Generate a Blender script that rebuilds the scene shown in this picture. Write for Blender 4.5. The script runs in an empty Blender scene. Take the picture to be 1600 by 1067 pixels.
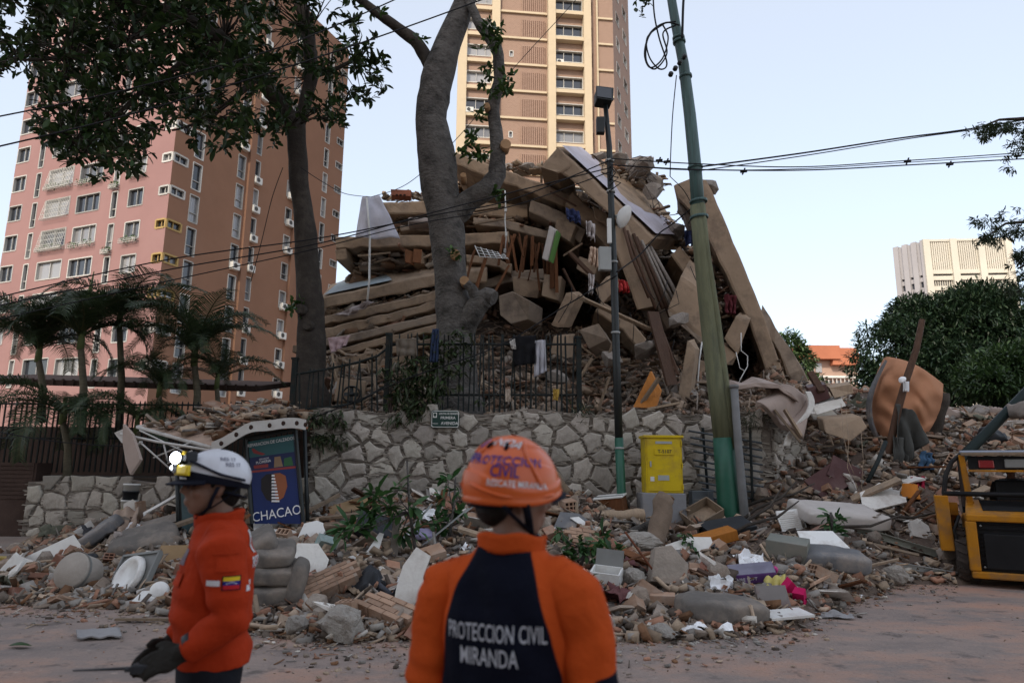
import bpy, bmesh, math, random
import numpy as np
from mathutils import Vector, Matrix, noise
from mathutils.bvhtree import BVHTree
random.seed(7); RNG = np.random.default_rng(7)
SC = bpy.context.scene
COL = SC.collection
R = math.radians
PI = math.pi
# ------------------------------------------------------------------ camera
CAM_H, FOC, PITCH, ROLL = 1.62, 1067.0, R(10.7), R(0.5)
_f = Vector((0, math.cos(PITCH), math.sin(PITCH)))
_u0 = Vector((0, -math.sin(PITCH), math.cos(PITCH))); _r0 = Vector((1, 0, 0))
_r = _r0*math.cos(ROLL) + _u0*math.sin(ROLL)
_u = _u0*math.cos(ROLL) - _r0*math.sin(ROLL)
EYE = Vector((0, 0, CAM_H))
cam_d = bpy.data.cameras.new('camera'); cam = bpy.data.objects.new('camera', cam_d); COL.objects.link(cam)
cam_d.sensor_width = 36; cam_d.lens = 36*FOC/1600.0; cam_d.clip_start = 0.1; cam_d.clip_end = 3000
cam_d.dof.use_dof = True; cam_d.dof.focus_distance = 12.5; cam_d.dof.aperture_fstop = 2.2
m = Matrix.Identity(4)
for i in range(3):
    m[i][0] = _r[i]; m[i][1] = _u[i]; m[i][2] = -_f[i]; m[i][3] = EYE[i]
cam.matrix_world = m
SC.camera = cam
# ------------------------------------------------------------------ sky, sun, exposure
SUN_EL, SUN_AZ = R(38), R(202)       # compass style: 0 = +Y, clockwise; the sun stands behind the camera
w = bpy.data.worlds.new('World'); SC.world = w; w.use_nodes = True
nt = w.node_tree; nt.nodes.clear()
sky = nt.nodes.new('ShaderNodeTexSky'); sky.sky_type = 'NISHITA'; sky.sun_disc = False
sky.sun_elevation = SUN_EL; sky.sun_rotation = SUN_AZ; sky.air_density = 1.0; sky.dust_density = 2.0; sky.ozone_density = 1.0
mixw = nt.nodes.new('ShaderNodeMix'); mixw.data_type = 'RGBA'; mixw.inputs['Factor'].default_value = 0.3
mixw.inputs['B'].default_value = (8.6, 8.7, 8.7, 1)      # thin bright veil of cloud
bg = nt.nodes.new('ShaderNodeBackground'); bg.inputs['Strength'].default_value = 0.112
wo = nt.nodes.new('ShaderNodeOutputWorld')
nt.links.new(sky.outputs[0], mixw.inputs['A']); nt.links.new(mixw.outputs['Result'], bg.inputs[0]); nt.links.new(bg.outputs[0], wo.inputs[0])
sl = bpy.data.lights.new('sun', 'SUN'); sl.energy = 2.0; sl.angle = R(6); sl.color = (1.0, .88, .72)
so = bpy.data.objects.new('sun', sl); COL.objects.link(so)
_sd = Vector((math.sin(SUN_AZ)*math.cos(SUN_EL), math.cos(SUN_AZ)*math.cos(SUN_EL), math.sin(SUN_EL)))
so.rotation_euler = _sd.to_track_quat('Z', 'Y').to_euler(); so.location = (0, -10, 60)
SC.view_settings.view_transform = 'Standard'; SC.view_settings.look = 'None'
SC.view_settings.exposure = 0.95; SC.view_settings.gamma = 1.0; SC.view_settings.use_curve_mapping = False
SC.render.engine = 'CYCLES'; SC.cycles.use_denoising = True; SC.cycles.max_bounces = 6
SC.cycles.diffuse_bounces = 3; SC.cycles.transparent_max_bounces = 6
# ------------------------------------------------------------------ pixel rays -> places
def ray(px, py):
    return _f + _r*((px-800)/FOC) + _u*((533.5-py)/FOC)
def P(px, py, Y):
    d = ray(px, py); return EYE + d*(Y/d.y)
def G(px, py, z=0.0):
    d = ray(px, py); return EYE + d*((z-CAM_H)/d.z)
def S(r, g, b):
    f = lambda c: (c/255/12.92) if c/255 <= .04045 else ((c/255+.055)/1.055)**2.4
    return (f(r), f(g), f(b))
def sm(a, b, x):
    t = np.clip((x-a)/(b-a), 0, 1); return t*t*(3-2*t)
# ------------------------------------------------------------------ materials
def nodes(name):
    mt = bpy.data.materials.new(name); mt.use_nodes = True; t = mt.node_tree
    bs = t.nodes['Principled BSDF']; return mt, t, bs
MATS = {}
def mat(name, col, rough=.85, var=.18, scale=2.5, bump=.25, bscale=18, stain=None, samt=.5, sscale=.8, rand=0.0, hrand=0.0,
        metal=0.0, spec=.16, attr=None, stretch=None, bdist=.02):
    """procedural surface: base colour broken up by two noises, optional stain colour, per-object tone, fine relief"""
    if name in MATS: return MATS[name]
    mt, t, bs = nodes(name); L = t.links.new; N = t.nodes.new
    tc = N('ShaderNodeTexCoord'); vec = tc.outputs['Object']
    if stretch:
        mp = N('ShaderNodeMapping'); mp.inputs['Scale'].default_value = stretch; L(vec, mp.inputs[0]); vec = mp.outputs[0]
    n1 = N('ShaderNodeTexNoise'); n1.inputs['Scale'].default_value = scale; n1.inputs['Detail'].default_value = 6; n1.inputs['Roughness'].default_value = .65
    L(vec, n1.inputs['Vector'])
    mr = N('ShaderNodeMapRange'); mr.inputs[1].default_value = .25; mr.inputs[2].default_value = .75
    mr.inputs[3].default_value = 1-var; mr.inputs[4].default_value = 1+var; L(n1.outputs[0], mr.inputs[0])
    if attr:
        at = N('ShaderNodeAttribute'); at.attribute_name = attr; base = at.outputs['Color']
    else:
        rgb = N('ShaderNodeRGB'); rgb.outputs[0].default_value = (*col, 1); base = rgb.outputs[0]
    hs = N('ShaderNodeHueSaturation'); L(base, hs.inputs['Color'])
    if rand or hrand:
        oi = N('ShaderNodeObjectInfo')
        r2 = N('ShaderNodeMapRange'); r2.inputs[3].default_value = 1-rand; r2.inputs[4].default_value = 1+rand; L(oi.outputs['Random'], r2.inputs[0])
        mu = N('ShaderNodeMath'); mu.operation = 'MULTIPLY'; L(r2.outputs[0], mu.inputs[0]); L(mr.outputs[0], mu.inputs[1]); L(mu.outputs[0], hs.inputs['Value'])
        if hrand:
            wn = N('ShaderNodeTexWhiteNoise'); wn.noise_dimensions = '1D'; L(oi.outputs['Random'], wn.inputs['W'])
            r3 = N('ShaderNodeMapRange'); r3.inputs[3].default_value = .5-hrand; r3.inputs[4].default_value = .5+hrand; L(wn.outputs['Value'], r3.inputs[0]); L(r3.outputs[0], hs.inputs['Hue'])
    else:
        L(mr.outputs[0], hs.inputs['Value'])
    out = hs.outputs[0]
    if stain:
        n2 = N('ShaderNodeTexNoise'); n2.inputs['Scale'].default_value = sscale; n2.inputs['Detail'].default_value = 8; n2.inputs['Roughness'].default_value = .7; L(vec, n2.inputs['Vector'])
        r4 = N('ShaderNodeMapRange'); r4.inputs[1].default_value = .48; r4.inputs[2].default_value = .68; r4.inputs[3].default_value = 0; r4.inputs[4].default_value = samt; L(n2.outputs[0], r4.inputs[0])
        mx = N('ShaderNodeMix'); mx.data_type = 'RGBA'; L(r4.outputs[0], mx.inputs['Factor']); L(out, mx.inputs['A']); mx.inputs['B'].default_value = (*stain, 1); out = mx.outputs['Result']
    L(out, bs.inputs['Base Color'])
    bs.inputs['Roughness'].default_value = rough; bs.inputs['Metallic'].default_value = metal; bs.inputs['Specular IOR Level'].default_value = spec
    if bump:
        n3 = N('ShaderNodeTexNoise'); n3.inputs['Scale'].default_value = bscale; n3.inputs['Detail'].default_value = 5; L(vec, n3.inputs['Vector'])
        bp = N('ShaderNodeBump'); bp.inputs['Strength'].default_value = bump; bp.inputs['Distance'].default_value = bdist; L(n3.outputs[0], bp.inputs['Height']); L(bp.outputs[0], bs.inputs['Normal'])
    MATS[name] = mt; return mt
def emis(name, col, st):
    mt, t, bs = nodes(name); bs.inputs['Base Color'].default_value = (*col, 1); bs.inputs['Emission Color'].default_value = (*col, 1); bs.inputs['Emission Strength'].default_value = st
    return mt
# ------------------------------------------------------------------ mesh builder
ROT = lambda x=0, y=0, z=0: (Matrix.Rotation(z, 3, 'Z') @ Matrix.Rotation(y, 3, 'Y') @ Matrix.Rotation(x, 3, 'X'))
class MB:
    def __init__(s): s.v = []; s.f = []; s.m = []; s.c = []; s.sm = []
    def add(s, vs, fs, mi=0, col=None, smooth=False):
        b = len(s.v); s.v.extend([tuple(v) for v in vs])
        for q in fs:
            s.f.append(tuple(b+i for i in q)); s.m.append(mi); s.c.append(col); s.sm.append(smooth)
        return s
    def box(s, c, sz, rot=None, mi=0, col=None, jit=0.0):
        x, y, z = sz[0]/2, sz[1]/2, sz[2]/2; c = Vector(c)
        vs = [Vector((a, b, d)) for a in (-x, x) for b in (-y, y) for d in (-z, z)]
        if jit: vs = [Vector((p.x*(1+random.uniform(-jit, jit)), p.y*(1+random.uniform(-jit, jit)), p.z*(1+random.uniform(-jit, jit)))) for p in vs]
        if rot is not None: vs = [rot @ p for p in vs]
        return s.add([c+p for p in vs], [(0, 1, 3, 2), (4, 6, 7, 5), (0, 4, 5, 1), (2, 3, 7, 6), (0, 2, 6, 4), (1, 5, 7, 3)], mi, col)
    def prism(s, pts, vec, mi=0, col=None, mi_side=None):
        n = len(pts); vec = Vector(vec); pts = [Vector(p) for p in pts]
        vs = pts+[p+vec for p in pts]
        s.add(vs, [tuple(range(n)), tuple(range(2*n-1, n-1, -1))], mi, col)
        b = len(s.v)-2*n
        for i in range(n):
            j = (i+1) % n
            s.f.append((b+j, b+i, b+n+i, b+n+j)); s.m.append(mi if mi_side is None else mi_side); s.c.append(col); s.sm.append(False)
        return s
    def tube(s, pts, rad, n=8, mi=0, col=None, cap=True, smooth=True, flat=None):
        pts = [Vector(p) for p in pts]; k = len(pts)
        if not hasattr(rad, '__len__'): rad = [rad]*k
        vs = []; prev = None
        for i, p in enumerate(pts):
            d = (pts[min(i+1, k-1)]-pts[max(i-1, 0)]).normalized()
            if prev is None:
                a = d.orthogonal().normalized() if abs(d.z) > .9 else d.cross(Vector((0, 0, 1))).normalized()
            else:
                a = (prev - d*prev.dot(d)).normalized()
            prev = a; b = d.cross(a)
            for j in range(n):
                t = 2*PI*j/n; vs.append(p+(a*math.cos(t)+b*math.sin(t)*(flat or 1))*rad[i])
        fs = [(i*n+j, i*n+(j+1) % n, (i+1)*n+(j+1) % n, (i+1)*n+j) for i in range(k-1) for j in range(n)]
        s.add(vs, fs, mi, col, smooth)
        if cap:
            b = len(s.v)-len(vs)
            s.f.append(tuple(b+j for j in range(n-1, -1, -1))); s.m.append(mi); s.c.append(col); s.sm.append(False)
            s.f.append(tuple(b+(k-1)*n+j for j in range(n))); s.m.append(mi); s.c.append(col); s.sm.append(False)
        return s
    def lathe(s, prof, n=20, o=(0, 0, 0), rot=None, mi=0, col=None, smooth=True, close=True):
        o = Vector(o); vs = []
        for r, z in prof:
            for j in range(n):
                p = Vector((r*math.cos(2*PI*j/n), r*math.sin(2*PI*j/n), z))
                vs.append(o+(rot @ p if rot is not None else p))
        k = len(prof)
        fs = [(i*n+j, i*n+(j+1) % n, (i+1)*n+(j+1) % n, (i+1)*n+j) for i in range(k-1) for j in range(n)]
        if close: fs += [tuple(range(n-1, -1, -1)), tuple((k-1)*n+j for j in range(n))]
        return s.add(vs, fs, mi, col, smooth)
    def grid(s, fn, nu, nv, mi=0, col=None, smooth=True):
        vs = [fn(i/nu, j/nv) for j in range(nv+1) for i in range(nu+1)]
        fs = [(j*(nu+1)+i, j*(nu+1)+i+1, (j+1)*(nu+1)+i+1, (j+1)*(nu+1)+i) for j in range(nv) for i in range(nu)]
        return s.add(vs, fs, mi, col, smooth)
    def sheet(s, fn, nu, nv, th=.01, mi=0, smooth=True):
        """a cloth or sheet with two faces, th apart"""
        b = len(s.v); s.grid(fn, nu, nv, mi, None, smooth)
        vs = s.v[b:]; k = len(vs)
        me = np.array(vs).reshape(nv+1, nu+1, 3)
        n = np.cross(np.gradient(me, axis=1), np.gradient(me, axis=0)); n /= np.linalg.norm(n, axis=2, keepdims=True)+1e-9
        lo = (me-n*th).reshape(-1, 3)
        s.add([tuple(q) for q in lo], [(j*(nu+1)+i, (j+1)*(nu+1)+i, (j+1)*(nu+1)+i+1, j*(nu+1)+i+1) for j in range(nv) for i in range(nu)], mi, None, smooth)
        ring = [i for i in range(nu)]+[j*(nu+1)+nu for j in range(nv)]+[nv*(nu+1)+i for i in range(nu, 0, -1)]+[j*(nu+1) for j in range(nv, 0, -1)]
        for a, c in zip(ring, ring[1:]+ring[:1]):
            s.f.append((b+c, b+a, b+k+a, b+k+c)); s.m.append(mi); s.c.append(None); s.sm.append(False)
        return s
    def mesh(s, name):
        me = bpy.data.meshes.new(name); me.from_pydata(s.v, [], s.f)
        if any(s.m): me.polygons.foreach_set('material_index', s.m)
        me.polygons.foreach_set('use_smooth', s.sm)
        if s.c and s.c[0] is not None:
            at = me.color_attributes.new('fc', 'FLOAT_COLOR', 'CORNER')
            ar = np.repeat(np.array([(*c, 1) for c in s.c], dtype=np.float32), [len(q) for q in s.f], axis=0)
            at.data.foreach_set('color', ar.ravel())
        me.update(); return me
    def build(s, name, mats, parent=None, loc=None, **kw):
        return obj(name, s.mesh(name), mats, parent, loc, **kw)
def obj(name, me, mats=None, parent=None, loc=None, label=None, cat=None, group=None, kind=None, bevel=0, rot=None):
    if mats is not None and not me.materials:
        for q in (mats if isinstance(mats, (list, tuple)) else [mats]): me.materials.append(q)
    o = bpy.data.objects.new(name, me); COL.objects.link(o)
    if loc is not None: o.location = loc
    if rot is not None: o.rotation_euler = rot
    if parent is not None: child(o, parent)
    if bevel:
        bv = o.modifiers.new('bevel', 'BEVEL'); bv.width = bevel; bv.segments = 2; bv.limit_method = 'ANGLE'; bv.angle_limit = R(40); bv.harden_normals = False
    tag(o, label, cat, group, kind); return o
def wloc(o):
    p = Vector(o.location)
    while o.parent is not None: o = o.parent; p = p  # parts keep world coordinates
    return p
ORIG = {}
def child(o, parent):
    """parts are written in world coordinates and hung under their thing"""
    o.parent = parent
    acc = ORIG.get(parent.name, Matrix.Identity(4))
    if parent.name not in ORIG: acc = Matrix.LocRotScale(parent.location, parent.rotation_euler, parent.scale)
    o.matrix_parent_inverse = acc.inverted()
    ORIG[o.name] = Matrix.LocRotScale(o.location, o.rotation_euler, o.scale)
def tag(o, label=None, cat=None, group=None, kind=None):
    if label: o['label'] = label
    if cat:
        o['category'] = cat
        if not kind: o['kind'] = 'thing'
    if group: o['group'] = group
    if kind: o['kind'] = kind
    return o
def thing(name, label, cat, loc=(0, 0, 0), group=None, kind=None):
    o = bpy.data.objects.new(name, None); COL.objects.link(o); o.location = loc; o.empty_display_size = .2
    ORIG[o.name] = Matrix.Translation(Vector(loc))
    return tag(o, label, cat, group, kind)
def big_mesh(name, V, F, colors=None, smooth=False):
    """numpy arrays -> mesh; F is (n,3) or (n,4); colors per face"""
    me = bpy.data.meshes.new(name); k = F.shape[1]; n = len(F)
    me.vertices.add(len(V)); me.vertices.foreach_set('co', np.ascontiguousarray(V, dtype=np.float32).ravel())
    me.loops.add(n*k); me.loops.foreach_set('vertex_index', np.ascontiguousarray(F, dtype=np.int32).ravel())
    me.polygons.add(n); me.polygons.foreach_set('loop_start', np.arange(0, n*k, k, dtype=np.int32))
    me.update(calc_edges=True)
    if smooth: me.polygons.foreach_set('use_smooth', np.ones(n, dtype=bool))
    if colors is not None:
        at = me.color_attributes.new('fc', 'FLOAT_COLOR', 'CORNER')
        c = np.ones((n, 4), dtype=np.float32); c[:, :3] = colors
        at.data.foreach_set('color', np.repeat(c, k, axis=0).ravel())
    return me
_font_cache = {}
def text_polys(s, size=1.0, bold=0.0, narrow=1.0):
    """lettering as flat mesh data: centred, x right, y up"""
    key = (s, bold)
    if key not in _font_cache:
        cu = bpy.data.curves.new('letters', 'FONT'); cu.body = s; cu.align_x = 'CENTER'; cu.align_y = 'CENTER'; cu.size = 1.0; cu.offset = bold; cu.resolution_u = 3
        o = bpy.data.objects.new('letters', cu); COL.objects.link(o)
        dg = bpy.context.evaluated_depsgraph_get(); me = o.evaluated_get(dg).to_mesh()
        _font_cache[key] = ([tuple(v.co) for v in me.vertices], [tuple(p.vertices) for p in me.polygons])
        o.evaluated_get(dg).to_mesh_clear(); bpy.data.objects.remove(o); bpy.data.curves.remove(cu)
    v, f = _font_cache[key]
    return [(a*size*narrow, b*size) for a, b, c in v], f
def text_on(name, s, size, o, ux, uy, mt, parent, bold=0.0, narrow=1.0, lift=.003):
    """flat lettering on a plane through o spanned by ux, uy"""
    v, f = text_polys(s, size, bold, narrow); o = Vector(o); ux = Vector(ux); uy = Vector(uy); n = ux.cross(uy)
    return MB().add([o+ux*a+uy*b+n*lift for a, b in v], f).build(name, mt, parent)
def evaluated(o):
    dg = bpy.context.evaluated_depsgraph_get(); e = o.evaluated_get(dg); me = bpy.data.meshes.new_from_object(e, depsgraph=dg); return me
def fuse(mb, name, voxel=.012, smooth=6, noise_fn=None):
    """overlapping tubes and balls -> one continuous skin"""
    o = mb.build(name, None); md = o.modifiers.new('r', 'REMESH'); md.mode = 'VOXEL'; md.voxel_size = voxel; md.use_smooth_shade = True
    if smooth:
        ms = o.modifiers.new('s', 'SMOOTH'); ms.iterations = smooth; ms.factor = .5
    me = evaluated(o); old = o.data; bpy.data.objects.remove(o); bpy.data.meshes.remove(old); me.name = name; me.materials.clear()
    if noise_fn:
        n = len(me.vertices); co = np.empty(n*3, dtype=np.float32); me.vertices.foreach_get('co', co); nn = np.empty(n*3, dtype=np.float32)
        me.vertices.foreach_get('normal', nn); co = co.reshape(-1, 3); nn = nn.reshape(-1, 3)
        co = co+nn*noise_fn(co)[:, None]; me.vertices.foreach_set('co', co.astype(np.float32).ravel()); me.update()
    return me
# ------------------------------------------------------------------ far buildings
def facade(name, o, u, z0, z1, u0, u1, rects, mt, parent, depth=.3):
    """wall sheet with real openings: rects are (ua, ub, za, zb); o is a point of the face at u=0, z=0"""
    o = Vector(o); u = Vector(u); us = sorted({u0, u1} | {round(a, 3) for r in rects for a in r[:2] if u0 < a < u1})
    zs = sorted({z0, z1} | {round(a, 3) for r in rects for a in r[2:] if z0 < a < z1})
    rr = [tuple(round(a, 3) for a in r) for r in rects]
    mb = MB(); idx = {}
    def vid(i, j):
        if (i, j) not in idx:
            idx[(i, j)] = len(mb.v); p = o+u*us[i]; mb.v.append((p.x, p.y, zs[j]))
        return idx[(i, j)]
    for j in range(len(zs)-1):
        zc = (zs[j]+zs[j+1])/2; row = [r for r in rr if r[2] < zc < r[3]]
        for i in range(len(us)-1):
            uc = (us[i]+us[i+1])/2
            if any(r[0] < uc < r[1] for r in row): continue
            mb.f.append((vid(i, j), vid(i+1, j), vid(i+1, j+1), vid(i, j+1))); mb.m.append(0); mb.c.append(None); mb.sm.append(False)
    return mb.build(name, mt, parent)
M_frame = mat('white_window_frame', (.42, .41, .385), .5, .08, bump=0, rand=.25)
def glass_mat(name, dark, pale, share, rough=.12):
    mt, t, bs = nodes(name); L = t.links.new; N = t.nodes.new
    oi = N('ShaderNodeObjectInfo'); tc = N('ShaderNodeTexCoord')
    wv = N('ShaderNodeTexWave'); wv.inputs['Scale'].default_value = 3.2; wv.inputs['Distortion'].default_value = 2.0; L(tc.outputs['Object'], wv.inputs['Vector'])
    r = N('ShaderNodeMapRange'); r.inputs[1].default_value = share-.08; r.inputs[2].default_value = share+.08; r.inputs[3].default_value = 1; r.inputs[4].default_value = 0
    r.interpolation_type = 'LINEAR'; L(oi.outputs['Random'], r.inputs[0])
    m1 = N('ShaderNodeMix'); m1.data_type = 'RGBA'; m1.inputs['A'].default_value = (*[c*.72 for c in pale], 1); m1.inputs['B'].default_value = (*pale, 1); L(wv.outputs[0], m1.inputs['Factor'])
    m2 = N('ShaderNodeMix'); m2.data_type = 'RGBA'; L(r.outputs[0], m2.inputs['Factor']); m2.inputs['A'].default_value = (*dark, 1); L(m1.outputs['Result'], m2.inputs['B'])
    L(m2.outputs['Result'], bs.inputs['Base Color']); bs.inputs['Roughness'].default_value = rough; bs.inputs['Specular IOR Level'].default_value = .8
    return mt
M_glass = glass_mat('window_glass', (.022, .025, .032), (.30, .30, .31), .36)
_win_cache = {}
def window(parent, o, u, rect, mullions=(), transom=None, depth=.22, name='window', mf=None, mg=None, fr=.055):
    """frame with reveal (part) and its pane (sub-part); rect in face coordinates"""
    ua, ub, za, zb = rect; wd, ht = round(ub-ua, 2), round(zb-za, 2); u = Vector(u); n = Vector((u.y, -u.x, 0))
    key = (wd, ht, mullions, transom, tuple(round(c, 4) for c in u), depth, fr, (mf or M_frame).name, (mg or M_glass).name)
    if key not in _win_cache:
        rot = Matrix((u, -n, Vector((0, 0, 1)))).transposed(); mb = MB(); d = depth
        bx = lambda x0, x1, z0, z1, y0, y1: mb.box(rot @ Vector(((x0+x1)/2, (y0+y1)/2, (z0+z1)/2)), (x1-x0, y1-y0, z1-z0), rot)
        bx(-fr*.6, fr, 0, ht, -.03, d); bx(wd-fr, wd+fr*.6, 0, ht, -.03, d); bx(fr, wd-fr, ht-fr, ht+fr*.6, -.03, d); bx(fr, wd-fr, -fr*.6, fr, -.05, d)
        for q in mullions: bx(wd*q-fr*.45, wd*q+fr*.45, fr, ht-fr, d*.5, d)
        if transom: bx(fr, wd-fr, ht*transom-fr*.45, ht*transom+fr*.45, d*.5, d)
        pm = MB(); pm.box(rot @ Vector((wd/2, d+.02, ht/2)), (wd+.05, .03, ht+.05), rot)
        m1 = mb.mesh(name); m1.materials.append(mf or M_frame); m2 = pm.mesh('pane'); m2.materials.append(mg or M_glass)
        _win_cache[key] = (m1, m2)
    m1, m2 = _win_cache[key]; p = Vector(o)+u*ua; p.z = za
    f = obj(name, m1, None, parent, p); obj('pane', m2, None, f, p); return f
def plane_hit(px, py, c, u):
    n = Vector((u.y, -u.x, 0)); d = ray(px, py); t = (c-EYE).dot(n)/d.dot(n); p = EYE+d*t
    return (p-c).dot(u), p.z
M_ac = mat('air_conditioner_casing', (.6, .6, .57), .5, .08, bump=0, rand=.1)
M_acd = mat('air_conditioner_grille', (.08, .08, .08), .6, .1, bump=0)
_acm = {}
def ac_unit(parent, o, u, uc, zc, wd=.85, ht=.6, dp=.42):
    key = (tuple(round(c, 3) for c in u), wd); u = Vector(u); n = Vector((u.y, -u.x, 0))
    if key not in _acm:
        rot = Matrix((u, -n, Vector((0, 0, 1)))).transposed(); mb = MB()
        mb.box(rot @ Vector((0, -dp/2, 0)), (wd, dp, ht), rot); mb.box(rot @ Vector((0, -dp*.5, -ht/2-.04)), (wd*.9, dp*1.1, .05), rot)
        g = MB(); g.lathe([(.22, 0), (.22, .02), (.16, .03), (.16, .01), (.05, .01), (.05, .03)], 14, rot @ Vector((-wd*.12, -dp-.001, 0)), rot @ ROT(PI/2, 0, 0))
        a = mb.mesh('air_conditioner'); a.materials.append(M_ac); b = g.mesh('fan_grille'); b.materials.append(M_acd); _acm[key] = (a, b)
    a, b = _acm[key]; p = Vector(o)+u*uc; p.z = zc
    x = obj('air_conditioner', a, None, parent, p); obj('fan_grille', b, None, x, p); return x
def pink_tower():
    C = P(253, 407, 52); C.z = 0
    a = Vector((-1, .403, 0)).normalized(); b = Vector((.403, 1, 0)).normalized()
    t = thing('apartment_tower', 'tall pink and brown apartment tower with white windows behind the palms', 'building', (C.x, C.y, 0))
    M_pink = mat('pink_render', (.27, .158, .15), .9, .07, .35, .1, 30, stain=(.305, .19, .18), samt=.35, sscale=.12)
    M_brown = mat('brown_render', (.235, .13, .085), .9, .07, .35, .1, 30, stain=(.275, .165, .115), samt=.35, sscale=.12)
    Z0, Z1 = 0.0, 50.0; FH = 2.86
    uL = lambda px, py: plane_hit(px, py, C, a)
    # ---- pink face: u runs to the left from the corner, so the sheet is laid from the far end
    ua = -a; o = C+a*20.0; W = 20.0
    cols = [((12, 35, 322, 346), (.5,)), ((46, 59, 318, 356), ()), ((69, 110, 311, 338), (.5,)), ((118, 157, 304, 331), (.33, .66)), ((171, 185, 300, 340), ()), ((199, 225, 295, 322), (.5,))]
    rects = []; spec = []
    for ci, ((x0, x1, y0, y1), mul) in enumerate(cols):
        uA, zA = plane_hit(x0, y1, o, ua); uB, zB = plane_hit(x1, y0, o, ua); zlo = plane_hit((x0+x1)/2, y1, o, ua)[1]; zhi = plane_hit((x0+x1)/2, y0, o, ua)[1]
        for k in range(-5, 12):
            r = (uA, uB, zlo+k*FH, zhi+k*FH)
            if r[2] < 5.5 or r[3] > Z1-1: continue
            rects.append(r); spec.append((ci, k, mul))
    # a column hard against the far left edge
    uA, zA = plane_hit(-30, 375, o, ua); 
    zc = plane_hit(262, 296, o, ua)[1]
    corner = []
    for k in range(-5, 12):
        r = (W-1.15, W, zc-.38+k*FH, zc+.38+k*FH)
        if r[2] > 5.5 and r[3] < Z1-1: rects.append(r); corner.append((r, k))
    facade('pink_wall', o, ua, Z0, Z1, 0, W, rects, M_pink, t)
    M_yel = mat('ochre_window_surround', (.36, .25, .1), .6, .1, bump=0)
    M_cage = mat('white_iron_grille', (.55, .55, .52), .5, .05, bump=0)
    M_plant = mat('planter_greenery', (.05, .1, .03), .7, .4, 8, .5, 20)
    n = Vector((ua.y, -ua.x, 0)); rot = Matrix((ua, -n, Vector((0, 0, 1)))).transposed()
    for (ci, k, mul), r in zip(spec, rects):
        window(t, o, ua, r, mul, .35 if ci in (1, 4) else None)
        wd, ht = r[1]-r[0], r[3]-r[2]; p0 = o+ua*r[0]; p0.z = r[2]
        L = lambda x, y, z: p0+ua*x-n*y+Vector((0, 0, z))
        if ci == 2 and k in (-1, 0, 1, 3, 5):     # slanted burglar cage
            mb = MB()
            for i in range(15):
                x = wd*i/14; mb.tube([L(x, -.05, ht), L(x, -.42, -.25)], .018, 4, smooth=False); mb.tube([L(x, -.42, -.25), L(x, 0, -.25)], .018, 4, smooth=False)
            for q in range(5):
                mb.tube([L(0, -.05-.37*q/4, ht-(ht+.25)*q/4), L(wd, -.05-.37*q/4, ht-(ht+.25)*q/4)], .022, 4, smooth=False)
            for q in range(8):
                z = ht-(ht+.25)*q/7
                for e in (0, wd): mb.tube([L(e, 0, z), L(e, -.05-.37*q/7, z)], .016, 4, smooth=False)
            mb.build('window_grille', M_cage, t)
        if (ci in (2, 3, 4, 5) and k in (-1, 1)):   # planter baskets
            mb = MB()
            for q in range(12):
                x = -.1+(wd+.2)*q/11
                mb.tube([L(x, 0, -.35), L(x, -.4, -.35), L(x, -.4, 0)], .014, 4, smooth=False)
            for z in (-.35, -.17, 0):
                mb.tube([L(-.1, 0, z), L(-.1, -.4, z), L(wd+.1, -.4, z), L(wd+.1, 0, z)], .018, 4, smooth=False)
            pb = mb.build('planter_basket', M_cage, t)
            gm = MB()
            for q in range(60):
                x, y, z = random.uniform(0, wd), random.uniform(-.35, -.05), random.uniform(-.3, .25); s = random.uniform(.06, .16)
                c = L(x, y, z); d = Vector((random.gauss(0, 1), random.gauss(0, 1), random.gauss(0, 1))).normalized()*s; e = d.orthogonal().normalized()*s*.5
                gm.add([c-d, c+e, c+d, c-e], [(0, 1, 2, 3)])
            gm.build('plant', M_plant, pb)
    # ---- brown face
    ob = C; rb = []; sb = []
    bc = [((297, 312, 306, 350), (), 0), ((369, 381, 289, 327), (), 0), ((391, 404, 295, 331), (), 1), ((446, 456, 326, 352), (), 1), ((507, 514, 233, 263), (), 0)]
    for ci, ((x0, x1, y0, y1), mul, ac) in enumerate(bc):
        uA = plane_hit(x0, y0, ob, b)[0]; uB = plane_hit(x1, y0, ob, b)[0]; zlo = plane_hit((x0+x1)/2, y1, ob, b)[1]; zhi = plane_hit((x0+x1)/2, y0, ob, b)[1]
        for k in range(-7, 13):
            r = (uA, uB, zlo+k*FH, zhi+k*FH)
            if r[2] < 5 or r[3] > Z1-1: continue
            rb.append(r); sb.append((ci, k, ac))
    uE = plane_hit(533, 300, ob, b)[0]
    e_rects = [(uE-1.3, uE-.05, zc-.38+k*FH, zc+.38+k*FH) for k in range(-7, 12) if 5 < zc-.38+k*FH and zc+.4+k*FH < Z1-1]
    c_rects = [(0, 1.5, r[2], r[3]) for r, k in corner]
    facade('brown_wall', ob, b, Z0, Z1, 0, uE, rb+e_rects+c_rects, M_brown, t)
    for (ci, k, ac), r in zip(sb, rb):
        window(t, ob, b, r, (), .36)
        if ac and (k*7+ci*3) % 5 != 0: ac_unit(t, ob, b, (r[0]+r[1])/2+.1, r[2]-.15+.3)
        if ci == 1 and k in (-2, 2): ac_unit(t, ob, b, (r[0]+r[1])/2, r[2]+.25)
    for r in e_rects: window(t, ob, b, r, (.5,))
    for (r, k), r2 in zip(corner, c_rects):
        yl = M_yel if k in (-1, -2, -3) else None
        window(t, o, ua, (r[0], r[1]-.08, r[2], r[3]), (.5,), mf=yl, fr=.09); window(t, ob, b, (.08, r2[1], r2[2], r2[3]), (.5,), mf=yl, fr=.09)
    # pilasters and far walls
    nb = Vector((b.y, -b.x, 0))
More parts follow.
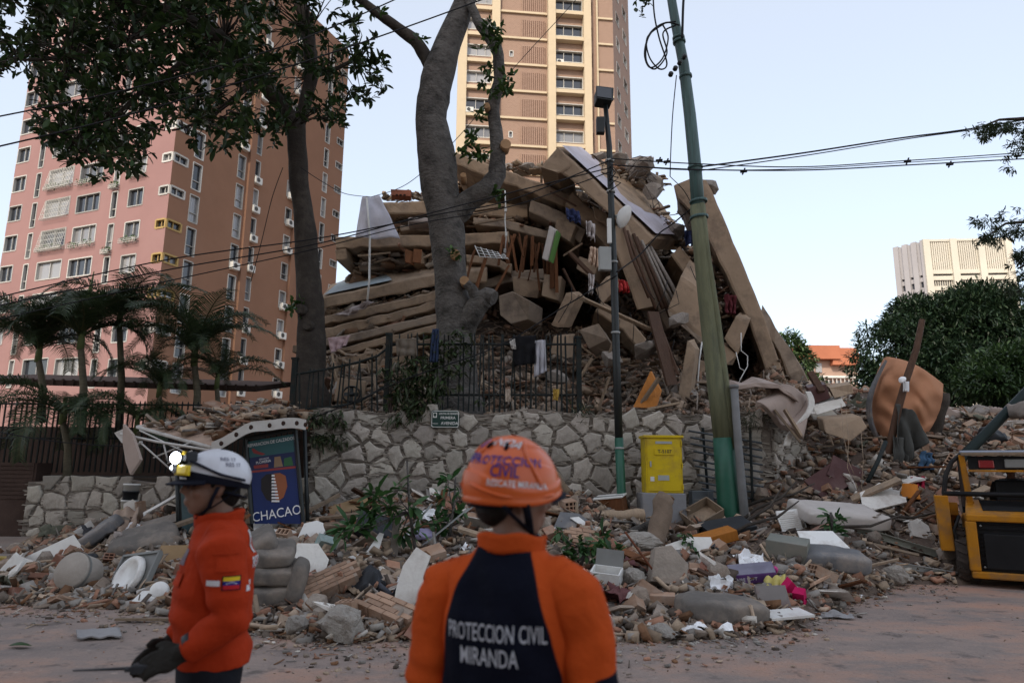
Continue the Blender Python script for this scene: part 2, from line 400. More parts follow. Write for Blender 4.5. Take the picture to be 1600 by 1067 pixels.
    for pxa, pxb in ((381, 390), (457, 463)):
        u0 = plane_hit(pxa, 330, ob, b)[0]; u1 = plane_hit(pxb, 330, ob, b)[0]
        q = ob+b*((u0+u1)/2)+nb*.12; MB().box((q.x, q.y, (Z0+Z1)/2), (u1-u0, .3, Z1-Z0-.2), Matrix((b, -nb, Vector((0, 0, 1)))).transposed()).build('pilaster', M_brown, t)
    bk = MB(); c1 = o+b*.0; c2 = ob+b*uE
    bk.add([(o.x, o.y, Z0), (o.x, o.y, Z1), (o.x+b.x*uE, o.y+b.y*uE, Z1), (o.x+b.x*uE, o.y+b.y*uE, Z0), (c2.x, c2.y, Z1), (c2.x, c2.y, Z0), (C.x, C.y, Z1)],
           [(0, 3, 2, 1), (3, 5, 4, 2), (1, 2, 4, 6)]).build('rear_wall', M_pink, t)
    MB().box(Vector((C.x, C.y, 6.0))+b*uE*.5+nb*.08, (uE*.98, .12, .25), Matrix((b, -nb, Vector((0, 0, 1)))).transposed()).build('ledge', M_brown, t)
    return t
pink_tower()
def brick_tower():
    """cream concrete frame tower with brick infill, seen nearly square on"""
    Y = 74.0; A = P(713, 190, Y); B = P(965, 190, Y); x0, x1 = A.x, B.x; W = x1-x0; sx = W/252.0
    U = Vector((1, 0, 0)); U = Vector((math.cos(R(6)), math.sin(R(6)), 0)); o = Vector((x0, Y, 0)); n = Vector((U.y, -U.x, 0))
    W = W/U.x; sx = W/252
    ROTM = Matrix((U, -n, Vector((0, 0, 1)))).transposed()
    t = thing('brick_tower', 'cream framed brick apartment tower rising behind the collapsed building', 'building', (x0, Y, 0))
    M_cream = mat('cream_concrete', (.52, .43, .305), .9, .1, .5, .1, 20, stain=(.38, .31, .22), samt=.5, sscale=.5)
    mt, tt, bs = nodes('tower_brick'); br = tt.nodes.new('ShaderNodeTexBrick'); br.inputs['Scale'].default_value = 1.6
    tc = tt.nodes.new('ShaderNodeTexCoord'); mp = tt.nodes.new('ShaderNodeMapping'); mp.inputs['Rotation'].default_value = (R(90), 0, 0); tt.links.new(tc.outputs['Object'], mp.inputs[0]); tt.links.new(mp.outputs[0], br.inputs['Vector'])
    br.inputs['Color1'].default_value = (.27, .175, .13, 1); br.inputs['Color2'].default_value = (.235, .15, .11, 1); br.inputs['Mortar'].default_value = (.30, .21, .16, 1); br.inputs['Mortar Size'].default_value = .03
    tt.links.new(br.outputs[0], bs.inputs['Base Color']); bs.inputs['Roughness'].default_value = .9
    M_bk = mt
    M_recess_shade = mat('painted_recess_shade', (.11, .06, .045), .95, .1, bump=0)  # one dark tone paints the shade of vents and balcony recess
    u = lambda px: (px-713)*sx
    FH = (P(890, 100, Y).z-P(890, 142, Y).z); zref = P(890, 87, Y).z    # bottom of the glass of one storey
    Z1 = zref+FH*4.6; Z0 = 0; rows = [k for k in range(-9, 5)]
    bays = [(727, 766, (.35, .7)), (868, 914, (.33, .66))]
    rects = []
    for k in rows:
        z = zref+k*FH
        for a, b, mul in bays: rects.append((u(a), u(b), z, z+1.5))
        if k % 3 == 0: rects.append((u(795), u(801), z+.2, z+1.0))
    rects = [r for r in rects if r[2] > 3 and r[3] < Z1-.3]
    facade('brick_wall', o, U, Z0, Z1, 0, W, rects, M_bk, t)
    for r in rects:
        if r[1]-r[0] > 1: window(t, o, U, r, (.33, .66) if r[0] > 6 else (.4, .75), None, .35, fr=.06)
        else: window(t, o, U, r, (), None, .2)
    bx = lambda nm, ua, ub, za, zb, d, mt: MB().box(o+U*((ua+ub)/2)+n*(d/2)+Vector((0, 0, (za+zb)/2)), (ub-ua, d, zb-za), ROTM).build(nm, mt, t)
    for a, b, d in ((713, 727, .55), (766, 779, .5), (856, 868, .9), (914, 926, .9), (936.6, 939, .3)):
        bx('concrete_column', u(a), u(b), Z0, Z1, d, M_cream)
    for k in rows:
        z = zref+k*FH
        if z < 3 or z > Z1-1: continue
        for a, b in ((727, 766), (868, 914)):
            bx('floor_band', u(a), u(b), z-1.0, z-.55, .8 if a > 800 else .45, M_cream)
        bx('floor_band', u(779), u(855), z-.98, z-.72, .25, M_cream); bx('floor_band', u(939), u(964), z-.95, z-.7, .22, M_cream)
        # brick screen: a raised panel with dark blocks painting the shade of vents
        sc = bx('vent_screen', u(814), u(852), z-.66, z+1.72, .16, M_bk); mb = MB()
        for i in range(11):
            for j in range(13):
                c = o+U*(u(816.5)+(u(850)-u(816.5))*i/10)+n*.165; c.z = z-.5+2.05*j/12
                mb.box(c, (.1, .03, .11), ROTM)
        q = mb.build('painted_vents', M_recess_shade, sc); q['kind'] = 'stuff'
    for i, k in enumerate(rows):
        z = zref+k*FH
        if 3 < z < Z1-1 and i % 2 == 1: ac_unit(t, o+n*.05, U, u(876 if i % 4 == 1 else 733), z-.25, .9, .6)
    # balcony side next to the right column: flat dark sheets paint its shade
    for k in rows:
        z = zref+k*FH
        if 3 < z < Z1-1:
            q = o+U*u(931.5)+n*.03; MB().add([q+U*-1+Vector((0, 0, z-.4)), q+U*-.1+Vector((0, 0, z-.4)), q+U*-.1+Vector((0, 0, z+1.4)), q+U*-1+Vector((0, 0, z+1.4))], [(0, 1, 2, 3)]).build('balcony_shade_sheet', M_recess_shade, t)
    # right return wall with windows, top and back
    E = o+U*W; V = Vector((.42, 1, 0)).normalized(); D = 9.0
    rr = []
    for k in rows:
        z = zref+k*FH
        if 3 < z < Z1-2: rr += [(1.5, 3.2, z, z+1.5), (5.2, 7.2, z, z+1.5)]
    facade('brick_side_wall', E, V, Z0, Z1, 0, D, rr, M_bk, t)
    for r in rr: window(t, E, V, r, (.5,), None, .3)
    F = E+V*D; Gp = o+V*D
    MB().add([(o.x, o.y, Z0), (o.x, o.y, Z1), (Gp.x, Gp.y, Z1), (Gp.x, Gp.y, Z0), (F.x, F.y, Z1), (F.x, F.y, Z0), (E.x, E.y, Z1)], [(0, 3, 2, 1), (3, 5, 4, 2), (1, 2, 4, 6)]).build('rear_wall', M_bk, t)
brick_tower()
def office_tower():
    Y = 230.0; A = P(1446, 400, Y); B = P(1565, 400, Y); top = P(1446, 376, Y).z
    t = thing('office_tower', 'pale concrete office tower with slatted crown behind the dark tree', 'building', (A.x, Y, 0))
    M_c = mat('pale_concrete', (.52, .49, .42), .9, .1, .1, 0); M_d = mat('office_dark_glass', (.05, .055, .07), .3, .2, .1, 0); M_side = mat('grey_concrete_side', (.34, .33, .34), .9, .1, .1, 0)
    U = Vector((1, -.10, 0)).normalized(); n = Vector((U.y, -U.x, 0)); o = Vector((A.x, Y, 0)); W = (B.x-A.x)/U.x; rm = Matrix((U, -n, Vector((0, 0, 1)))).transposed()
    V = Vector((-.62, 1, 0)).normalized(); nv = Vector((-V.y, V.x, 0)); D = 9.5
    zc = top-14
    bx = lambda nm, uc, z, s, d, mt, oo=o, uu=U, nn=n, r=rm: MB().box(oo+uu*uc+nn*d+Vector((0, 0, z)), s, r).build(nm, mt, t)
    c = o+U*W/2+V*D/2
    MB().prism([o+Vector((0, 0, 0)), o+U*W, o+U*W+V*D, o+V*D], (0, 0, top-1), 0).build('core', M_d, t)
    for i in range(4): bx('concrete_pier', W*i/3, top/2, (2.2, 2.4, top), .4, M_c)
    for k in range(16):
        z = zc-k*3.6
        if z < 3: break
        bx('floor_band', W/2, z, (W, 1.2, 1.5), .3, M_c)
    for k in range(40):
        if k % 13: bx('crown_slat', W*k/39, top-6, (.45, .8, 10.6), .4, M_c)
    for k in range(1, 36):
        if k % 12: bx('window_fin', W*k/36, zc/2-.5, (.22, .5, zc-1), .25, M_c)
    bx('parapet', W/2, top-.4, (W+2, 1.2, .8), .5, M_c); bx('floor_band', W/2, top-11.8, (W, 1.3, 1.4), .35, M_c)
    rv = Matrix((V, nv*-1, Vector((0, 0, 1)))).transposed(); nv2 = Vector((-V.y, V.x, 0))
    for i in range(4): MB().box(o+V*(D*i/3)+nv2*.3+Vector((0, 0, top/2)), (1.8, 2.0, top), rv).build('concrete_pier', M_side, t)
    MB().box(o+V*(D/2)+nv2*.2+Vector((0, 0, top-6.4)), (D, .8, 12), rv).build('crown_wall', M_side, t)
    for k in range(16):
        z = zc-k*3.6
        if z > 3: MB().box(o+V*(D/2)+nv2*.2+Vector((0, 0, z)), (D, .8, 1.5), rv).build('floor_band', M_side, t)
office_tower()
def orange_house():
    Y = 110.0; A = P(1243, 560, Y); B = P(1338, 560, Y); zt = P(1290, 541, Y).z; zb = P(1290, 600, Y).z-8
    t = thing('orange_roof_building', 'low far building with bright orange roof seen past the rubble', 'building', (A.x, Y, 0)); W = B.x-A.x
    M_o = mat('orange_roof_paint', (.40, .15, .085), .8, .12, .3, 0); M_w = mat('pale_brick_wall', (.36, .25, .2), .9, .12, .5, 0); M_wh = mat('white_render', (.6, .58, .55), .9, .1, .5, 0)
    MB().box((A.x+W/2, Y+6, (zt+zb)/2-1.2), (W, 12, zt-zb-2.4)).build('wall', M_w, t)
    r1 = MB(); r1.box((A.x+W*.32, Y+5, zt-1.2), (W*.7, 13, 2.2)).build('roof', M_o, t)
    MB().prism([(A.x+W*.55, Y-1.2, zt-3.2), (A.x+W*1.02, Y-1.2, zt-3.2), (A.x+W*.98, Y-1, zt-.4), (A.x+W*.6, Y-1, zt-.4)], (0, 12, 0)).build('roof', M_o, t)
    for i in range(3): MB().box((A.x+W*(.1+.13*i), Y-.15, zt-3.6), (W*.1, .2, 1.5)).build('window', M_glass, t)
    MB().box((A.x+W*.6, Y-.3, zt-5.1), (W*.66, .7, .35)).build('floor_band', M_wh, t)
    for i in range(10): MB().box((A.x+W*(.3+.065*i), Y-.5, zt-6.6), (.1, .1, 2.4)).build('baluster', M_wh, t)
    MB().box((A.x+W*.6, Y-.2, zt-8.6), (W*.75, .5, 1.3)).build('balcony', M_wh, t)
    for i in range(4): MB().box((A.x+W*(.36+.15*i), Y-.12, zt-6.5), (W*.09, .2, 1.6)).build('window', M_glass, t)
orange_house()
def added_shade_blocks():
    """unseen apartment houses added behind the camera, sized to keep the street in shade"""
    t = thing('unseen_shade_buildings', 'pale apartment block added out of view to shade the road', None, (0, -24, 0), kind='structure')
    M_w = mat('shade_building_render', (.5, .46, .41), .9, .1, .4, 0)
    for i, (x, wd, h) in enumerate(((-34, 26, 48), (-5, 30, 51))):
        o = Vector((x-wd/2, -24, 0)); rects = []
        for k in range(int(h/3)-1):
            for j in range(6): rects.append((2+j*wd/6.6, 2+j*wd/6.6+1.9, 2+k*3, 3.6+k*3))
        # the facade faces +Y
        U = Vector((-1, 0, 0)); oo = Vector((x+wd/2, -24, 0)); facade('wall', oo, U, 0, h, 0, wd, rects, M_w, t)
        MB().box((x, -30.3, h/2), (wd-.3, 12, h-.1)).build('body', M_w, t)
        mb = MB()
        for r in rects: mb.box((x+wd/2-(r[0]+r[1])/2, -24.12, (r[2]+r[3])/2), (r[1]-r[0]+.05, .06, r[3]-r[2]+.05))
        q = mb.build('panes', M_glass, t)
added_shade_blocks()
# ------------------------------------------------------------------ ground, walls, fences
def street_mat():
    mt, t, bs = nodes('dusty_street'); L = t.links.new; N = t.nodes.new
    tc = N('ShaderNodeTexCoord'); mp = N('ShaderNodeMapping'); mp.inputs['Scale'].default_value = (.6, 1.0, 1); L(tc.outputs['Object'], mp.inputs[0])
    def nz(sc, det, vec, lo, hi, a=0., b=1.):
        n = N('ShaderNodeTexNoise'); n.inputs['Scale'].default_value = sc; n.inputs['Detail'].default_value = det; n.inputs['Roughness'].default_value = .68; L(vec, n.inputs['Vector'])
        r = N('ShaderNodeMapRange'); r.inputs[1].default_value = lo; r.inputs[2].default_value = hi; r.inputs[3].default_value = a; r.inputs[4].default_value = b; L(n.outputs[0], r.inputs[0]); return r.outputs[0]
    def mix(f, a, b):
        q = N('ShaderNodeMix'); q.data_type = 'RGBA'; L(f, q.inputs['Factor'])
        for s, v in (('A', a), ('B', b)):
            if isinstance(v, tuple): q.inputs[s].default_value = (*v, 1)
            else: L(v, q.inputs[s])
        return q.outputs['Result']
    O = tc.outputs['Object']; st = mp.outputs[0]
    c = mix(nz(1.4, 8, st, .35, .65), (.20, .165, .15), (.33, .25, .21))
    c = mix(nz(.7, 6, st, .48, .66, 0, .8), c, (.40, .215, .145))           # brick dust
    c = mix(nz(2.6, 8, O, .56, .66, 0, .7), c, (.085, .072, .067))            # worn dark patches
    c = mix(nz(9, 6, O, .6, .72, 0, .65), c, (.42, .34, .29))               # plaster crumbs
    c = mix(nz(45, 3, O, .62, .7, 0, .6), c, (.08, .06, .055))
    L(c, bs.inputs['Base Color']); bs.inputs['Roughness'].default_value = .92; bs.inputs['Specular IOR Level'].default_value = .25
    n = N('ShaderNodeTexNoise'); n.inputs['Scale'].default_value = 30; n.inputs['Detail'].default_value = 8; L(O, n.inputs['Vector'])
    n2 = N('ShaderNodeTexNoise'); n2.inputs['Scale'].default_value = 3; n2.inputs['Detail'].default_value = 6; L(st, n2.inputs['Vector'])
    ad = N('ShaderNodeMath'); ad.operation = 'ADD'; L(n.outputs[0], ad.inputs[0]); L(n2.outputs[0], ad.inputs[1])
    bp = N('ShaderNodeBump'); bp.inputs['Strength'].default_value = .55; bp.inputs['Distance'].default_value = .03; L(ad.outputs[0], bp.inputs['Height']); L(bp.outputs[0], bs.inputs['Normal'])
    return mt
def grid_sheet(xs, ys, zf):
    mb = MB(); nx, ny = len(xs), len(ys)
    mb.add([(x, y, zf(x, y)) for y in ys for x in xs], [(j*nx+i, j*nx+i+1, (j+1)*nx+i+1, (j+1)*nx+i) for j in range(ny-1) for i in range(nx-1)], smooth=True); return mb
def _street_z(x, y):
    if abs(x) > 13 or y < 0 or y > 14: return 0.0
    return .016*noise.noise(Vector((x*.5, y*1.1, 0)))+.009*noise.noise(Vector((x*1.6, y*3.1, 5)))
xs = [-900, -200, -60, -25, -15]+[i*.2 for i in range(-65, 66)]+[15, 25, 60, 200, 900]
ys = [-300, -60, -20, -5]+[i*.2 for i in range(0, 72)]+[15, 18, 25, 60, 200, 1500]
grid_sheet(xs, ys, _street_z).build('street', street_mat(), kind='structure', label='dusty asphalt street in front of the rubble')
M_soil = mat('garden_soil', (.07, .055, .045), .95, .3, 2, .5, 12)
M_walk = mat('sidewalk_concrete', (.24, .2, .175), .9, .2, 1.5, .3, 25, stain=(.3, .2, .15), samt=.6)
M_kerb = mat('worn_yellow_kerb_paint', (.34, .25, .07), .8, .25, 3, .3, 20, stain=(.2, .17, .14), samt=.9, sscale=2.5)
kl = G(0, 884); 
YK = G(60, 886).y; YW = 15.2
MB().box((-15.05, (YK+.2+YW)/2, .07), (20, YW-YK-.2, .14)).build('sidewalk', M_walk, kind='structure', label='concrete sidewalk beside the low stone wall')
k = MB()
for i in range(20):
    k.box((-24.6+i*1.0, YK+.1, .075), (.985, .2, .15), jit=.01)
k.build('kerb', M_kerb, kind='structure', bevel=.015, label='worn yellow kerb of the sidewalk')
ZT = P(800, 640, 13.6).z     # top of the retaining wall
XL, XR = P(486, 700, 13.5).x, P(1205, 700, 13.5).x
MB().box(((XL+XR+.1)/2, 29.3, ZT/2-.06), (XR+.1-XL, 31, ZT-.12)).build('terrace_ground', M_soil, kind='structure', label='raised terrace behind the stone retaining wall')
ZG = 1.45
MB().box(((XL-.02-60)/2, 33.4, ZG/2-.03), (60+XL-.02, 35, ZG-.06)).build('garden_ground', M_soil, kind='structure', label='raised garden ground under the palms')
MB().box((33.2, 35.5, 1.0), (54, 30, 2.0)).build('plot_ground', M_soil, kind='structure', label='raised plot behind the rubble at the loader side')
M_mortar = mat('wall_mortar', (.21, .18, .155), .95, .3, 3, .6, 25, stain=(.08, .07, .06), samt=.7)
M_stone = mat('wall_stone', (.40, .365, .32), .9, .28, 2.6, .5, 14, stain=(.13, .115, .095), samt=.75, sscale=1.7, rand=.3, hrand=.015)
def voronoi_cells(x0, x1, z0, z1, w, h, jit=.42, keep=None):
    nx, nz_ = int((x1-x0)/w), int((z1-z0)/h); seeds = []
    for j in range(-1, nz_+1):
        for i in range(-1, nx+1):
            seeds.append((x0+(i+.5+(.5 if j % 2 else 0)*.8+random.uniform(-jit, jit))*w, z0+(j+.5+random.uniform(-jit, jit))*h))
    sd = np.array(seeds); out = []
    for i, (sx, sz) in enumerate(seeds):
        if not (x0 < sx < x1 and z0 < sz < z1): continue
        poly = [(x0, z0), (x1, z0), (x1, z1), (x0, z1)]
        dd = np.hypot(sd[:, 0]-sx, sd[:, 1]-sz); nb = np.argsort(dd)[1:18]
        for j in nb:
            ax, az = sd[j]; mx, mz = (ax+sx)/2, (az+sz)/2; nx_, nz2 = ax-sx, az-sz; new = []
            for a, b in zip(poly, poly[1:]+poly[:1]):
                da = (a[0]-mx)*nx_+(a[1]-mz)*nz2; db = (b[0]-mx)*nx_+(b[1]-mz)*nz2
                if da <= 0: new.append(a)
                if da*db < 0: t = da/(da-db); new.append((a[0]+(b[0]-a[0])*t, a[1]+(b[1]-a[1])*t))
            poly = new
            if len(poly) < 3: break
        if len(poly) >= 3: out.append(poly)
    return out
def stone_mesh(poly, gap, proud):
    cx = sum(p[0] for p in poly)/len(poly); cz = sum(p[1] for p in poly)/len(poly)
    # subdivide edges and roughen so the outline is not a straight-sided cell
    pts = []
    for a, b in zip(poly, poly[1:]+poly[:1]):
        ln = math.hypot(b[0]-a[0], b[1]-a[1])
        if ln < .03: continue
        pts.append(a)
        if ln > .16: pts.append(((a[0]+b[0])/2+random.uniform(-.02, .02), (a[1]+b[1])/2+random.uniform(-.02, .02)))
    if len(pts) < 3: return None
    r = [max(.02, math.hypot(p[0]-cx, p[1]-cz)) for p in pts]
    ring = lambda g: [(cx+(p[0]-cx)*(1-g/q), cz+(p[1]-cz)*(1-g/q)) for p, q in zip(pts, r)]
    n = len(pts); o = ring(gap); i1 = ring(gap+.006); i2 = ring(gap+.035); tx, tz = random.uniform(-.05, .05), random.uniform(-.05, .05)
    f = lambda p, d: (p[0]-cx, -d-(p[0]-cx)*tx-(p[1]-cz)*tz+random.uniform(-.006, .006), p[1]-cz)
    vs = [(p[0]-cx, .03, p[1]-cz) for p in o]+[f(p, proud*.65) for p in i1]+[f(p, proud) for p in i2]+[(0, -proud-.008, 0)]
    fs = [(j, (j+1) % n, n+(j+1) % n, n+j) for j in range(n)]+[(n+j, n+(j+1) % n, 2*n+(j+1) % n, 2*n+j) for j in range(n)]+[(2*n+j, 2*n+(j+1) % n, 3*n) for j in range(n)]
    return (cx, cz), MB().add(vs, fs)
def stone_wall(name, label, x0, x1, z0, z1, Y, w, h, topfn=None, th=.35, slivers=700, gap=.022, root=None, ang=0.0):
    c0 = Vector((x0, Y, 0)); t = root or thing(name, label, 'wall', (x0, Y, 0))
    U = Vector((math.cos(ang), math.sin(ang), 0)); Nn = Vector((math.sin(ang), -math.cos(ang), 0)); rz = ang
    tf = topfn or (lambda x: z1)
    # core with a rough top
    mb = MB(); k = max(4, int((x1-x0)/.25)); pts = []
    prof = [(x0+(x1-x0)*i/k) for i in range(k+1)]
    fr = [c0+U*(x-x0)+Vector((0, 0, tf(x)-.02+random.uniform(-.04, .02))) for x in prof]
    lo = [c0+U*(x-x0)+Vector((0, 0, z0-.05)) for x in prof]
    bk = [p-Nn*th for p in fr]; bl = [p-Nn*th for p in lo]; m_ = k+1
    mb.add(lo+fr+bk+bl, [(i, i+1, m_+i+1, m_+i) for i in range(k)]+[(m_+i, m_+i+1, 2*m_+i+1, 2*m_+i) for i in range(k)]+[(2*m_+i, 2*m_+i+1, 3*m_+i+1, 3*m_+i) for i in range(k)]+[(0, m_, 2*m_, 3*m_), (k, 3*m_+k, 2*m_+k, m_+k)])
    mb.build('mortar_core', M_mortar, t)
    sv = MB()
    for i in range(slivers):
        x = random.uniform(x0, x1); z = random.uniform(z0, tf(x)-.03); l = random.uniform(.05, .26); q = c0+U*(x-x0)+Nn*random.uniform(.0, .015)+Vector((0, 0, z))
        g = random.uniform(.6, 1.35); sv.box(q, (l, random.uniform(.03, .07), random.uniform(.012, .03)), ROT(0, random.gauss(0, .12), rz), col=(.27*g, .24*g, .205*g), jit=.15)
    s_ = sv.build('joint_slivers', mat('joint_stone', (1, 1, 1), .95, .25, 6, .3, 30, attr='fc'), t); s_['kind'] = 'stuff'
    for poly in voronoi_cells(x0, x1, z0, z1+.1, w, h):
        r = stone_mesh(poly, gap*random.uniform(.7, 1.5), random.uniform(.02, .055))
        if r is None: continue
        (cx, cz), sb = r
        if cz > tf(cx)-.06: continue
        o = sb.build('stone', M_stone, None, c0+U*(cx-x0)+Nn*.004+Vector((0, 0, cz))); o.rotation_euler = (0, 0, rz); child(o, t)
    return t
_topw = lambda x: ZT-.02+.05*math.sin(x*3.1)+.04*noise.noise(Vector((x*2, 0, 3)))
wall = stone_wall('stone_retaining_wall', 'high grey rubble stone retaining wall below the collapsed building', XL, XR, .1, ZT, 13.5, .40, .33, _topw, slivers=3000, gap=.028)
# the broken right end turns back and loses height
def _tope(x):
    u = (x-XR)/1.15; return ZT-.1-.55*max(0, u)**1.4+.12*noise.noise(Vector((x*4, 0, 1)))
stone_wall('', '', XR+.01, XR+1.15, .1, ZT, 13.5, .3, .26, _tope, slivers=500, root=wall, ang=R(32), gap=.018)
xa, xb = P(38, 800, YW).x, P(486, 800, YW).x
_tl = lambda x: 1.34+.03*math.sin(x*5)
stone_wall('low_stone_wall', 'low tan stone garden wall behind the sidewalk under the palms', xa, xb, .1, 1.35, YW, .42, .34, _tl, slivers=800, gap=.025)
# dark stair wall at the far left edge
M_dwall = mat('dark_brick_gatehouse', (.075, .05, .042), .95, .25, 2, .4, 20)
gw = thing('dark_gate_wall', 'dark brown boundary wall at the far left edge of the sidewalk', 'wall', (xa-3, YW, 0))
MB().box((xa-3.3, YW+.6, .85), (6.4, .5, 1.7)).build('wall_panel', M_dwall, gw)
for i in range(5): MB().box((xa-3.3, YW+.35+.09*i, .14+.14*i), (3.4, .5, .14)).build('step', M_walk, gw)
for i in range(9): MB().box((xa-3.3, YW+.34, .95+.09*i), (6.3, .02, .07)).build('slat', M_dwall, gw)
# ---- iron fences
M_iron = mat('dark_green_iron', (.012, .018, .018), .6, .25, 8, .15, 40, stain=(.06, .035, .022), samt=.4, sscale=6, spec=.2)
def picket_mesh(h, w=.03):
    mb = MB(); a = w/2
    mb.add([(-a, -a, 0), (a, -a, 0), (a, a, 0), (-a, a, 0), (-a, -a, h-.05), (a, -a, h-.05), (a, a, h-.05), (-a, a, h-.05), (0, 0, h)],
           [(0, 1, 5, 4), (1, 2, 6, 5), (2, 3, 7, 6), (3, 0, 4, 7), (4, 5, 8), (5, 6, 8), (6, 7, 8), (7, 4, 8), (3, 2, 1, 0)])
    me = mb.mesh('picket'); me.materials.append(M_iron); return me
def fence(name, label, pxs, Y, ztop, zbot, rails, lean=.015, posts=(), skip=(), cat='fence'):
    t = thing(name, label, cat, (P(pxs[0], 600, Y).x, Y, zbot))
    for i, px in enumerate(pxs):
        if i in skip: continue
        zb = zbot; zt = ztop(px) if callable(ztop) else ztop
        me = _pk.setdefault(round(zt-zb, 1), None) or picket_mesh(round(zt-zb, 1)); _pk[round(zt-zb, 1)] = me
        o = obj('picket', me, None, None, (P(px, 600, Y).x, Y+random.gauss(0, lean*.5), zb+random.uniform(-.02, .01))); o.rotation_euler = (random.gauss(0, lean), random.gauss(0, lean), random.uniform(0, .3)); child(o, t)
    for pts in rails:
        MB().tube(pts, .024, 6, smooth=False).build('rail', M_iron, t)
    for px, h in posts:
        x = P(px, 600, Y).x; MB().box((x, Y+.03, zbot+h/2), (.1, .1, h)).box((x, Y+.03, zbot+h+.02), (.13, .13, .04)).build('post', M_iron, t)
    return t
_pk = {}
YF = 13.72; zf = P(760, 521, YF).z
pr = [604+i*8.05 for i in range(38)]
rl = lambda y, x0, x1: [P(x0, y, YF+.02), P(x1, y, YF+.02)]
fence('iron_picket_fence', 'dark iron picket fence on the stone wall in front of the big trunk', pr, YF, zf, ZT-.03, [rl(538, 602, 904), rl(617, 602, 904)], .022, ((604, zf-ZT-.02), (905, zf-ZT-.05)), skip=(3, 13, 30))
pl = [462, 472, 481, 489, 499, 506, 517, 527, 534, 546, 556, 567, 583, 592]
zl = P(530, 566, YF).z
t_ = fence('iron_picket_fence', 'bent dark iron fence section left of the upright fence, pickets askew', pl, YF, lambda p: zl+(p-520)*.003, ZT-.05, [[P(462, 585, YF), P(510, 577, YF), P(560, 566, YF), P(590, 556, YF), P(604, 545, YF)], [P(462, 640, YF), P(520, 636, YF), P(560, 628, YF), P(600, 604, YF)]], .075, ((458, zl-ZT+.1),))
YD = 16.4; zd0, zd1 = P(150, 692, YD).z, P(150, 622, YD).z
fence('dark_garden_fence', 'dark close-set picket fence behind the palms along the garden', [-60+i*8.3 for i in range(64)], YD, zd1, min(zd0, 1.5), [[P(-60, 630, YD), P(470, 634, YD)], [P(-60, 684, YD), P(470, 686, YD)]], .006)
# ---- fence panel fallen on end beside the leaning pole
M_panel = mat('weathered_iron', (.055, .065, .072), .5, .25, 6, .1, 30, spec=.4)
fp = thing('fallen_fence_panel', 'fallen iron fence panel standing on end behind the leaning pole', 'fence', P(1120, 815, 13.25))
for i in range(13):
    y = 672+i*11.4; MB().tube([P(1074+i*2.6+random.uniform(-2, 2), y+random.uniform(-2, 2), 13.2), P(1190+i*.4, y+20, 13.3)], .022, 6, smooth=False).build('picket', M_panel, fp)
for x0, x1 in ((1098, 1112), (1172, 1178)): MB().tube([P(x0, 668, 13.23), P(x1, 845, 13.23)], .026, 6, smooth=False).build('rail', M_iron, fp)
# ------------------------------------------------------------------ poles, lamp, cabinet, sign
M_pole_lo = mat('olive_concrete_pole', (.15, .155, .095), .85, .25, 3, .3, 14, stain=(.09, .1, .075), samt=.7, sscale=2, stretch=(4, 4, .6))
M_pole_up = mat('teal_metal_pole', (.05, .105, .10), .5, .25, 4, .1, 20, stain=(.03, .04, .04), samt=.8, sscale=3, stretch=(8, 8, .5), spec=.5)
M_green = mat('dark_green_paint', (.012, .09, .055), .5, .2, 4, .1, 20, spec=.5)
M_blk = mat('black_metal', (.012, .016, .017), .5, .25, 5, .1, 30, spec=.5)
M_grey = mat('grey_plastic_box', (.34, .35, .34), .6, .1, 3, .05, 20)
M_white = mat('white_plastic', (.66, .66, .64), .45, .08, 3, .02, 20, stain=(.4, .37, .33), samt=.5)
M_cable = mat('black_cable', (.015, .015, .017), .6, .1, bump=0)
def pxtube(pts, Y, n=10, mi=0, mb=None):
    mb = mb or MB(); ps = [P(x, y, Y) for x, y, w_ in pts]; rs = [w_/2*Y/FOC for x, y, w_ in pts]
    return mb.tube(ps, rs, n, mi)
YP = 12.5
up = thing('leaning_utility_pole', 'tall green utility pole leaning, dark green at the foot', 'pole', P(1142, 850, YP))
pxtube([(1148, 900, 37), (1142, 820, 36), (1136, 750, 34), (1131, 684, 33)], YP, 12).build('painted_foot', M_green, up)
pxtube([(1131, 685, 31), (1120, 600, 30), (1108, 500, 28), (1097, 400, 26), (1090, 322, 25)], YP, 12).build('lower_shaft', M_pole_lo, up)
pxtube([(1146, 700, 13), (1134, 600, 12), (1121, 500, 11), (1106, 400, 10), (1096, 318, 10)], YP-.1, 8).build('side_rib', M_pole_lo, up)
pxtube([(1092, 340, 22), (1086, 260, 21), (1078, 180, 20), (1068, 100, 18), (1056, 40, 16), (1046, -20, 15), (1030, -120, 13)], YP, 12).build('upper_shaft', M_pole_up, up)
for y, x, w_ in ((262, 1086, 25), (315, 1091, 29), (340, 1092, 30), (60, 1060, 21), (66, 1061, 22), (120, 1071, 22)):
    pxtube([(x, y-2, w_), (x+.5, y+2, w_)], YP, 12).build('clamp', M_pole_up, up)
for k in range(4):
    c = P(1068-k*7, 92+k*9, YP-.16); MB().lathe([(.03, 0), (.05, .03), (.03, .06), (.05, .09), (.02, .12)], 10, c, ROT(R(90), 0, 0)).build('insulator', M_blk, up)
pipe = pxtube([(1168, 850, 14), (1160, 770, 13), (1153, 690, 12), (1147, 604, 12)], YP-.25, 10); pipe.lathe([(.085, 0), (.085, .05), (.05, .06)], 12, P(1147, 606, YP-.25))
pipe.build('conduit_pipe', mat('grey_conduit', (.17, .17, .17), .6, .2, 3, .1, 20), label='grey steel conduit pipe standing beside the leaning pole', cat='pipe')
YL = 12.7
lp = thing('lamp_post', 'slim dark lamp post with floodlight and dish before the wall', 'lamp post', P(973, 860, YL))
pxtube([(975, 880, 15), (971, 770, 14.5), (967, 684, 14)], YL, 10).build('painted_foot', M_green, lp)
